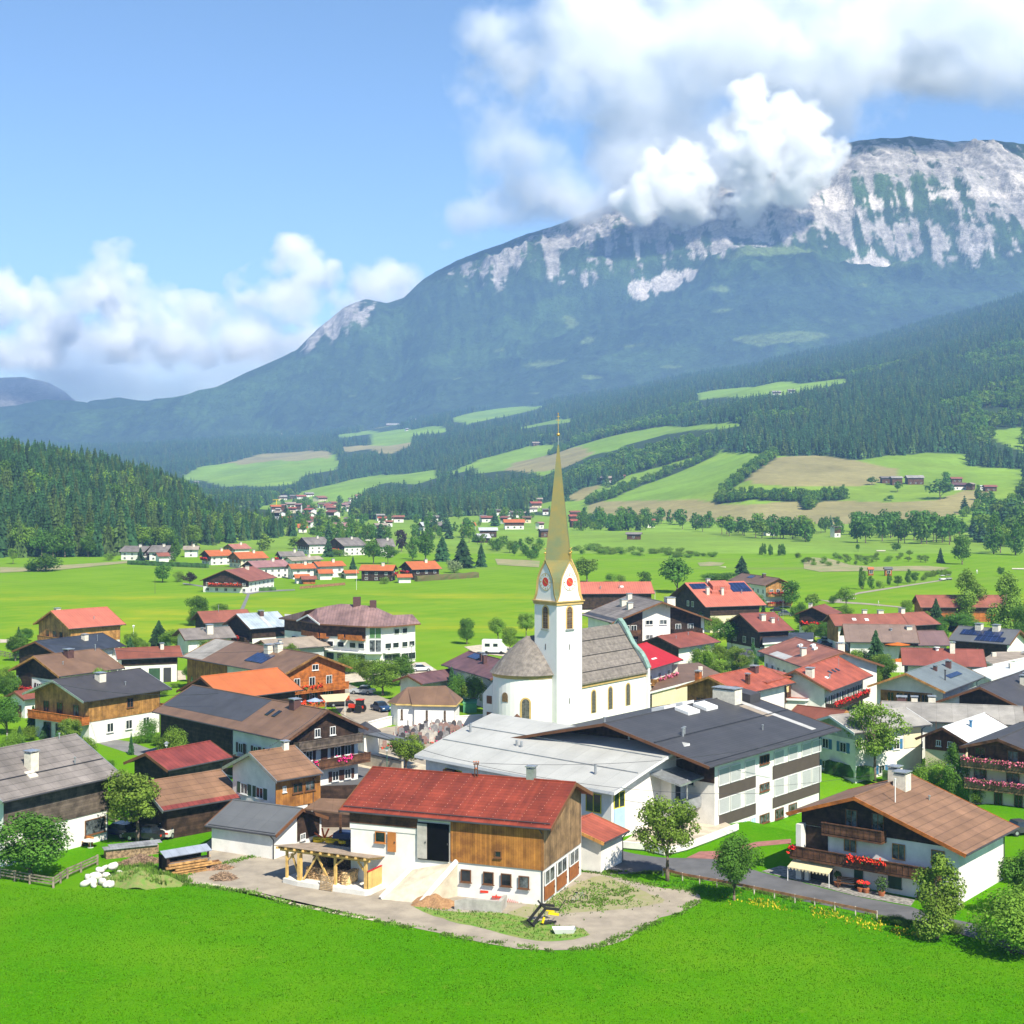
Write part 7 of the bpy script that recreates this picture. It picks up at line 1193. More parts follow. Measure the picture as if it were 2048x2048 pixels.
    b=MB();b.box(-s-.3,s+.3,-s-.3,s+.3,zc,zc+.16,0);b.box(-s-.14,s+.14,-s-.14,s+.14,zc-.42,zc-.003);b.build('cornice',GOLD,t)
    FR=[(0,1),(.06,.93),(.14,.83),(.27,.76),(.38,.73),(.48,.70),(.58,.63),(.68,.50),(.78,.36),(.86,.22),(.93,.10),(1,.0)]
    L=[(f,g*s) for f,g in FR];z0=zc+.16
    sides=[(Vector((1,0,0)),Vector((0,-1,0))),(Vector((0,1,0)),Vector((1,0,0))),(Vector((-1,0,0)),Vector((0,1,0))),(Vector((0,-1,0)),Vector((-1,0,0)))]
    def P(si,f,g,out=0):
        T,N=sides[si];return T*g+N*(s+out)+Vector((0,0,z0+(zg-z0)*f))
    b=MB();e=MB()
    for si in range(4):
        for (f0,g0),(f1,g1) in zip(L,L[1:]):
            b.poly([P(si,f0,-g0),P(si,f0,g0),P(si,f1,g1),P(si,f1,-g1)])
            for sg in(-1,1):
                e.mesh([P(si,f0,sg*g0,-.02),P(si,f0,sg*(g0+.12),.14),P(si,f1,sg*(g1+.12),.14),P(si,f1,sg*g1,-.02),P(si,f0,sg*max(g0-.22,0),.04),P(si,f1,sg*max(g1-.22,0),.04)],[(0,1,2,3),(1,4,5,2)])
    b.build('clock_gable',WH,t);e.build('gable_moulding',GOLD,t)
    PAT=mat('patinated_shingles',(.24,.19,.06),.85,.25,.3,rgb2=(.14,.17,.085),bump=.4)
    b=MB()
    for si in range(4):
        sj=(si+1)%4
        for (f0,g0),(f1,g1) in zip(L,L[1:]):
            q=[P(si,f0,g0,.1),P(sj,f0,-g0,.1),P(sj,f1,-g1,.1),P(si,f1,g1,.1)]
            b.poly(q,0,False)
    # spire: a slightly hollow four sided pyramid whose edges stand over the gable tips
    sp=[(s+.1,zg),(2.12,zg+2.2),(1.70,zg+5.0),(1.12,zg+8.8),(.68,zg+12.0),(.26,zg+15.0),(.05,zg+16.0)]
    for (r0,za),(r1,zb_) in zip(sp,sp[1:]):
        for si in range(4):
            N0=sides[si][1];N1=sides[(si+1)%4][1]
            b.poly([N0*r0+Vector((0,0,za)),N1*r0+Vector((0,0,za)),N1*r1+Vector((0,0,zb_)),N0*r1+Vector((0,0,zb_))])
    spi=b.build('spire',PAT,t)
    GLD=mat('gilt',(.75,.45,.12),.3,.1,3,metal=.7)
    b=MB();b.bar((0,0,zg+15.9),(0,0,zg+17.1),.06,0,8);b.build('spire_rod',METAL,spi)
    b=MB();b.ico((0,0,zg+17.3),.24,3);b.build('gilt_ball',GLD,spi)
    b=MB();b.bar((0,0,zg+17.5),(0,0,zg+20.2),.04);b.beam((-.35,0,zg+19.3),(.35,0,zg+19.3),.06,.08);b.beam((-.22,0,zg+19.8),(.22,0,zg+19.8),.06,.08);b.ico((0,0,zg+20.2),.1,2);b.build('cross',GLD,spi)
    for si in range(4):
        T,N=sides[si];b=MB();p=N*(s+.1)+Vector((0,0,zg));b.bar(p,p+Vector((0,0,.9)),.045);b.ico(p+Vector((0,0,1.0)),.15,2);b.ico(p+Vector((0,0,1.5)),.1,2);b.build('finial',GLD,t)
    RED=mat('clock_red',(.70,.05,.03),.6,.05)
    for si in range(4):
        T,N=sides[si];c=N*(s+.02)+Vector((0,0,z0+2.55))
        def disc(b,r0,r1,off,m=0,n=28):
            for i in range(n):
                a0,a1=6.2832*i/n,6.2832*(i+1)/n
                q=[c+N*off+(T*math.cos(a)+Vector((0,0,math.sin(a))))*rr for a,rr in((a0,r0),(a1,r0),(a1,r1),(a0,r1))]
                b.poly(q if r0<1e-6 or True else q[::-1],m)
        b=MB();disc(b,.02,1.22,.015);d=b.build('clock_dial',WH,t)
        b=MB();disc(b,.02,.62,.03);b.build('clock_centre',RED,d)
        b=MB();disc(b,1.13,1.2,.03)
        for h in range(12):
            a=6.2832*h/12;u=T*math.cos(a)+Vector((0,0,math.sin(a)));v=N.cross(u);wd=.05 if h%3 else .09
            b.poly([c+N*.035+u*.82+v*wd,c+N*.035+u*.82-v*wd,c+N*.035+u*1.05-v*wd,c+N*.035+u*1.05+v*wd])
        b.build('hour_marks',GLD,d)
        b=MB()
        for a,l,wd in((-.5,.95,.05),(2.3,.62,.07)):
            u=T*math.cos(a)+Vector((0,0,math.sin(a)));v=N.cross(u);b.poly([c+N*.05+v*wd,c+N*.05-v*wd,c+N*.05+u*l-v*wd*.4,c+N*.05+u*l+v*wd*.4])
        b.build('clock_hands',GLD,d)
        archwin(t,N*s+Vector((0,0,14.9)),T,N,.95,2.95,mat('louvres',(.16,.095,.05),.8,.2,2,stripe=(2,.3,.3,.35)),'belfry_window',mat('orange_surround',(.62,.42,.16),.8,.05))
        b=MB();q=N*s+Vector((0,0,14.78));b.mesh([q+T*x+N*n_+Vector((0,0,z)) for z in(-.1,.08) for x,n_ in((-.8,0),(.8,0),(.8,.18),(-.8,.18))],[(4,5,6,7),(2,3,7,6),(1,2,6,5),(3,0,4,7)]);b.build('window_sill',METAL,t)
        for z in(12.0,4.6,1.6)[:1 if si==3 else 2]:
            b=MB();q=N*(s)+Vector((0,0,z));b.mesh([q+T*x+N*.03+Vector((0,0,zz)) for x,zz in((-.07,0),(.07,0),(.07,.8),(-.07,.8))],[(0,1,2,3)]);b.build('slit_window',GLASS,t)
church()
# ================================================================ WHITE HALL, ENTRANCE WING
def hall():
    A=Vector((10.0,146.5));U=Vector((-.728,.686));Vv=Vector((.686,.728))   # low right corner, along the eave, up the slope
    r=empty('school_hall',(A.x,A.y,0),math.atan2(U.y,U.x));tag(r,'white school hall under one huge pale single slope roof','hall')
    # local x along eave (0..28.4), local y = -V direction  -> use negative y going up the slope
    L=28.6;W=12.3;za,zb_=5.0,8.2
    def z(q):return za+(zb_-za)*(q/W)-.28*math.sin(math.pi*q/W)*-1*.6
    b=MB();n=6
    for i in range(n):
        q0,q1=W*i/n,W*(i+1)/n
        b.poly([(0,-q0,z(q0)),(L,-q0,z(q0)),(L,-q1,z(q1)),(0,-q1,z(q1))][::-1],0);b.poly([(0,-q0,z(q0)-.3),(L,-q0,z(q0)-.3),(L,-q1,z(q1)-.3),(0,-q1,z(q1)-.3)],1)
        for x in(0,L):b.poly([(x,-q0,z(q0)-.3),(x,-q1,z(q1)-.3),(x,-q1,z(q1)),(x,-q0,z(q0))],1)
    b.poly([(0,0,z(0)-.3),(L,0,z(0)-.3),(L,0,z(0)),(0,0,z(0))],1);b.poly([(0,-W,z(W)-.3),(L,-W,z(W)-.3),(L,-W,z(W)),(0,-W,z(W))],1)
    HR=mat('hall_roof_membrane',(.42,.42,.395),.6,.06,.25,stripe=(0,2.35,.018,.72,1,1.17,.02,.86),spec=.3)
    rf=b.build('roof',[HR,F_WHITE],r)
    for q in(4.1,8.0):
        b=MB();b.box(.3,L-.3,-q-.04,-q+.04,z(q),z(q)+.10);b.build('snow_guard',METAL,rf)
    for x,q,h in((4.6,2.6,1.0),(17.4,5.4,.6),(18.2,5.5,.6),(26.6,6.8,1.0),(7.0,11.0,.6)):
        b=MB();b.bar((x,-q,z(q)-.1),(x,-q,z(q)+h),.14,0,10);b.build('vent_pipe',METAL,rf)
    b=MB();x0,x1,y0,y1=1.1,L-.9,-.9,-W+.3
    def zz(y):return z(-y)-.28
    ys=[y0+(y1-y0)*i/5 for i in range(6)]
    for x,d in((x0,1),(x1,-1)):
        for a,c in zip(ys,ys[1:]):b.poly([(x,a,-.5),(x,c,-.5),(x,c,zz(c)),(x,a,zz(a))][::d])
    b.poly([(x0,y0,-.5),(x1,y0,-.5),(x1,y0,zz(y0)),(x0,y0,zz(y0))]);b.poly([(x0,y1,-2.5),(x1,y1,-2.5),(x1,y1,zz(y1)),(x0,y1,zz(y1))])
    b.build('wall',WHITE,r)
    YEL=mat('yellow_frame',(.55,.50,.05),.6,.05)
    def wn(x0,x1,z0,z1,side,pan=None,n=2):
        b=MB();f=.08
        def bx(a,c,d,e,o,m=0):
            if side=='f':b.box(a,c,y0,y0+o,d,e,m)
            else:b.box(-o+1.1,1.1,a,c,d,e,m)
        bx(x0,x0+f,z0,z1,.08);bx(x1-f,x1,z0,z1,.08);bx(x0+f,x1-f,z0,z0+f,.08);bx(x0+f,x1-f,z1-f,z1,.08)
        for i in range(1,n):
            c=x0+(x1-x0)*i/n;bx(c-.05,c+.05,z0+f,z1-f,.07)
        o=b.build('window',YEL,r);b=MB();bx(x0+f,x1-f,z0+f,z1-f,.03);b.build('pane',GLASS,o)
    wn(2.4,4.4,2.4,4.3,'f');wn(13.5,16.8,2.6,4.0,'f',n=3);wn(22.0,24.6,1.6,4.0,'f',n=2)
    wn(-2.9,-1.2,3.0,4.6,'g')
    b=MB();b.box(1.0,1.1,-2.9,-1.2,.9,3.0);b.build('blue_panel',SH_PALE,r)
    b=MB();b.box(22.8,24.2,-.85,-.1,2.0,4.0);b.build('lift_shaft',W_BROWN,r)
    return r
hall()
def wing():
    c=(18.77,154.73);r=empty('entrance_wing',(c[0],c[1]+3,0),R_(50.8));tag(r,'glazed school entrance wing with tilted steel canopy between hall and school','building')
    b=MB();b.box(-5.5,3.4,-1.2,5.5,-2.5,5.1);b.build('wall',WHITE,r)
    b=MB();b.mesh([(-7.2,-3.4,5.0),(3.6,-3.4,5.35),(3.6,1.6,6.3),(-7.2,1.6,6.0),(-7.2,-3.4,4.8),(3.6,-3.4,5.15),(3.6,1.6,6.1),(-7.2,1.6,5.8)],[(0,1,2,3),(7,6,5,4),(0,4,5,1),(1,5,6,2),(2,6,7,3),(3,7,4,0)]);b.build('canopy',METAL,r)
    for x in(-5.2,-2.6,0,2.6):
        b=MB();b.bar((x,-2.9,-.6),(x,-2.9,5.2),.08,0,8);b.build('column',METAL,r)
    b=MB();b.box(-6,3.4,-3.0,-1.2,2.0,2.2);b.box(-6,3.4,-3.05,-2.95,2.2,3.1);b.build('balcony',SH_PALE if False else METAL,r)
    for x in(-4.4,-2.0,-.4,1.9):
        for z0,z1 in((2.5,4.6),(-.4,1.7)):
            w=.55 if x<-4 else .95
            b=MB();b.box(x-w,x+w,-1.28,-1.2,z0,z1);o=b.build('window',F_WHITE,r);b=MB();b.box(x-w+.08,x+w-.08,-1.3,-1.28,z0+.08,z1-.08);b.build('pane',GLASS,o)
wing()
# ================================================================ MAUVE ROOFED HOTEL
def hotel():
    E=[(-46.76,300.43),(-42.18,295.69),(-37.14,288.47),(-31.58,285.53),(-27.26,283.24),(-23.95,283.24),(-20.60,286.04),(-17.58,289.15)]
    Rg=[(-40.43,294.00),(-38.28,293.72),(-36.24,294.27),(-33.53,293.67),(-30.15,291.54),(-26.94,290.83),(-22.99,290.31),(-19.40,292.00)]
    zr=[9.4,9.9,10.3,10.8,10.8,10.6,8.9,8.9]
    c=E[3];r=empty('hotel',(c[0],c[1],0));tag(r,'large white hotel with curved front and mauve roof by the meadow','hotel')
    E=[Vector((p[0]-c[0],p[1]-c[1],7.4)) for p in E];G=[Vector((p[0]-c[0],p[1]-c[1],z)) for p,z in zip(Rg,zr)]
    B=[Vector((g.x+(g.x-e.x)*.35,g.y+abs(g.y-e.y)*.8+2,7.6)) for g,e in zip(G,E)]
    b=MB()
    for i in range(7):
        b.poly([E[i],E[i+1],G[i+1],G[i]],0);b.poly([G[i],G[i+1],B[i+1],B[i]],0)
        d=Vector((0,0,-.25));b.poly([E[i]+d,E[i+1]+d,E[i+1],E[i]],1);b.poly([E[i]+d,G[i]+d,G[i+1]+d,E[i+1]+d],1)
    for i in(0,7):b.poly([E[i],G[i],B[i]],1);
    rf=b.build('roof',[ROOF['mauve'],F_BROWN],r)
    ctr=sum(E,Vector())/8+Vector((0,8,0))
    Wl=[];
    for e in E:
        q=e+(ctr-e).normalized()*1.3;Wl.append(Vector((q.x,q.y,0)))
    Wb=[Vector((g.x,g.y+3,0)) for g in G]
    b=MB();U=lambda v,z:Vector((v.x,v.y,z))
    loop=Wl+Wb[::-1]
    for i in range(len(loop)):
        a,q=loop[i],loop[(i+1)%len(loop)];b.poly([U(a,-.5),U(q,-.5),U(q,7.35 if i<8 else 8.2),U(a,7.35 if i<8 else 8.2)])
    b.build('wall',WHITE,r)
    def seg(i,t0,t1,z0,z1,out,m,name,par=r,inn=0):
        a,q=Wl[i],Wl[i+1];T=(q-a);N=Vector((T.y,-T.x,0)).normalized()
        if N.y>0:N=-N
        b=MB();p0,p1=a+T*t0,a+T*t1
        b.mesh([p0+N*inn+Vector((0,0,z0)),p1+N*inn+Vector((0,0,z0)),p1+N*out+Vector((0,0,z0)),p0+N*out+Vector((0,0,z0)),p0+N*inn+Vector((0,0,z1)),p1+N*inn+Vector((0,0,z1)),p1+N*out+Vector((0,0,z1)),p0+N*out+Vector((0,0,z1))],[(3,2,6,7),(4,7,6,5),(0,3,7,4),(2,1,5,6),(0,1,2,3)]);return b.build(name,m,par)
    for i in range(4):seg(i,0,1 if i<3 else .95,5.0,7.3,.1,W_BROWN,'timber_cladding')
    for i,t0,t1 in((1,.1,1),(2,.0,.25),(3,.1,.95),(2,.75,1)):
        o=seg(i,t0,t1,4.6,4.75,1.2,W_ORANGE,'balcony');seg(i,t0,t1,4.75,5.6,1.2,W_ORANGE,'railing',o,1.1)
    def wn(i,t,w,z0,z1):
        T=(Wl[i+1]-Wl[i]).length;o=seg(i,t-w/2/T,t+w/2/T,z0,z1,.16,F_WHITE,'window');seg(i,t-(w/2-.1)/T,t+(w/2-.1)/T,z0+.1,z1-.1,.18,GLASS,'pane',o,.14)
    for i in range(7):
        if i==4:continue
        for t in((.3,.75) if i not in(0,)else(.5,)):
            wn(i,t,1.5,3.0,4.1);wn(i,t,1.9,.5,1.9)
            if i>4:pass
    wn(5,.8,1.3,5.6,6.7);wn(6,.3,1.3,5.6,6.7)
    for z0,z1,m in((5.0,7.1,mat('green_reflection_glass',(.09,.20,.07),.15,.1,1,spec=.8)),(2.4,4.8,CURTAIN)):
        o=seg(4,.15,.95,z0,z1,.12,F_WHITE,'stair_window');seg(4,.2,.53,z0+.1,z1-.1,.15,m,'pane',o,.1);seg(4,.57,.9,z0+.1,z1-.1,.15,m,'pane',o,.1)
    for i in range(1,6):seg(i,0,1,2.15,2.35,1.0,WHITE,'ledge')
    for g,w,h in((G[4],1.4,1.5),(G[5],1.2,1.1)):
        b=MB();b.box(g.x-w/2,g.x+w/2,g.y-.6,g.y+.6,g.z-.6,g.z+h);b.build('chimney',CHIMD,rf)
    # small cross gable over the left balcony
    a=(-41.25,301.52);a=Vector((a[0]-c[0],a[1]-c[1],8.7));f0,f1=E[1],E[2]
    k=(f0+f1)/2;bk=Vector((a.x+2.5,a.y+6.5,8.9));fr=Vector((k.x-.1,k.y-.6,8.8))
    b=MB();b.poly([f0+Vector((-.2,-.5,.0)),fr,bk],0);b.poly([fr,f1+Vector((.2,-.5,.0)),bk],0);b.beam(f0+Vector((-.2,-.55,-.1)),fr+Vector((0,-.05,-.05)),.12,.3,1);b.beam(fr+Vector((0,-.05,-.05)),f1+Vector((.2,-.55,-.1)),.12,.3,1);b.build('cross_gable',[ROOF['mauve'],F_WHITE],rf)
hotel()
# ================================================================ CHAPEL
def chapel():
    r=empty('chapel',(-12.6,216.5,0),R_(-6));tag(r,'small white cemetery chapel with brown hipped roof','chapel')
    P=[(4.6,-2.4),(-1.1,-2.4),(-1.1,-1.9),(-3.6,-1.9),(-4.9,-.3),(-4.9,1.6),(-3.6,3.2),(4.6,3.2)][::-1]
    b=MB();b.prism(P,-.5,3.3);b.build('wall',mat('chapel_render',(.80,.79,.75),.9,.02),r)
    o=.35;Q=[(5.0,-2.8),(-1.4,-2.8),(-1.4,-2.3),(-3.8,-2.3),(-5.3,-.5),(-5.3,1.8),(-3.8,3.6),(5.0,3.6)]
    r0,r1=Vector((-2.6,.5,5.3)),Vector((3.0,.4,5.6));b=MB();V3=lambda p,z=3.3:Vector((p[0],p[1],z))
    b.poly([V3(Q[1]),V3(Q[0]),r1,r0]);b.poly([V3(Q[0]),V3(Q[7]),r1]);b.poly([V3(Q[7]),V3(Q[6]),r0,r1]);b.poly([V3(Q[6]),V3(Q[5]),r0]);b.poly([V3(Q[5]),V3(Q[4]),r0]);b.poly([V3(Q[4]),V3(Q[3]),r0]);b.poly([V3(Q[3]),V3(Q[2]),r0]);b.poly([V3(Q[2]),V3(Q[1]),r0]);b.poly([V3(p,3.28) for p in Q])
    b.build('roof',ROOF['brown'],r)
    b=MB()
    for a,c in zip(Q,Q[1:]+Q[:1]):b.beam(V3(a,3.16),V3(c,3.16),.12,.2)
    b.build('cornice',mat('ochre_cornice',(.6,.42,.15)),r)
    for x,y in((-3.0,-1.9),(.7,-2.4),(3.3,-2.4)):
        b=MB();b.box(x-.15,x+.15,y-.05,y,1.0,2.3);b.bar((x,y,2.3),(x,y-.05,2.3),.15,0,12);b.box(x-.24,x+.24,y-.1,y,.92,1.0);o_=b.build('arched_window',mat('chapel_glass',(.13,.09,.06),.4,.3,5),r)
chapel()
# ================================================================ FLAT AND ODD ROOFS AT THE RIGHT EDGE
def slab_house(label,pts,z,rm,wm=WHITE,name='hall',cat='hall',th=.3,holes=()):
    cx=sum(p[0] for p in pts)/len(pts);cy=sum(p[1] for p in pts)/len(pts);r=empty(name,(cx,cy,0));tag(r,label,cat)
    q=[(p[0]-cx,p[1]-cy) for p in pts];b=MB();b.prism([(x*.93,y*.93) for x,y in q],-.5,z-th);b.build('wall',wm,r);b=MB();b.prism(q,z-th,z,1,0);rf=b.build('roof',[rm,F_WHITE],r)
    for x,y,w,h in holes:
        b=MB();b.box(x-w/2,x+w/2,y-w/2,y+w/2,z,z+h);b.build('roof_box',CHIM,rf)
slab_house('low gleaming white flat roofed hall at the right edge',[(73.23,238.83),(72.62,227.21),(82.08,236.86),(88.12,254.30),(80.22,246.14)],5,ROOF['white'],holes=((1,0,.9,.8),))
slab_house('cream flat roof with small domes behind the white flat roof',[(80.12,255.70),(79.91,249.32),(89.22,259.49),(91.95,267.42),(85.86,266.40)],4.6,ROOF['beige'],CREAM,holes=((-2,0,.7,.7),))
slab_house('dark grey lean to roof between the two garden trees',[(48.02,287.23),(58.97,293.77),(61.74,307.04),(51.07,305.99)],3.8,ROOF['navy'],WHITE,'shed','shed')
slab_house('flat grey annex roof beside the yellowish tree',[(39.24,275.84),(43.69,269.70),(45.04,281.18),(41.16,282.27)],3.4,ROOF['dark'],WHITE,'annex','annex')
slab_house('brown flat annex with chimneys below the vivid red roof',[(20.45,223.88),(28.06,235.56),(34.25,243.50),(32.28,259.24),(27.33,256.47)],3.6,ROOF['brown'],CREAM,'annex','annex',holes=((-2,0,.8,1.6),(2,-1,.7,1.4)))
slab_house('low white walled terrace with pale awning left of the red roofs',[(27.13,297.09),(31.62,282.44),(34.66,282.44),(30.84,299.48)],2.6,ROOF['white'],WHITE,'terrace_roof','terrace')
slab_house('red inn wing with flat lower roof in front of the gallery gable',[(33.40,215.78),(37.09,211.39),(41.35,210.39),(44.55,214.47),(40.91,224.03),(35.31,220.46)],4.6,ROOF['red'],WHITE,'hotel','hotel')
def dormer_block():
    A=[(34.90,205.24),(40.20,212.83),(36.46,217.86),(30.78,209.75)];cx=sum(p[0] for p in A)/4;cy=sum(p[1] for p in A)/4
    r=empty('penthouse',(cx,cy,0));tag(r,'red roofed timber penthouse with cream window frames on the inn','building');q=[(p[0]-cx,p[1]-cy) for p in A]
    b=MB();b.prism([(x*.9,y*.9) for x,y in q],4.0,7.5);b.build('wall',W_BROWN,r)
    b=MB();v=[(*q[0],7.6),(*q[1],7.6),(*q[2],8.2),(*q[3],8.2)];b.mesh(v+[(p[0],p[1],p[2]-.22) for p in v],[(0,1,2,3),(7,6,5,4),(0,4,5,1),(1,5,6,2),(2,6,7,3),(3,7,4,0)]);b.build('roof',ROOF['red'],r)
    p0,p1=Vector((*q[0],0))*.9,Vector((*q[1],0))*.9;T=p1-p0;N=Vector((T.y,-T.x,0)).normalized()
    for t in(.18,.34,.55,.8):
        a,c=p0+T*(t-.05)+N*.03,p0+T*(t+.05)+N*.03;b=MB();b.mesh([a+Vector((0,0,5.4)),c+Vector((0,0,5.4)),c+Vector((0,0,6.9)),a+Vector((0,0,6.9))],[(0,1,2,3)]);b.build('window',mat('cream_window',(.6,.5,.25)),r)
dormer_block()

# ================================================================ ROADS, YARDS, PATHS
GRAVEL=mat('gravel',(.36,.31,.24),.95,.2,.45,bump=.4,rgb2=(.25,.215,.17));SANDY=mat('pale_concrete',(.52,.45,.34),.95,.12,.8);REDP=mat('red_paving',(.30,.13,.11),.9,.12,1.5);LANE=mat('lane_asphalt',(.19,.19,.185),.95,.1,.5)
SAND=mat('dry_rough_ground',(.34,.27,.15),.95,.25,.15,rgb2=(.20,.24,.08));STONEP=mat('crazy_paving',(.26,.245,.22),.9,.3,3);WEED=mat('weedy_ground',(.24,.25,.10),.95,.35,1.6,rgb2=(.30,.26,.17),bump=.5);BUNK=mat('bunker_sand',(.62,.56,.42))
MULCH=mat('bark_mulch',(.24,.13,.065),.95,.35,5,bump=.8,rgb2=(.36,.21,.10))
def sheet(name,pts,m,lv,kind='structure',label=None,cat=None,dense=False):
    rnd=random.Random(len(pts)*7+lv)
    if dense:
        q=[];n=len(pts)
        for i in range(n):
            a=Vector(pts[i]);c=Vector(pts[(i+1)%n]);k=max(1,int((c-a).length/.9));p0=Vector(pts[i-1]);p3=Vector(pts[(i+2)%n])
            for j in range(k):
                t=j/k;q.append(.5*((2*a)+(c-p0)*t+(2*p0-5*a+4*c-p3)*t*t+(3*a-p0-3*c+p3)*t**3)+Vector((rnd.uniform(-.1,.1),rnd.uniform(-.1,.1))))
        pts=[(v.x,v.y) for v in q]
    z=.01+.004*lv+ (0 if pts[0][1]<240 else .05*lv);bm=bmesh.new();vs=[bm.verts.new((p[0],p[1],z)) for p in pts];bm.faces.new(vs);bmesh.ops.triangulate(bm,faces=bm.faces[:],ngon_method='EAR_CLIP')
    bmesh.ops.recalc_face_normals(bm,faces=bm.faces[:])
    for f in bm.faces:
        if f.normal.z<0:f.normal_flip()
    me=bpy.data.meshes.new(name);bm.to_mesh(me);bm.free();me.materials.append(m);o=link(bpy.data.objects.new(name,me));tag(o,label,cat,kind=kind);return o
sheet('gravel_yard',[(-29.45,132.68),(-29.30,135.85),(-28.78,141.55),(-29.77,145.95),(-29.12,149.58),(-23.53,152.11),(-16.66,154.29),(-3.07,144.00),(3.01,136.71),(7.88,135.85),(9.72,134.33),(11.71,132.03),(13.12,130.75),(14.79,130.12),(15.80,129.50),(16.05,127.36),(15.18,125.14),(13.42,123.15),(12.03,121.90),(10.37,119.21),(8.50,115.88),(6.12,114.04),(2.73,113.56),(-0.73,114.53),(-4.32,116.88),(-7.71,119.21),(-11.20,121.35),(-14.75,123.29),(-18.25,125.58),(-20.55,127.36),(-22.88,129.50),(-25.08,131.07),(-27.29,132.03)],GRAVEL,1,dense=True)
sheet('road',[(-22.26,153.85),(-23.48,166.15),(-22.96,179.40),(-22.08,188.15),(-21.21,196.36),(-16.82,191.15),(-7.32,177.05),(3.97,156.52),(9.93,144.58),(13.62,141.36),(16.36,140.99),(19.33,140.44),(22.60,135.85),(24.83,133.50),(29.34,128.11),(33.16,125.14),(34.53,122.45),(37.44,120.00),(41.21,114.89),(39.73,110.77),(36.23,116.13),(32.91,120.27),(29.76,122.31),(28.33,123.71),(24.00,127.21),(19.49,131.39),(16.75,133.66),(13.58,135.85),(10.20,135.34),(7.89,136.02),(3.65,144.00),(-14.50,153.19)],ASPH,2,dense=True)
sheet('red_pavement',[(16.36,140.99),(17.98,143.43),(20.30,143.62),(23.93,147.14),(27.59,148.35),(27.26,146.54),(23.94,145.36),(20.07,141.36),(19.33,140.44)],REDP,3)
sheet('stone_pavement',[(22.65,136.19),(24.68,138.11),(26.31,137.06),(29.24,131.71),(34.14,127.06),(33.33,125.29),(29.37,128.27),(24.86,133.66)],STONEP,4)
sheet('verge',[(-0.97,121.62),(0.67,124.86),(3.69,128.57),(6.01,132.52),(7.90,134.66),(9.95,132.03),(11.86,128.88),(12.96,127.06),(11.53,125.29),(7.27,123.85),(3.94,123.01)],WEED,2,dense=True)
sheet('verge',[(-8.56,127.06),(-6.80,124.42),(-3.87,123.43),(-0.99,123.29),(1.06,122.03),(3.04,120.00),(5.79,118.94),(6.10,117.39),(4.88,116.13),(2.16,115.88),(-0.16,117.14),(-2.54,119.21),(-5.00,121.08),(-7.60,123.85)],mat('yard_grass',(.10,.24,.02),.95,.35,1.2,rgb2=(.22,.24,.07),bump=.6),3,dense=True)
sheet('kerb_stones',[(-27.29,132.03),(-22.88,129.50),(-18.23,125.44),(-14.74,123.15),(-11.18,121.08),(-11.23,121.62),(-14.82,123.85),(-18.34,126.17),(-22.99,130.12),(-27.12,132.52)],SANDY,4)
sheet('driveway',[(-55.44,201.12),(-54.48,204.55),(-51.37,202.25),(-47.56,197.08),(-45.77,200.74),(-44.06,201.49),(-39.68,197.08),(-45.89,190.14),(-49.16,193.55)],LANE,1)
sheet('village_lane',[(-22.81,178.22),(-24.54,220.41),(-29.12,240.00),(-32.91,257.14),(-28.97,260.24),(-23.50,248.28),(-19.52,240.00),(-18.29,220.41),(-18.64,211.76),(-20.65,203.77),(-17.62,189.47)],GRAVEL,1)
sheet('hotel_yard',[(-40.58,280.52),(-29.53,273.42),(-21.33,273.42),(-18.62,288.00),(-16.70,288.00),(-13.12,273.42),(-14.40,263.41),(-23.18,263.41),(-32.76,255.92)],SANDY,1)
sheet('cemetery_ground',[(-21.21,196.36),(-19.77,212.60),(-9.11,220.41),(-4.25,216.00),(-5.50,196.36),(-10.01,183.05),(-16.67,189.47)],GRAVEL,3)
sheet('square',[(-21.86,196.36),(-17.12,194.59),(-10.80,186.21),(-2.60,177.05),(-7.20,174.19),(-20.11,186.21)],SANDY,4)
sheet('farm_yard',[(-65.91,276.92),(-60.06,275.51),(-57.25,263.41),(-61.51,262.14)],SANDY,1)
sheet('field_lane',[(-71.74,394.16),(-79.83,451.88),(-84.67,463.52),(-93.79,473.68),(-108.83,495.41),(-109.67,500.00),(-95.04,480.00),(-85.89,473.68),(-83.47,477.88),(-74.19,469.57),(-68.23,471.62),(-67.64,467.53),(-77.21,459.57),(-78.93,451.88),(-70.69,394.16)],LANE,1)
sheet('field_lane',[(-112.05,328.27),(-107.78,327.27),(-106.17,322.39),(-109.71,321.43)],SANDY,1)
sheet('van_lay_by',[(-10.05,313.95),(-6.78,317.65),(-2.54,317.65),(1.65,308.57),(3.50,291.89),(-2.39,298.34),(-7.48,303.37)],SANDY,1)
sheet('golf_path',[(88.48,433.73),(90.86,428.57),(106.16,459.57),(125.84,486.49),(147.26,514.29),(145.87,509.43),(124.16,480.00),(104.97,453.78),(93.34,426.88),(100.30,420.23),(107.46,407.55),(106.65,404.49),(99.14,415.38),(89.79,423.53)],GRAVEL,1)
for p in([(120.62,620.69),(131.13,654.55),(136.29,642.86),(135.20,600.00),(142.04,586.96),(163.38,593.41),(169.55,580.65),(160.50,562.50),(138.00,562.50),(114.31,556.70),(111.83,574.47)],[(75.89,613.64),(81.93,620.69),(87.14,613.64),(82.29,593.41),(73.97,590.16)],[(-7.29,642.86),(11.72,627.91),(10.51,583.78),(-5.80,600.00)],[(-199.26,583.78),(-186.58,580.65),(-179.80,596.69),(-165.31,620.69),(-160.95,627.91),(-156.68,613.64),(-171.28,568.42),(-188.08,551.02)]):
    sheet('dry_ground',p,SAND,2,dense=False)
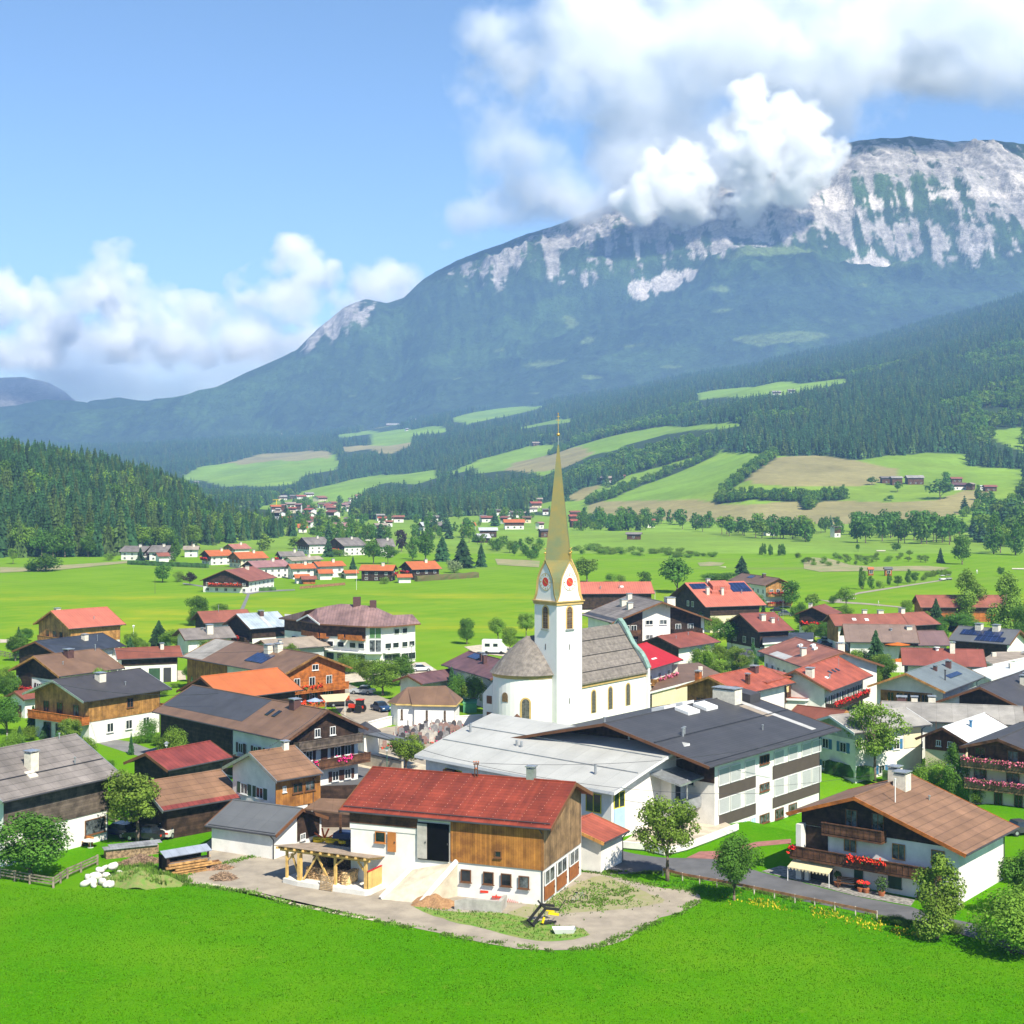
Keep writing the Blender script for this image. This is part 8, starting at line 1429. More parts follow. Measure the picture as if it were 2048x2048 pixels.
for p in([(97.37,439.92),(100.48,438.13),(99.18,433.73),(96.68,435.48)],[(173.56,715.23),(178.33,715.23),(175.53,705.88),(171.76,705.88)],[(192.51,577.54),(197.13,577.54),(194.53,569.92),(190.48,571.43)],[(81.00,586.96),(83.74,586.96),(82.84,580.65)]):sheet('golf_bunker',p,BUNK,3)
# ================================================================ BARNYARD
def thing(name,label,cat,x,y,z=0,rz=0,group=None):
    o=empty(name,(x,y,z),R_(rz));return tag(o,label,cat,group)
def part(b,name,m,r):return b.build(name,m,r)
def ramp():
    r=thing('ramp','pale concrete ramp up to the open bay of the big red roofed barn','ramp',0,0)
    bl,br=(-11.15,127.21),(-7.65,126.02);tl,tr=(-7.30,131.15),(-4.70,128.10);xl,xr=(tl[0]+1.2,tl[1]+1.6),(tr[0]+1.2,tr[1]+1.2)
    v=[(*bl,.02),(*br,.02),(*tr,2.95),(*tl,2.95),(*xr,2.95),(*xl,2.95)];g=[(a,b_,-.3) for a,b_,c in v]
    b=MB();b.mesh(v+g,[(0,1,2,3),(3,2,4,5),(1,7,8,2),(2,8,10,4),(6,0,3,9),(9,3,5,11)]);part(b,'slab',SANDY,r)
    b=MB();b.beam((*br,.1),(*tr,3.05),.25,.35);b.beam((*bl,.1),(*tl,3.05),.25,.35);part(b,'kerb',WHITE,r)
ramp()
def firewood_shelter():
    FL,FR_=Vector((-21.03,132.57)),Vector((-12.28,128.17));U=(FR_-FL).normalized();W_=Vector((-U.y,U.x));L=(FR_-FL).length;D=6.0
    r=thing('firewood_shelter','open firewood shelter of new honey timber with board roof in the barnyard','shelter',FL.x,FL.y,0,math.degrees(math.atan2(U.y,U.x)))
    zt=lambda y:3.3-.18*y
    b=MB();nb=14
    for i in range(nb):
        y0,y1=D*i/nb,D*(i+1)/nb-.03;b.mesh([(0,y0,zt(y0)),(L,y0,zt(y0)),(L,y1,zt(y1)),(0,y1,zt(y1)),(0,y0,zt(y0)-.06),(L,y0,zt(y0)-.06),(L,y1,zt(y1)-.06),(0,y1,zt(y1)-.06)],[(0,1,2,3),(7,6,5,4),(0,4,5,1),(1,5,6,2),(2,6,7,3),(3,7,4,0)])
    part(b,'board_roof',mat('grey_brown_roof_boards',(.34,.26,.19),.85,.15,1.3),r)
    b=MB()
    for i in range(11):
        x=.35+(L-.7)*i/10;b.beam((x,-.12,zt(0)-.17),(x,D-.1,zt(D)-.17),.14,.18)
    b.beam((.3,.55,zt(.5)-.36),(L-.2,.55,zt(.5)-.36),.18,.22);b.beam((.3,D-.6,zt(D)-.36),(L-.2,D-.6,zt(D)-.36),.18,.22);part(b,'rafters',NEWWOOD,r)
    for x,y,w in((1.0,.55,.20),(2.5,.35,.34),(6.1,.55,.22),(9.2,.55,.24),(1.4,D-.6,.2),(5.2,D-.6,.2),(9.2,D-.6,.2)):
        b=MB();b.box(x-w/2,x+w/2,y-w/2,y+w/2,.35,zt(y)-.45);part(b,'post',NEWWOOD,r)
    for a,c in(((1.0,.55,1.9),(1.9,.55,2.7)),((1.5,.55,2.6),(2.3,.55,.7)),((2.8,.5,.5),(4.2,.55,2.7)),((4.2,.55,2.7),(5.6,.5,.5)),((6.1,.55,2.1),(6.9,.55,2.7)),((9.1,.55,1.9),(8.4,.55,2.7))):
        b=MB();b.beam(a,c,.13,.15);part(b,'brace',NEWWOOD,r)
    b=MB();P=[(.8,.2),(2.6,-.15),(9.5,-.1),(9.8,.4),(9.8,D-.3),(.8,D-.3)];b.prism(P,-.1,.42);part(b,'concrete_base',mat('white_concrete',(.66,.64,.58),.9,.06),r)
    b=MB();b.mesh([(9.42,.5,.4),(9.42,D-.4,.4),(9.42,D-.4,zt(D)-.25),(9.42,.5,1.9),(9.52,.5,.4),(9.52,D-.4,.4),(9.52,D-.4,zt(D)-.25),(9.52,.5,1.9)],[(0,3,2,1),(4,5,6,7),(0,4,7,3),(3,7,6,2),(1,2,6,5)]);part(b,'board_wall',mat('honey_wall_boards',(.58,.40,.13),.7,.12,1,stripe=(1,.24,.07,.75)),r)
    b=MB();b.beam((9.47,.45,1.95),(9.47,D-.35,zt(D)-.2),.14,.09);part(b,'red_capping',ROOF['bright'],r)
    b=MB();b.box(.8,9.4,D-.5,D-.42,.42,1.9);part(b,'back_wall',W_BROWN,r)
    M=r.matrix_basis
    LOGE=mat('split_log_ends',(.60,.40,.20),.85,.35,5,island=.45);LOGB=mat('split_logs_old',(.25,.16,.09),.9,.35,5,island=.4)
    def stack(x0,x1,y0,y1,z0,h,m,label,seed):
        rnd=random.Random(seed);w=thing('firewood_stack',label,'firewood',0,0);w.matrix_world=M@Matrix.Translation(((x0+x1)/2,(y0+y1)/2,z0));b=MB()
        z=0
        while z<h:
            x=-(x1-x0)/2+rnd.uniform(0,.1)
            while x<(x1-x0)/2-.05:
                s=rnd.uniform(.07,.12);n=rnd.choice((3,4,5));o=rnd.uniform(-.06,.06);ya,yb=-(y1-y0)/2+o,(y1-y0)/2
                pts=[(x+s*math.cos(6.28*k/n+s*50)*1.1,z+s*(1+math.sin(6.28*k/n+s*50))*.8) for k in range(n)]
                b.mesh([(p[0],ya,p[1]) for p in pts]+[(p[0],yb,p[1]) for p in pts],[tuple(range(n))]+[(k,(k+1)%n,n+(k+1)%n,n+k) for k in range(n)]);x+=s*1.75
            z+=.155
        b.box(-(x1-x0)/2+.06,(x1-x0)/2-.06,-(y1-y0)/2+.09,(y1-y0)/2-.05,0,h-.1);o=b.build('logs',m,w)
    stack(2.7,6.6,1.0,1.6,.42,1.0,LOGE,'long front stack of pale split firewood inside the shelter',1)
    stack(6.65,7.3,.7,2.4,.42,.95,LOGE,'short end stack of pale split firewood by the pallet',2)
    stack(4.2,9.0,4.0,4.8,.42,1.9,LOGB,'tall dark stack of old firewood at the back of the shelter',3)
    stack(1.4,3.0,4.0,4.9,.42,1.1,LOGB,'small dark firewood stack at the back left of the shelter',4)
    p=thing('pallet','wooden pallet leaning on the concrete base of the firewood shelter','pallet',0,0);p.matrix_world=M@Matrix.Translation((5.6,-.28,.02))@Matrix.Rotation(R_(-12),4,'X');b=MB()
    for i in range(9):b.box(-.62,.62,-.02,.02,.06+i*.135,.15+i*.135)
    for x in(-.6,0,.6):b.box(x-.05,x+.05,.02,.1,.02,1.28)
    part(b,'slats',mat('pallet_wood',(.42,.30,.17),.85,.2,3),p)
firewood_shelter()
def carport():
    r=thing('lean_to','dark open lean to with brown roof between the grey shed and the big barn','shed',*(-7.30,152.11),0,0);r.location=(0,0,0)
    A,B,C,D=(-19.32,144.16),(-15.39,142.46),(-14.39,142.98),(-20.04,145.22)
    p=[Vector((*(-19.96,143.93),4.0)),Vector((*(-13.01,139.88),4.2)),Vector((*(-13.22,142.15),5.2)),Vector((*(-18.43,143.96),5.0))]
    b=MB();b.poly(p);b.poly([q-Vector((0,0,.15)) for q in p][::-1]);b.poly([p[0]-Vector((0,0,.15)),p[1]-Vector((0,0,.15)),p[1],p[0]]);part(b,'roof',ROOF['brown'],r)
    bl,br=Vector((*(-20.78,153.19),0)),Vector((*(-15.01,153.19),0));b=MB()
    b.poly([bl,br,br+Vector((0,0,4.4)),bl+Vector((0,0,4.2))]);part(b,'back_wall',W_DARK,r)
    for q in((-19.75,145.95),(-16.64,145.55)):
        b=MB();b.box(q[0]-.12,q[0]+.12,q[1]-.12,q[1]+.12,0,4.0);part(b,'post',W_BROWN,r)
carport()
PY=mat('machine_yellow',(.72,.52,.01),.4,.08);PR=mat('machine_red',(.62,.045,.02),.45,.1);PB=mat('tarpaulin_blue',(.03,.05,.11),.6,.15,2);PG=mat('bin_green',(.02,.22,.07),.4,.05);PBL=mat('barrel_blue',(.03,.13,.45),.4,.05);PK=mat('machine_black',(.02,.02,.02),.5,.1);PGR=mat('machine_grey',(.30,.30,.29),.5,.1)
def mower(q):
    r=thing('hay_mower','yellow and orange rotary hay machine parked before the dark lean to','farm machine',*q,0,-12)
    b=MB()
    for x in(-1.9,-.65,.65,1.9):b.bar((x,0,.35),(x,0,.6),.62,0,14)
    b.box(-2.5,2.5,-.25,.25,.5,.75);part(b,'rotor_deck',PY,r)
    b=MB()
    for s in(-1,1):
        b.beam((s*.3,0,.7),(s*1.2,-.1,1.25),.12,.14);b.beam((s*1.2,-.1,1.25),(s*2.2,0,.8),.12,.14);b.beam((0,-.2,.7),(s*.35,.1,1.6),.12,.14);b.box(s*2.2-.25,s*2.2+.25,-.2,.3,.7,1.1)
    part(b,'frame',mat('machine_orange',(.70,.12,.02),.45),r)
    b=MB()
    for s in(-1,1):b.bar((s*1.3,-.5,.28),(s*1.3,-.4,.28),.28,0,14)
    part(b,'wheel',PK,r)
mower((-18.19,145.95))
def tarp(q):
    r=thing('covered_trailer','low trailer covered with a dark blue tarpaulin under the lean to','trailer',*q,0,-15);b=MB();pts=[(-1.5,-.9),(1.5,-.9),(1.5,.9),(-1.5,.9)]
    b.mesh([(x,y,.75) for x,y in pts]+[(x*.95,y*.9,1.25) for x,y in pts]+[(x*.55,y*.3,1.42) for x,y in pts],[(0,1,5,4),(1,2,6,5),(2,3,7,6),(3,0,4,7),(4,5,9,8),(5,6,10,9),(6,7,11,10),(7,4,8,11),(8,9,10,11)]);part(b,'tarpaulin',PB,r)
    b=MB();b.box(-1.4,1.4,-.8,.8,.5,.75);part(b,'bed',PK,r)
    for s in(-1,1):
        b=MB();b.bar((0,s*.82,.35),(0,s*.98,.35),.35,0,16);part(b,'wheel',PK,r)
tarp((-15.76,145.95))
def barrel(name,label,q,m,h=1.15,r0=.34,r1=.42,lid=PK):
    r=thing(name,label,name.replace('_',' '),*q);b=MB();b.bar((0,0,0),(0,0,h),r0,0,16,r1,True);part(b,'body',m,r);b=MB();b.bar((0,0,h),(0,0,h+.08),r1+.04,0,16);part(b,'lid',lid,r)
barrel('rain_barrel','green plastic bin against the low grey roofed shed',(-27.21,144.97),PG,1.1,.40,.52,mat('bin_lid',(.01,.12,.05)))
barrel('rain_barrel','blue plastic barrel against the low grey roofed shed',(-24.65,143.62),PBL,1.0,.36,.36,PBL)
def wheelbarrow(q):
    r=thing('wheelbarrow','dark feed cart with straw standing in the grey shed doorway','cart',*q,0,20);b=MB();b.mesh([(-.5,-.4,.7),(.5,-.4,.7),(.5,.4,.7),(-.5,.4,.7),(-.7,-.55,1.3),(.7,-.55,1.3),(.7,.55,1.3),(-.7,.55,1.3)],[(0,1,5,4),(1,2,6,5),(2,3,7,6),(3,0,4,7),(0,3,2,1)]);part(b,'tub',PK,r)
    b=MB();
    for s in(-1,1):b.bar((s*.5,-.3,0),(s*.45,-.3,.75),.04);b.bar((s*.5,.4,0),(s*.45,.3,.75),.04)
    part(b,'leg',PGR,r);b=MB();b.ico((0,0,1.3),.55,2,0,.2,random.Random(2),(1,.8,.45));part(b,'straw',mat('straw',(.5,.36,.12),.9,.3,6),r)
wheelbarrow((-21.36,145.95))
# heap, block, loader, odds and ends by the barn
def heap(name,label,cat,q,rx,ry,h,m,seed,rz=0,twigs=0,tm=None,kind=None):
    rnd=random.Random(seed);b=MB();bm=bmesh.new();bmesh.ops.create_grid(bm,x_segments=26,y_segments=26,size=1)
    off=seed*3.1
    for v in bm.verts:
        rr=max(0,min(1,math.hypot(v.co.x,v.co.y)+.12*math.sin(5*math.atan2(v.co.y,v.co.x)+off)));z=h*max(0,(1-rr**1.6));n=float(fbm(np.array([v.co.x*2.5+off]),np.array([v.co.y*2.5]),4)[0])
        v.co.z=z*(.6+.8*n)-.05
        v.co.x*=rx;v.co.y*=ry
    me=bpy.data.meshes.new(name);bm.to_mesh(me);bm.free();me.materials.append(m);o=link(bpy.data.objects.new(name,me));o.location=(*q,0.0);o.rotation_euler=(0,0,R_(rz));tag(o,label,cat,kind=kind)
    if twigs:
        for _ in range(twigs):
            a=rnd.uniform(0,6.28);k=rnd.random()**.6;p=Vector((rx*k*math.cos(a),ry*k*math.sin(a),h*max(0,1-k**1.4)*.9+.05));d=Vector((rnd.gauss(0,1),rnd.gauss(0,.6),rnd.gauss(0,.35))).normalized()*rnd.uniform(.25,.7);b.bar(p-d*.5,p+d*.5,rnd.uniform(.015,.035),0,4)
        b.build('twigs',tm,o)
    return o
TWIG=mat('dry_twigs',(.30,.20,.13),.9,.3,6,island=.5)
heap('mulch_heap','heap of brown bark mulch beside the barn ramp','heap',(-6.55,125.87),2.3,1.4,.75,MULCH,3,-20)
heap('brush_pile','round pile of cut brushwood at the yard edge','brush pile',(-25.71,133.66),1.15,.85,.55,mat('brush_core',(.16,.11,.075),.9,.3,6),5,0,260,TWIG)
heap('brush_pile','loose scatter of reddish branches between the planks and the round brush pile','brush pile',(-26.91,137.06),1.6,.6,.4,mat('bark_litter',(.30,.16,.09),.9,.3,6),7,10,150,TWIG)
heap('brush_pile','long pile of thin branches under the low grey roof sheets','brush pile',(-34.47,139.00),2.0,.8,.8,mat('branch_core',(.20,.14,.09),.9,.3,6),9,20,320,TWIG)
def block():
    r=thing('retaining_wall','low stained concrete retaining wall below the barn windows','wall',*(-0.99,123.29),0,-14);b=MB();b.box(-2.9,.1,-.0,.3,-.2,.95);b.mesh([(-3.9,0,.7),(-2.9,0,.95),(-2.9,.3,.95),(-3.9,.3,.7),(-3.9,0,-.2),(-2.9,0,-.2)],[(0,3,2,1),(4,5,1,0)]);b.box(-.2,.1,.3,2.0,-.2,.95);part(b,'concrete',CONC,r)
    r=thing('plank_barrier','grey weathered plank barrier above the mulch heap','barrier',*(-3.81,128.57),0,-16);b=MB()
    for i in range(4):b.box(-1.4,1.3,-.04,.04,.15+i*.27,.38+i*.27)
    part(b,'planks',W_GREY,r)
    r=thing('seed_drill','small white and red farm implement behind the concrete wall','farm machine',*(-1.66,127.51),0,-15);b=MB();b.box(-.9,.9,-.4,.4,.5,1.0);b.mesh([(-.9,-.4,1.0),(.9,-.4,1.0),(.7,0,1.3),(-.7,0,1.3),(.9,.4,1.0),(-.9,.4,1.0)],[(0,1,2,3),(3,2,4,5),(1,4,2),(0,3,5)]);part(b,'hopper',F_WHITE,r)
    b=MB();b.box(-.95,.95,-.45,-.41,.55,.75);b.bar((-1,-.3,.3),(1,-.3,.3),.06);part(b,'red_bar',PR,r)
    r=thing('hay_rake','bright red spring tine rake on the ground beside the concrete wall','farm machine',*(-0.51,126.61),0,-12);b=MB();b.beam((-1.2,0,.35),(1.2,0,.35),.1,.1);b.beam((-.9,0,.35),(-.6,.5,.9),.08,.08);b.beam((-.3,0,.35),(-.6,.5,.9),.08,.08)
    for i in range(14):b.bar((-1.1+i*.17,0,.35),(-1.15+i*.17,-.25,.03),.025,0,4)
    part(b,'frame',PR,r)
block()
def loader(q):
    r=thing('front_loader','detached black and yellow tractor front loader lying in the weeds','farm machine',*q,0,18)
    for s in(-.55,.55):
        b=MB();b.beam((-1.3,s,.15),(-.2,s,1.35),.14,.2);b.beam((-.2,s,1.35),(.9,s,1.15),.14,.2);b.beam((-.2,s,1.35),(-.5,s,1.7),.1,.14);part(b,'arm',PK,r)
        b=MB();b.bar((-1.0,s+.1,.5),(-.3,s+.1,1.15),.05,0,8);part(b,'hydraulic_ram',METAL,r)
        b=MB();b.beam((0,s,.95),(.9,s,.75),.12,.2);b.beam((-.5,s,.2),(-.35,s,.65),.1,.18);part(b,'mounting_bracket',PY,r)
    b=MB();b.beam((-.25,-.55,1.38),(-.25,.55,1.38),.14,.14);b.beam((-1.3,-.9,.12),(-1.3,.9,.12),.12,.16)
    for i in range(7):b.bar((-1.3,-.8+i*.27,.1),(-1.9,-.8+i*.27,.04),.03,0,5)
    b.bar((.9,-.5,1.1),(1.5,-.5,1.9),.035);b.beam((-.5,-.5,.1),(.7,-.5,.2),.12,.16);part(b,'crossbar',PK,r)
loader((2.73,120.54))
def bicycle(q):
    r=thing('bicycle','grey bicycle lying on its stand in the weedy yard right of the barn','bicycle',*q,0,14)
    for x in(-.52,.52):
        b=MB()
        for i in range(18):
            a0,a1=6.283*i/18,6.283*(i+1)/18;b.bar((x+.33*math.cos(a0),0,.34+.33*math.sin(a0)),(x+.33*math.cos(a1),0,.34+.33*math.sin(a1)),.025,0,5)
        for i in range(6):b.bar((x,0,.34),(x+.32*math.cos(i*1.047),0,.34+.32*math.sin(i*1.047)),.006,0,4)
        part(b,'wheel',PK,r)
    b=MB();P=dict(h=(.42,0,.85),s=(-.12,0,.82),p=(-.05,0,.32),r=(-.52,0,.34),f=(.52,0,.34))
    for a,c in('hs','hp','sp','sr','pr','hf'):b.bar(P[a],P[c],.02)
    b.bar((.42,0,.85),(.4,0,1.02),.018);part(b,'frame',PGR,r)
    b=MB();b.bar((.4,-.28,1.02),(.4,.28,1.02),.018);part(b,'handlebar',PK,r);b=MB();b.box(-.27,-.02,-.07,.07,.86,.93);part(b,'saddle',PK,r)
bicycle((5.55,126.17))
for i,(u,lab,dx) in enumerate((((1128,1868),'white basin lying in the weeds in front of the loader',.5),)):
    q=(4.09,117.90);r=thing('basin',lab,'basin',*q,0,5);b=MB();b.mesh([(-.7,-.3,.0),(.7,-.3,.0),(.7,.3,0),(-.7,.3,0),(-.9,-.45,.4),(.9,-.45,.4),(.9,.45,.4),(-.9,.45,.4)],[(0,1,5,4),(1,2,6,5),(2,3,7,6),(3,0,4,7),(0,3,2,1)]);part(b,'shell',F_WHITE,r)
# lumber rack, roof sheets, mound and boulders
def lumber():
    q=(-29.82,136.36);r=thing('lumber_rack','timber rack with silver sheet roof over stacked beams at the yard edge','rack',*q,0,38)
    b=MB();b.mesh([(-2.3,-1.0,1.75),(2.3,-1.0,1.75),(2.3,.1,2.15),(-2.3,.1,2.15),(2.3,1.0,1.8),(-2.3,1.0,1.8)],[(0,1,2,3),(3,2,4,5)]);b.mesh([(-2.3,-1.0,1.70),(2.3,-1.0,1.70),(2.3,.1,2.1),(-2.3,.1,2.1),(2.3,1.0,1.75),(-2.3,1.0,1.75)],[(3,2,1,0),(5,4,2,3)]);part(b,'sheet_roof',mat('bright_zinc_sheets',(.46,.50,.56),.35,.08,1,metal=.4,stripe=(0,.8,.06,.8)),r)
    for x in(-2,2):
        for y in(-.8,.8):
            b=MB();b.box(x-.07,x+.07,y-.07,y+.07,0,1.75);part(b,'post',W_DARK,r)
    b=MB();b.box(-1.9,1.9,.5,.9,.0,1.6);b.box(-1.9,-1.7,-.7,.9,0,1.6);part(b,'back_boards',W_DARK,r)
    rnd=random.Random(8);mm=[mat('beam_%s'%n,c,.85,.25,2) for n,c in(('honey',(.45,.25,.09)),('grey',(.20,.17,.15)),('brown',(.22,.11,.05)),('pale',(.42,.33,.22)))]
    k=0
    for lay in range(5):
        for j in range(4):
            y=-1.15+j*.32+rnd.uniform(-.05,.05);l=rnd.uniform(3.2,5.0);x=rnd.uniform(-.4,1.0);z=.08+lay*.24;b=MB();b.beam((x-l/2,y,z),(x+l/2,y+rnd.uniform(-.15,.15),z+rnd.uniform(-.03,.05)),.24,.16)
            o=thing('timber_beam',['honey','grey','dark brown','pale'][k%4]+' sawn beam lying in the stack under the zinc rack roof','beam',0,0,0,0,'beams stacked under the rack');o.matrix_world=r.matrix_basis.copy();b.build('beam',mm[k%4],o);k+=1
    q=(-36.05,141.92);s=thing('roof_sheets','flat stack of grey corrugated roof sheets left of the lumber rack','roof sheets',*q,.9,25);b=MB();b.box(-2.6,2.4,-.7,.5,0,.06);b.box(-2.0,2.9,-.2,.95,.08,.14);part(b,'sheet',mat('grey_sheets',(.30,.31,.33),.5,.15,1,stripe=(0,.3,.1,.7)),s);b=MB();b.box(-2.4,2.5,-.5,.7,-.9,0);part(b,'log_bed',LOGB2,s)
LOGB2=mat('log_bed',(.30,.20,.12),.9,.35,4,bump=.5)
lumber()
heap('grass_mound','weedy grass mound in front of the lumber rack','mound',(-32.69,132.35),3.9,2.1,1.2,mat('mound_grass',(.115,.21,.035),.95,.35,2.2,rgb2=(.20,.19,.07),bump=.8),12,-6,0)
BOULD=mat('white_limestone',(.66,.63,.56),.9,.12,2,bump=.5);rnd=random.Random(77)
BL=[(170,1772,.65),(184,1768,.7),(176,1758,.6),(192,1758,.85),(205,1768,.75),(214,1772,.65),(200,1752,.65),(214,1755,.7),(226,1762,.75),(222,1772,.6),(210,1742,.55),(233,1752,.55),(226,1744,.8),(240,1746,.5),(187,1773,.5)]
PT=[(-37.36,131.23),(-36.92,131.87),(-37.69,133.33),(-36.98,133.33),(-35.96,131.71),(-35.39,131.07),(-36.85,134.16),(-36.09,133.66),(-35.25,132.52),(-35.04,131.07),(-36.72,135.34),(-35.29,133.83),(-35.91,135.00),(-35.28,135.00),(-36.52,130.91)]
for i,(q,bl) in enumerate(zip(PT,BL)):
    b=MB();b.ico((0,0,0),bl[2]*.6,2,0,.10,rnd,(1.2,.85,.75),True);o=b.build('boulder',BOULD);o.location=(*q,bl[2]*(.40 if i not in(6,10,12) else 1.0));o.rotation_euler=(rnd.uniform(-.4,.4),rnd.uniform(-.4,.4),rnd.uniform(0,6))
    tag(o,'white limestone boulder in the heap at the corner of the rail fence' if i not in(6,10,12) else 'white limestone boulder lying on top of the heap by the rail fence','boulder','boulders heaped by the rail fence')
for q,s,l in(((-31.24,132.19),.35,'single pale stone at the foot of the grass mound'),((-30.09,131.39),.25,'smaller pale stone at the foot of the grass mound')):
    b=MB();b.ico((0,0,.1),s,2,0,.15,rnd,(1,.8,.6),False);o=b.build('stone',BOULD);o.location=(*q,0);tag(o,l,'stone')
# ================================================================ FENCES, LAMPS, POLES, WIRES
def fence(label,pts,h,rails,m,pw=.06,pm=None,every=2.0,rh=.14,rt=.035,name='fence'):
    r=thing(name,label,'fence',*pts[0]);o=Vector((*pts[0],0))
    P=[Vector((*p,0))-o for p in pts];posts=[]
    for a,c in zip(P,P[1:]):
        n=max(1,round((c-a).length/every))
        posts+=[a.lerp(c,i/n) for i in range(n)]
    posts.append(P[-1])
    for q in posts[:60]:
        b=MB();b.box(q.x-pw,q.x+pw,q.y-pw,q.y+pw,-.2,h);part(b,'post',pm or m,r)
    for z in rails:
        for a,c in zip(P,P[1:]):
            b=MB();b.beam(a+Vector((0,-.05,z)),c+Vector((0,-.05,z)),rt,rh);part(b,'rail',m,r)
FW=mat('fence_board',(.30,.15,.075),.85,.2,2);FG=mat('weathered_fence',(.26,.215,.16),.9,.25,2)
fence('low roadside fence with one brown board and pale posts along the meadow',[(13.56,134.66),(15.12,133.00),(19.28,129.96),(23.80,126.17),(28.07,122.59),(29.53,121.35)],.75,(.62,),FW,.045,mat('pale_post',(.50,.44,.36)),1.9,.22)
fence('weathered grey rail fence round the garden at lower left',[(-49.09,135.85),(-45.68,133.83),(-42.43,132.03),(-39.97,130.75),(-39.66,133.83),(-39.03,135.85),(-38.26,138.46)],.95,(.35,.62,.88),FG,.08,FG,1.9,.13)
fence('pale timber rail fence behind the parked white car',[(-42.42,156.52),(-39.27,153.19),(-35.29,152.54),(-31.83,152.54)],1.0,(.35,.85),mat('pale_rail',(.45,.38,.30)),.07,None,2.4,.2)
fence('weathered paddock fence at the far left edge of the village',[(-103.40,300.00),(-97.24,293.48),(-93.29,290.32)],1.1,(.3,.65,1.0),FG,.07,FG,2.4,.15)
fence('long clipped beech hedge rail at the meadow edge of the far village',[(-66.66,471.62),(-54.41,488.69)],.9,(.4,.8),FW,.06,FW,3,.4)
HEDG=mat('clipped_hedge',(.095,.125,.035),.9,.35,.5,rgb2=(.14,.10,.045),bump=.8);HEDG2=mat('green_hedge',(.055,.13,.025),.9,.35,.6,bump=.8)
def hedge(label,a,c,w,h,m):
    a=Vector((*a,0));c=Vector((*c,0));n=max(4,int((c-a).length/2));d=(c-a)/n;s=Vector((-d.y,d.x,0)).normalized();b=MB();rnd=random.Random(n)
    sec=[]
    for i in range(n+1):
        p=a+d*i;sec.append([p+s*(k*w/2*rnd.uniform(.88,1.12))+Vector((0,0,z*h*rnd.uniform(.93,1.07))) for k,z in((-1,0),(-1.02,.5),(-.85,1),(.85,1),(1.02,.5),(1,0))])
    for i in range(n):
        for k in range(5):b.poly([sec[i][k],sec[i+1][k],sec[i+1][k+1],sec[i][k+1]],0,False)
    b.poly(sec[0]);b.poly(sec[-1][::-1]);o=b.build('hedge',m);tag(o,label,'hedge')
hedge('long brownish clipped hedge at the meadow edge right of the orange roofs',(-32.45,507.04),(-12.12,526.83),1.6,1.9,HEDG)
hedge('long green clipped hedge in front of the grey roofed pair',(-154.26,603.35),(-117.87,580.65),1.5,1.7,HEDG2)
hedge('clipped oval hedge in the forecourt of the awning house',(-80.65,463.52),(-73.87,467.53),2.0,1.1,HEDG2)
hedge('dark clipped hedge in front of the blue shuttered farmhouse',(38.18,181.51),(42.55,177.05),1.3,1.5,HEDG2)
hedge('low dark hedge beside the garden behind the tall ash',(43.88,177.63),(45.80,177.05),1.2,1.0,HEDG2)
def lamp(label,q,h,m=METAL,kind='lamp'):
    r=thing('street_lamp' if kind=='lamp' else 'pole',label,kind,*q);b=MB();b.bar((0,0,0),(0,0,h),.055,0,8,.04);part(b,'post',m,r)
    if kind=='lamp':
        b=MB();b.mesh([(-.12,-.12,h),(.12,-.12,h),(.12,.12,h),(-.12,.12,h),(-.2,-.2,h+.35),(.2,-.2,h+.35),(.2,.2,h+.35),(-.2,.2,h+.35)],[(0,1,5,4),(1,2,6,5),(2,3,7,6),(3,0,4,7)]);part(b,'lantern',F_WHITE,r)
        b=MB();b.mesh([(-.28,-.28,h+.35),(.28,-.28,h+.35),(.28,.28,h+.35),(-.28,.28,h+.35),(0,0,h+.6)],[(0,1,4),(1,2,4),(2,3,4),(3,0,4),(3,2,1,0)]);part(b,'lamp_cap',m,r)
lamp('white lantern lamp beside the burgundy roofed barn',(-40.78,177.05),4.0)
lamp('plain white pole left of the lantern lamp',(-41.24,176.47),3.4,F_WHITE,'pole')
lamp('tall lamp post in front of the mauve roofed hotel',(-18.23,272.04),5.0,DARKM)
lamp('dark lamp post on the hotel forecourt',(-23.31,284.21),2.6,DARKM)
lamp('lamp in the meadow behind the small white outbuilding',(-82.08,325.30),2.9,F_WHITE)
lamp('thin pole standing alone in the left meadow',(-108.46,455.70),5.0,W_GREY,'pole')
lamp('tall flagpole before the white walled orange roofs',(-48.68,469.57),6.6,F_WHITE,'pole')
lamp('tall steel mast by the car park of the balconied guest house',(67.28,372.41),5.2,METAL,'pole')
lamp('slim white mast behind the white apartment house',(38.13,400.00),5.2,F_WHITE,'pole')
lamp('short lamp mast left of the slim white mast',(34.53,400.00),4.6,F_WHITE,'pole')
lamp('brown telegraph pole at the small cream house with white roof',(51.31,181.51),6.2,W_BROWN,'pole')
lamp('white standpipe pole at the garden edge below the timber clad house',(-66.11,196.36),2.2,F_WHITE,'pole')
lamp('green lantern post beside the beige cemetery wall',(-15.13,181.51),2.6,mat('lamp_green',(.05,.14,.10)))
def roof_mast():
    p=(-0.04,133.66);r=thing('cable_mast','roof mast with insulators and wires on the ridge of the big barn','mast',-3.2,133.9,8.9);b=MB();b.bar((-.12,0,0),(-.12,0,1.3),.05);b.bar((.12,0,0),(.12,0,1.3),.05);b.beam((-.25,0,1.3),(.25,0,1.3),.1,.12);part(b,'post',W_BROWN,r)
    b=MB();
    for x in(-.2,0,.2):b.ico((x,0,1.5),.09,1)
    b.ico((0,0,.9),.11,1);part(b,'insulator',mat('insulator',(.45,.16,.08)),r)
roof_mast()
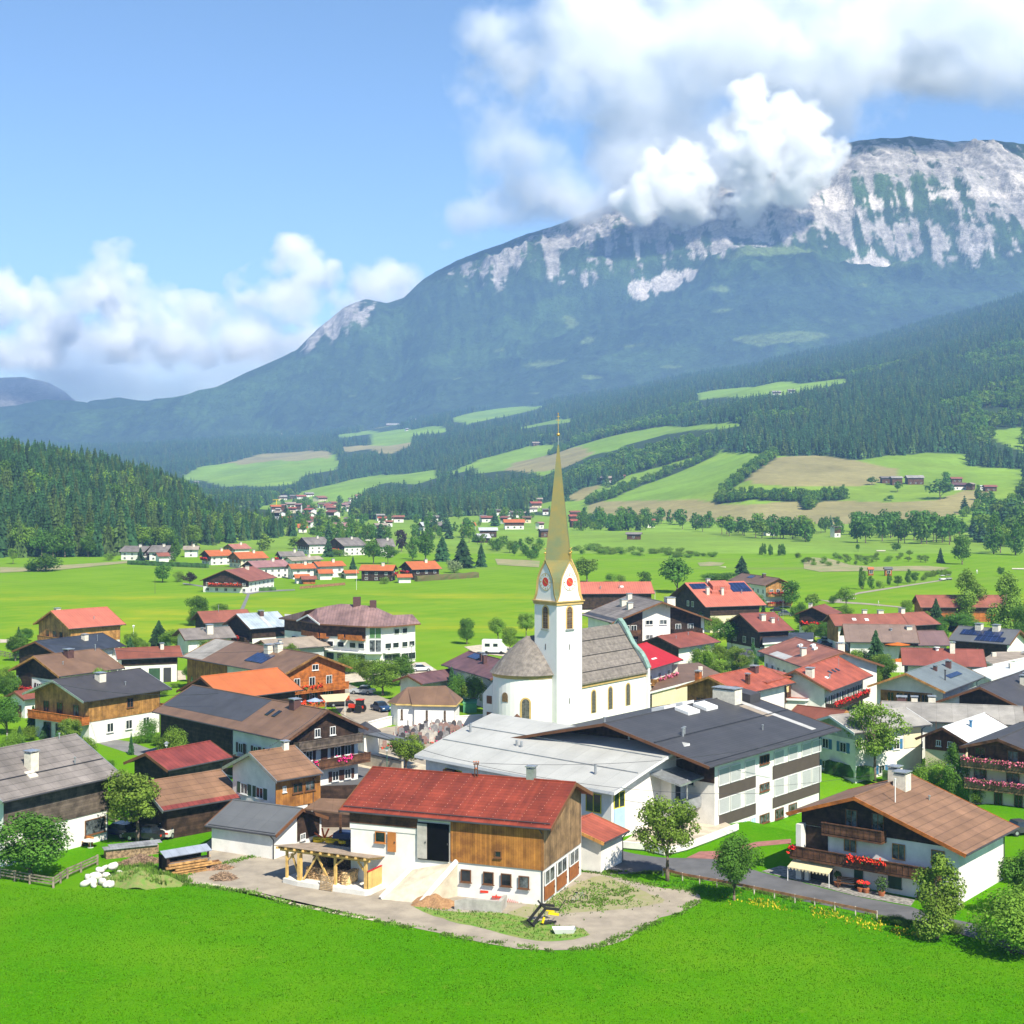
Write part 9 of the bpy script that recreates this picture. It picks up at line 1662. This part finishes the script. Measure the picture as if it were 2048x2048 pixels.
def cable(label,a,c,sag,r=.022):
    a=Vector(a);c=Vector(c);b=MB();n=14;P=[a.lerp(c,i/n)-Vector((0,0,sag*4*(i/n)*(1-i/n))) for i in range(n+1)]
    for p,q in zip(P,P[1:]):b.bar(p,q,r,0,4)
    tag(b.build('power_cable',DARKM),label,'cable')
M0=(-3.2,133.9,10.3)
cable('power cable from the barn mast left towards the long farmhouse',M0,(-24,178,10.2),1.2)
cable('power cable from the barn mast right towards the school',M0,(30,158,8.0),1.0)
cable('second power cable from the barn mast over the white hall',(-3.0,133.9,10.1),(24,146,5.0),.8)
cable('thin wire crossing in front of the school facade',(24,146,5.6),(56,172,4.6),.6,.018)
cable('cable over the charcoal roofed timber clad house',(-66,205,8.3),(-36,184,9.2),1.0,.03)
cable('cable over the brown roofs of the left hamlet',(-74,236,9.6),(-30,232,9.5),1.3,.03)
cable('wire from the little white cottage up to the long farmhouse ridge',(-24.5,151.5,8.6),(-21.5,174,9.2),.3,.025)
# ================================================================ VEHICLES
def car(label,q,rz,col,L=4.1,W=1.7,H=1.42,est=False,name='parked_car'):
    r=thing(name,label,'car',*q,0,rz);cm=mat('car_paint_%s'%label.split()[0],col,.25,.03,1,spec=.6);h=L/2;w=W/2
    prof=[(-h,.35),(-h,.75),(-h+.15,.88),(-h*.55 if not est else -h*.85,.93),(h*.42,.90),(h-.25,.78),(h,.62),(h,.35)]
    b=MB();n=len(prof);b.mesh([(x,-w,z) for x,z in prof]+[(x,w,z) for x,z in prof],[tuple(range(n)),tuple(range(2*n-1,n-1,-1))]+[(i,n+i,n+(i+1)%n,(i+1)%n) for i in range(n)])
    t0,t1=(-h*.62 if not est else -h*.93),h*.30;tp=[(t0,.9),(t0+.28,H),(t1-.45,H),(t1+.15,.9)];k=w-.14
    b.mesh([(tp[1][0],-k,H),(tp[2][0],-k,H),(tp[2][0],k,H),(tp[1][0],k,H),(tp[1][0],-k,H-.06),(tp[2][0],-k,H-.06),(tp[2][0],k,H-.06),(tp[1][0],k,H-.06)],[(0,1,2,3),(0,4,5,1),(1,5,6,2),(2,6,7,3),(3,7,4,0)]);part(b,'body',cm,r)
    b=MB();j=w-.03;b.mesh([(tp[0][0],-j,.9),(tp[3][0],-j,.9),(tp[3][0],j,.9),(tp[0][0],j,.9),(tp[1][0],-k,H-.05),(tp[2][0],-k,H-.05),(tp[2][0],k,H-.05),(tp[1][0],k,H-.05)],[(0,1,5,4),(1,2,6,5),(2,3,7,6),(3,0,4,7)]);part(b,'windows',GLASS,r)
    for x in(-h*.6,h*.6):
        for y in(-w+.09,w-.09):
            b=MB();b.bar((x,y-.1,.32),(x,y+.1,.32),.32,0,16);wl=part(b,'wheel',PK,r);b=MB();b.bar((x,y-.11,.32),(x,y+.11,.32),.18,0,10);part(b,'rim',METAL,wl)
    for y in(-w+.25,w-.25):
        b=MB();b.box(h-.04,h+.01,y-.18,y+.18,.58,.72);part(b,'headlight',F_WHITE,r);b=MB();b.box(-h-.02,-h+.03,y-.14,y+.14,.6,.78);part(b,'tail_light',PR,r)
car('dark blue estate car in the shade behind the fruit tree',(-39.29,149.58),150,(.012,.018,.045),est=True)
car('black car right of the fruit tree trunk',(-36.20,147.95),165,(.02,.022,.025))
car('white hatchback parked beside the pale rail fence',(-34.11,149.58),75,(.62,.60,.55),3.6)
car('navy hatchback parked behind the cemetery chapel',(-19.98,228.81),-55,(.02,.05,.12),3.7)
car('silver car leaving the gravelled yard by the chestnut trees',(-24.58,246.58),165,(.42,.45,.48))
car('dark car in the shade of the inn awning',(-26.81,233.77),20,(.02,.02,.02))
car('pale blue car below the grey lean to roof',(67.41,320.47),10,(.35,.42,.50))
car('navy car parked beside the pale blue one',(65.51,313.95),12,(.03,.04,.08))
car('black car in front of the balconied guest house',(69.64,392.73),-15,(.02,.022,.03))
car('grey car beside the black one in front of the guest house',(69.96,382.98),-15,(.12,.13,.14))
car('dark grey car at the right edge behind the brown tiled chalet',(51.24,150.42),15,(.05,.055,.06))
car('white car below the hotel forecourt',(-16.67,274.81),15,(.6,.6,.6))
def caravan(q):
    r=thing('caravan','white camper van parked on the lay by left of the church','van',*q,0,-8);b=MB();b.box(-2.2,1.6,-1.05,1.05,.5,2.9);b.mesh([(1.6,-1,.5),(2.6,-1,.5),(2.6,-1,1.2),(1.9,-1,2.0),(1.6,-1,2.3),(1.6,1,.5),(2.6,1,.5),(2.6,1,1.2),(1.9,1,2.0),(1.6,1,2.3)],[(0,1,2,3,4),(9,8,7,6,5),(1,6,7,2),(2,7,8,3),(3,8,9,4)]);part(b,'body',F_WHITE,r)
    b=MB();b.box(-1.6,-.6,-1.08,-1.05,1.6,2.2);b.box(.1,1.0,-1.08,-1.05,1.6,2.2);part(b,'window',GLASS,r)
    for x in(-1.3,1.7):
        for y in(-1,1):
            b=MB();b.bar((x,y-.1,.36),(x,y+.1,.36),.36,0,14);part(b,'wheel',PK,r)
caravan((-3.72,301.68))
def tractor(q):
    r=thing('tractor','small red tractor half hidden by garden flowers near the chapel','tractor',*q,0,160);b=MB();b.box(.1,1.5,-.3,.3,.7,1.25);b.box(-.7,.1,-.4,.4,.6,1.1);b.box(-.9,.2,-.6,.6,1.95,2.05);part(b,'body',PR,r);b=MB();b.box(-.8,.15,-.5,.5,1.15,1.95);part(b,'cab',GLASS,r)
    for x,y,rr in((-.4,-.7,.62),(-.4,.7,.62),(1.2,-.5,.36),(1.2,.5,.36)):
        b=MB();b.bar((x,y-.15,rr),(x,y+.15,rr),rr,0,16);part(b,'wheel',PK,r)
tractor((-23.34,227.37))
for i,(q,l) in enumerate((((146.90,511.85),'white golf buggy left of the pair at the end of the golf path'),((149.66,514.29),'grey golf buggy right of the pair at the end of the golf path'))):
    r=thing('golf_buggy',l,'golf cart',*q,0,20);b=MB();b.box(-1.1,1.1,-.55,.55,.35,.75);b.box(-.9,.7,-.6,.6,1.7,1.78);part(b,'body',F_WHITE if i==0 else PGR,r);b=MB()
    for x in(-.8,.6):
        for y in(-.5,.5):b.bar((x,y,.7),(x,y,1.7),.03)
    part(b,'canopy_frame',PK,r)
    for x in(-.7,.7):
        b=MB();b.bar((x,-.6,.25),(x,.6,.25),.25,0,12);part(b,'wheel',PK,r)
# ================================================================ CEMETERY
def cemetery():
    rnd=random.Random(21);S_=[mat('grave_%s'%n,c,.5,.15,2,spec=.5) for n,c in(('grey',(.26,.25,.25)),('dark',(.07,.065,.07)),('rose',(.30,.19,.16)),('pale',(.52,.48,.42)))];nm=['grey','dark','rose brown','pale']
    O=Vector((-17.15,196.36));A=Vector((-8.05,203.01))-O;Bv=Vector((-15.75,210.94))-O;n=0
    for j in range(8):
        for i in range(11):
            u,v=(i+.5+rnd.uniform(-.2,.2))/11,(j+.4+rnd.uniform(-.15,.15))/8;p=O+A*u+Bv*v
            if p.x>-8.5 and p.y<209:continue
            k=rnd.randrange(4);h=rnd.uniform(.8,1.35);w=rnd.uniform(.28,.42);r=thing('gravestone',nm[k]+(' tall' if h>1.08 else ' low')+' gravestone among the crowded rows before the chapel','gravestone',p.x,p.y,.02,-6+rnd.uniform(-8,8),'gravestones in the churchyard')
            b=MB();t=rnd.randrange(3)
            if t==0:pts=[(-w,0),(w,0),(w,h*.75),(w*.5,h*.95),(0,h),(-w*.5,h*.95),(-w,h*.75)]
            elif t==1:pts=[(-w*.8,0),(w*.8,0),(w*.6,h*.6),(w*.2,h*.7),(w*.2,h*1.2),(-w*.2,h*1.2),(-w*.2,h*.7),(-w*.6,h*.6)]
            else:pts=[(-w,0),(w,0),(w*.8,h),(-w*.8,h)]
            m=len(pts);b.mesh([(x,-.08,z) for x,z in pts]+[(x,.08,z) for x,z in pts],[tuple(range(m)),tuple(range(2*m-1,m-1,-1))]+[(q,m+q,m+(q+1)%m,(q+1)%m) for q in range(m)]);part(b,'stone',S_[k],r)
            b=MB()
            for _ in range(16):b.ico((rnd.uniform(-.35,.35),-rnd.uniform(.15,.9),rnd.uniform(.05,.25)),.07,0,rnd.randrange(2))
            b.build('grave_flowers',[FLW[('pink','red','mixed')[rnd.randrange(3)]],LEAFB],r);n+=1
    r=thing('cemetery_arcade','long flat dark roofed arcade along the cemetery','arcade',0,0);p=[(-18.66,191.70),(-18.00,193.57),(-10.91,185.96),(-11.77,183.89)]
    p=[(-18.89,192.07),(-17.88,194.32),(-10.81,185.26),(-11.87,183.55)]
    b=MB();b.prism(p,2.7,2.92);part(b,'roof',ROOF['shed'],r)
    for q in((-19.05,196.36),(-17.38,194.59),(-14.32,191.83),(-11.29,189.14)):
        b=MB();b.box(q[0]-.15,q[0]+.15,q[1]-.15,q[1]+.15,0,2.7);part(b,'pillar',WHITE if q[0]<-19 else DARKM,r)
    p=[(-20.85,196.04),(-19.48,198.80),(-16.92,193.74),(-18.86,191.12)];r=thing('cemetery_gatehouse','small dark roofed gatehouse joining farmhouse and cemetery arcade','gatehouse',0,0);b=MB();c=(sum(q[0] for q in p)/4,sum(q[1] for q in p)/4);b.prism(p,2.8,2.95)
    b.mesh([(*q,2.95) for q in p]+[(*c,4.0)],[(0,1,4),(1,2,4),(2,3,4),(3,0,4)]);part(b,'roof',ROOF['dark'],r);b=MB();b.prism([(c[0]+(q[0]-c[0])*.85,c[1]+(q[1]-c[1])*.85) for q in p],0,2.8);part(b,'wall',WHITE,r)
    for lab,a,c,h,m in(('beige plastered cemetery wall along the square',(-19.91,187.83),(-13.18,180.60),1.5,SANDY),('white wall curving up to the cemetery chapel',(-20.11,210.94),(-17.42,216.00),1.2,WHITE),('white washed wall between gravestones and church',(-8.53,215.14),(-4.05,216.87),1.3,WHITE)):
        a=Vector((*a,0));c=Vector((*c,0));b=MB();b.beam(a+Vector((0,0,h/2)),c+Vector((0,0,h/2)),.3,h);b.beam(a+Vector((0,0,h+.05)),c+Vector((0,0,h+.05)),.42,.1,1);o=b.build('garden_wall',[m,DARKM if h>1.4 else WHITE]);tag(o,lab,'wall')
    r=thing('green_tent','green shed roof beside the church sacristy','shed',*(-6.38,227.85));b=MB();b.mesh([(-1.1,-.8,1.4),(1.1,-.8,1.4),(1.1,.8,1.9),(-1.1,.8,1.9)],[(0,1,2,3)]);b.box(-1,1,-.7,.7,0,1.38);part(b,'cover',mat('tent_green',(.10,.32,.15)),r)
cemetery()
# ================================================================ TERRACE, GARDENS, PARASOLS, PEOPLE
def terrace():
    r=thing('school_terrace','raised sandy terrace with white parapet in front of the school entrance','terrace',0,0)
    P=[(10.12,144.58),(12.73,143.62),(14.46,141.73),(16.66,143.62),(19.42,147.14),(22.80,151.69),(21.18,156.52),(16.44,161.19),(13.49,152.11)]
    b=MB();b.prism(P,-2.4,.30,0,0);part(b,'deck',SANDY,r)
    b=MB()
    for a,c in zip(P[:5],P[1:6]):b.beam((*a,.45),(*c,.45 if c!=P[5] else .45),.3,.6)
    part(b,'parapet',WHITE,r)
terrace()
def parasol(q,label,col,h=2.5,rad=1.6,z=0,grp=None):
    r=thing('parasol',label,'parasol',*q,z,0,grp);b=MB();b.bar((0,0,0),(0,0,h),.04);part(b,'pole',F_WHITE,r);b=MB();n=8;ps=[(rad*math.cos(6.283*i/n),rad*math.sin(6.283*i/n),h-.45) for i in range(n)]
    b.mesh(ps+[(0,0,h)],[(i,(i+1)%n,n) for i in range(n)]);b.mesh([(x,y,z_-.02) for x,y,z_ in ps]+[(0,0,h-.02)],[((i+1)%n,i,n) for i in range(n)]);part(b,'canopy',col,r)
OR=mat('orange_canopy',(.62,.17,.02),.7,.08,trans=.2);CR=mat('cream_canopy',(.70,.62,.45),.7,.05,trans=.2);RC=mat('red_canopy',(.6,.04,.03),.7,.08,trans=.2)
parasol((70.27,273.42),'big orange parasol left of the pair on the restaurant terrace',OR,5.6,2.4)
parasol((72.55,276.92),'big orange parasol right of the pair on the restaurant terrace',OR,5.8,2.4)
parasol((67.81,262.14),'lower orange parasol in front of the pair',OR,4.0,2.0)
for q,l in(((-29.55,225.00),'pale blue parasol behind the long farmhouse ridge'),((-32.56,224.07),'second pale blue parasol near the orange roofed house')):parasol(q,l,mat('blue_canopy',(.30,.38,.52)),2.6,1.3)
parasol((-36.15,224.07),'red parasol beside the orange roofed house',RC,2.4,1.3)
def awning_inn():
    r=thing('awning','wide cream awning over the inn terrace behind the long farmhouse','awning',0,0);p=[Vector((*(-29.15,227.73),2.6)),Vector((*(-24.82,229.82),2.6)),Vector((*(-24.98,224.34),2.2)),Vector((*(-27.70,223.35),2.2))]
    b=MB();b.poly(p);b.poly([q-Vector((0,0,.03)) for q in p][::-1]);part(b,'cloth',AWN,r);b=MB()
    for q in p[2:]:b.bar((q.x,q.y,0),q,.04)
    part(b,'post',F_WHITE,r)
awning_inn()
ch=HB['chalet']
def chalet_extras():
    P,T,N=ch.fr('a',0,0,0);y0,y1=5.9,1.9
    def W(y,z,n):return Vector((-ch.x1-n,y,z))
    b=MB();n=12
    for i in range(n):
        a,c=y0+(y1-y0)*i/n,y0+(y1-y0)*(i+1)/n;b.poly([W(a,2.0,.25),W(c,2.0,.25),W(c,1.25,2.0),W(a,1.25,2.0)],0);b.poly([W(a,1.25,2.0),W(c,1.25,2.0),W((c+a)/2,1.02,2.02)],0)
    b.poly([W(y0,1.97,.25),W(y0,1.22,2.0),W(y1,1.22,2.0),W(y1,1.97,.25)],0);o=b.build('awning',AWN,ch.r);b=MB();b.bar(W(y1,0,1.95),W(y1,1.3,1.95),.04);b.bar(W(y0,0,1.95),W(y0,1.3,1.95),.04);b.build('awning_post',F_WHITE,o)
    b=MB();b.box(-ch.x1-.9,-ch.x1-.5,4.4,4.8,-.3,2.1);b.build('pillar',WHITE,ch.r)
chalet_extras()
def bench(q,label,rz,m=W_BROWN):
    r=thing('bench',label,'bench',*q,0,rz);b=MB()
    for y in(-.15,0,.15):b.box(-.9,.9,y-.055,y+.055,.42,.46)
    part(b,'seat',m,r);b=MB()
    for z in(.6,.74,.88):b.box(-.9,.9,.24,.28,z-.05,z+.05)
    part(b,'backrest',m,r)
    for x in(-.75,.75):
        b=MB();b.box(x-.04,x+.04,-.2,.26,0,.42);part(b,'leg',m,r)
bench((29.17,130.59),'brown slatted bench in front of the brown tiled chalet',-22)
def pot(q,label,fl,rad,h,tub=mat('terracotta_pot',(.42,.14,.06))):
    r=thing('flower_pot',label,'potted plant',*q);b=MB();b.bar((0,0,0),(0,0,.4),.22,0,12,.32);part(b,'pot',tub,r);rnd=random.Random(int(rad*100)+len(label));b=MB();leaf_cloud(rnd,[(0,0,.4+h*.5,rad,h*.8)],260,.1,0,b)
    if fl:
        for _ in range(60):
            d=Vector((rnd.gauss(0,1),rnd.gauss(0,1),abs(rnd.gauss(0,1)))).normalized();p=d*rad;b.ico((p.x,p.y,.4+h*.5+p.z*h*.8),.06,0,1)
    b.build('plant',[LEAFB,FLW[fl] if fl else LEAFB],r)
pot((30.09,129.50),'terracotta tub of red geraniums right of the chalet bench','red',.32,.8)
pot((30.53,129.19),'second small pot of red geraniums by the chalet wall','red',.28,.8)
pot((31.60,128.27),'big bright green hydrangea in a terracotta tub before the chalet',None,.62,1.3)
pot((30.32,132.03),'leafy potted shrub between chalet bench and green door',None,.38,1.5)
pot((28.51,131.39),'leafy potted shrub left of the chalet bench',None,.34,1.2)
def person(q,label,rz,shirt,trou,h=1.75,stride=.25):
    """one continuous figure grown from a skeleton"""
    k=h/1.75;V=[(0,0,.95),(0,0,1.15),(0,0,1.38),(0,0,1.5),(0,.02,1.64),(0,.02,1.75),(-.09,0,.9),(-.1,stride*.4,.5),(-.1,stride,.08),(-.1,stride-.14,.03),(.09,0,.9),(.1,-stride*.2,.5),(.1,-stride,.09),(.1,-stride-.16,.03),(-.19,0,1.40),(-.25,-.04,1.14),(-.22,-.2,.95),(.19,0,1.40),(.25,.04,1.14),(.24,-.1,.9)]
    E=[(0,1),(1,2),(2,3),(3,4),(4,5),(0,6),(6,7),(7,8),(8,9),(0,10),(10,11),(11,12),(12,13),(2,14),(14,15),(15,16),(2,17),(17,18),(18,19)]
    Rr=[.13,.125,.14,.055,.095,.075,.09,.07,.045,.04,.09,.07,.045,.04,.055,.042,.035,.055,.042,.035]
    me=bpy.data.meshes.new('person');me.from_pydata([(x*k,y*k,z*k) for x,y,z in V],E,[]);o=link(bpy.data.objects.new('person',me));o.location=(*q,0);o.rotation_euler=(0,0,R_(rz))
    md=o.modifiers.new('skin','SKIN');
    if not me.skin_vertices:me.attributes
    for i,sv in enumerate(me.skin_vertices[0].data):sv.radius=(Rr[i]*k,Rr[i]*k*.85)
    me.skin_vertices[0].data[0].use_root=True;sb=o.modifiers.new('subsurf','SUBSURF');sb.levels=1;sb.render_levels=1
    m=bpy.data.materials.new('clothes');m.use_nodes=True;N_=m.node_tree.nodes;L_=m.node_tree.links;tc=N_.new('ShaderNodeTexCoord');sx=N_.new('ShaderNodeSeparateXYZ');L_.new(tc.outputs['Object'],sx.inputs[0]);cr=N_.new('ShaderNodeValToRGB');cr.color_ramp.interpolation='CONSTANT'
    e=cr.color_ramp.elements;e[0].position=0;e[0].color=(.03,.03,.03,1);e[1].position=.05;e[1].color=(*trou,1)
    for p_,c_ in((.52,shirt),(.84,(.55,.33,.24)),(.955,(.08,.05,.03))):x=e.new(p_);x.color=(*c_,1)
    mv=N_.new('ShaderNodeMath');mv.operation='DIVIDE';mv.inputs[1].default_value=1.84*k;L_.new(sx.outputs[2],mv.inputs[0]);L_.new(mv.outputs[0],cr.inputs[0]);L_.new(cr.outputs[0],N_['Principled BSDF'].inputs['Base Color'])
    me.materials.append(m);tag(o,label,'person')
person((100.33,410.65),'person in a white top and pale trousers walking on the lower golf path',80,(.7,.7,.68),(.5,.45,.35))
person((169.09,545.45),'person in white standing on the distant fairway',10,(.72,.72,.7),(.6,.6,.6))
def garden_set(q,label,rz):
    r=thing('garden_table',label,'table',*q,0,rz);b=MB();b.bar((0,0,.68),(0,0,.73),.75,0,18);part(b,'table_top',F_WHITE,r);b=MB();b.bar((0,0,0),(0,0,.68),.05);b.bar((0,0,0),(0,0,.04),.3,0,12);part(b,'leg',F_WHITE,r)
garden_set((-40.74,144.97),'round white garden table by the grey roofed farmhouse wall',0)
bench((-41.43,145.55),'orange cushioned garden bench by the grey roofed farmhouse wall',-30,mat('orange_cushion',(.55,.20,.04)))
def dish(par,x,y,z,s=.5):
    b=MB();n=12
    for i in range(n):
        a,c=6.283*i/n,6.283*(i+1)/n;b.poly([(x,y+.12,z),(x+s*math.cos(a),y-.05,z+s*math.sin(a)),(x+s*math.cos(c),y-.05,z+s*math.sin(c))],0,True)
    b.bar((x,y+.1,z),(x,y+.15,z-s*1.2),.03);b.build('satellite_dish',F_WHITE,par)
def crane(q):
    r=thing('tower_crane','yellow tower crane over the distant town','crane',*q,0,10);b=MB();b.beam((0,0,0),(0,0,15),.6,.6);part(b,'mast',PY,r);b=MB();b.beam((-3,0,15),(3.5,0,15),.4,.4);part(b,'jib',PY,r)
crane((-199.48,1270.59))
# ================================================================ GRASS TUFTS
def tufts(name,label,n,area,poly,h0,h1,m,excl=(),seed=1,sz=.05,dome=None):
    rs=np.random.RandomState(seed);x0,x1,y0,y1=area;X=rs.uniform(x0,x1,n);Y=rs.uniform(y0,y1,n);k=np.ones(n,bool)
    if poly is not None:k&=inpoly(X,Y,poly)
    for p in excl:k&=~inpoly(X,Y,p)
    k&=np.abs(X/Y)<.36
    X,Y=X[k],Y[k];n=len(X);Z=ground_z(X,Y)-.02
    if dome:Z=Z+dome[4]*np.clip(1-(((X-dome[0])/dome[2])**2+((Y-dome[1])/dome[3])**2)**.8,0,1)*.85
    h=rs.uniform(h0,h1,n);V=[];F=[]
    a=rs.uniform(0,6.28,(n,3));w=sz
    vs=np.zeros((n,3,3,3));
    for j in range(3):
        dx,dy=np.cos(a[:,j]),np.sin(a[:,j]);ln=rs.uniform(.2,.7,n)*h
        vs[:,j,0]=np.stack([X-dy*w,Y+dx*w,Z],1);vs[:,j,1]=np.stack([X+dy*w,Y-dx*w,Z],1);vs[:,j,2]=np.stack([X+dx*ln,Y+dy*ln,Z+h],1)
    V=vs.reshape(-1,3);F=np.arange(len(V)).reshape(-1,3)
    me=npmesh(name,V,F,[m],False);tag(link(bpy.data.objects.new(name,me)),label,'grass',kind='stuff')
def edge_tufts(label,poly,closed,n,off,m,seed):
    rs=np.random.RandomState(seed);P=np.array(poly+([poly[0]] if closed else []));d=np.hypot(*np.diff(P,axis=0).T);c=np.concatenate([[0],np.cumsum(d)]);t=rs.rand(n)*c[-1]
    X=np.interp(t,c,P[:,0])+rs.normal(0,off,n);Y=np.interp(t,c,P[:,1])+rs.normal(0,off,n);k=fbm(X*.8,Y*.8,3)>.42;X,Y=X[k],Y[k];n=len(X)
    h=rs.uniform(.05,.2,n);a=rs.uniform(0,6.28,(n,3));vs=np.zeros((n,3,3,3));Z=ground_z(X,Y)
    for j in range(3):
        dx,dy=np.cos(a[:,j]),np.sin(a[:,j]);l=h*.6;vs[:,j,0]=np.stack([X-dy*.05,Y+dx*.05,Z],1);vs[:,j,1]=np.stack([X+dy*.05,Y-dx*.05,Z],1);vs[:,j,2]=np.stack([X+dx*l,Y+dy*l,Z+h],1)
    me=npmesh('edge_grass',vs.reshape(-1,3),np.arange(n*9).reshape(-1,3),[m],False);tag(link(bpy.data.objects.new('edge_grass',me)),label,'grass',kind='stuff')
YARD=[(-29.38,132.35),(-29.30,135.85),(-22.27,144.00),(7.88,135.85),(11.71,132.03),(15.80,129.50),(16.05,127.36),(13.42,123.15),(10.37,119.21),(6.12,114.04),(2.73,113.56),(-4.32,116.88),(-11.20,121.35),(-18.25,125.58),(-22.88,129.50)]
GRM=mat('grass_blades',(.095,.31,.003),.8,.25,.8,island=.4,trans=.35,spec=0)
tufts('meadow_grass','bright green meadow grass filling the foreground',150000,(-50,50,92,135),[(-48.95,133.00),(-39.82,130.28),(-38.00,130.43),(-29.31,132.03),(-22.82,129.19),(-18.19,125.14),(-11.15,120.81),(-4.32,116.63),(2.72,113.33),(6.11,113.80),(10.35,118.94),(13.39,122.87),(16.11,127.21),(13.57,133.00),(19.21,129.50),(29.46,121.08),(33.04,120.00),(40.26,110.20),(39.94,93.91),(-41.45,93.91)],.04,.12,GRM,seed=2,sz=.035)
GRD=mat('coarse_grass',(.14,.27,.03),.85,.3,1,island=.5,trans=.25)
tufts('rough_grass','coarse grass and weeds on the mound and yard edges',9000,(-36,-20,128,140),[(-36.31,131.39),(-37.55,136.71),(-33.50,138.82),(-28.00,132.52),(-30.28,130.91)],.1,.5,GRD,seed=3,sz=.04,dome=(*(-32.69,132.35),3.9,2.1,1.2))
tufts('rough_grass','coarse weeds growing round the loader in the yard',9000,(-10,12,108,126),[(-8.56,127.06),(-3.88,123.85),(-0.99,123.57),(2.65,120.67),(5.79,118.94),(5.90,117.14),(2.16,115.88),(-2.54,119.21),(-7.17,123.57)],.05,.22,GRD,seed=4,sz=.04)
tufts('rough_grass','long grass at the foot of the roadside fence',9000,(8,40,120,135),[(12.15,132.03),(14.36,134.16),(19.30,130.12),(29.59,121.62),(29.20,120.00),(18.89,127.36),(13.79,130.91)],.1,.35,mat('fence_grass',(.09,.33,.012),.85,.2,1,island=.45,trans=.3),seed=5,sz=.035)

edge_tufts('grass creeping over the edge of the gravel yard',YARD,True,9000,.28,GRD,6)
edge_tufts('thin grass growing through the weedy yard right of the barn',[(3.22,127.06),(6.85,131.71),(11.40,128.57),(6.49,124.86),(9.80,130.12),(3.96,123.85)],True,2600,1.1,GRD,7)
edge_tufts('grass fringe along the road edges',[(7.89,136.02),(13.57,135.68),(19.47,131.23),(23.97,127.06),(29.73,122.17),(32.91,120.27)],False,5000,.22,GRD,8)

edge_tufts('yellow wild flowers in the long grass by the roadside fence',[(19.31,127.06),(23.97,124.86),(27.50,122.03),(29.44,120.00),(31.54,117.39)],False,900,.8,mat('yellow_flowers',(.62,.50,.02),.7,.1),11)
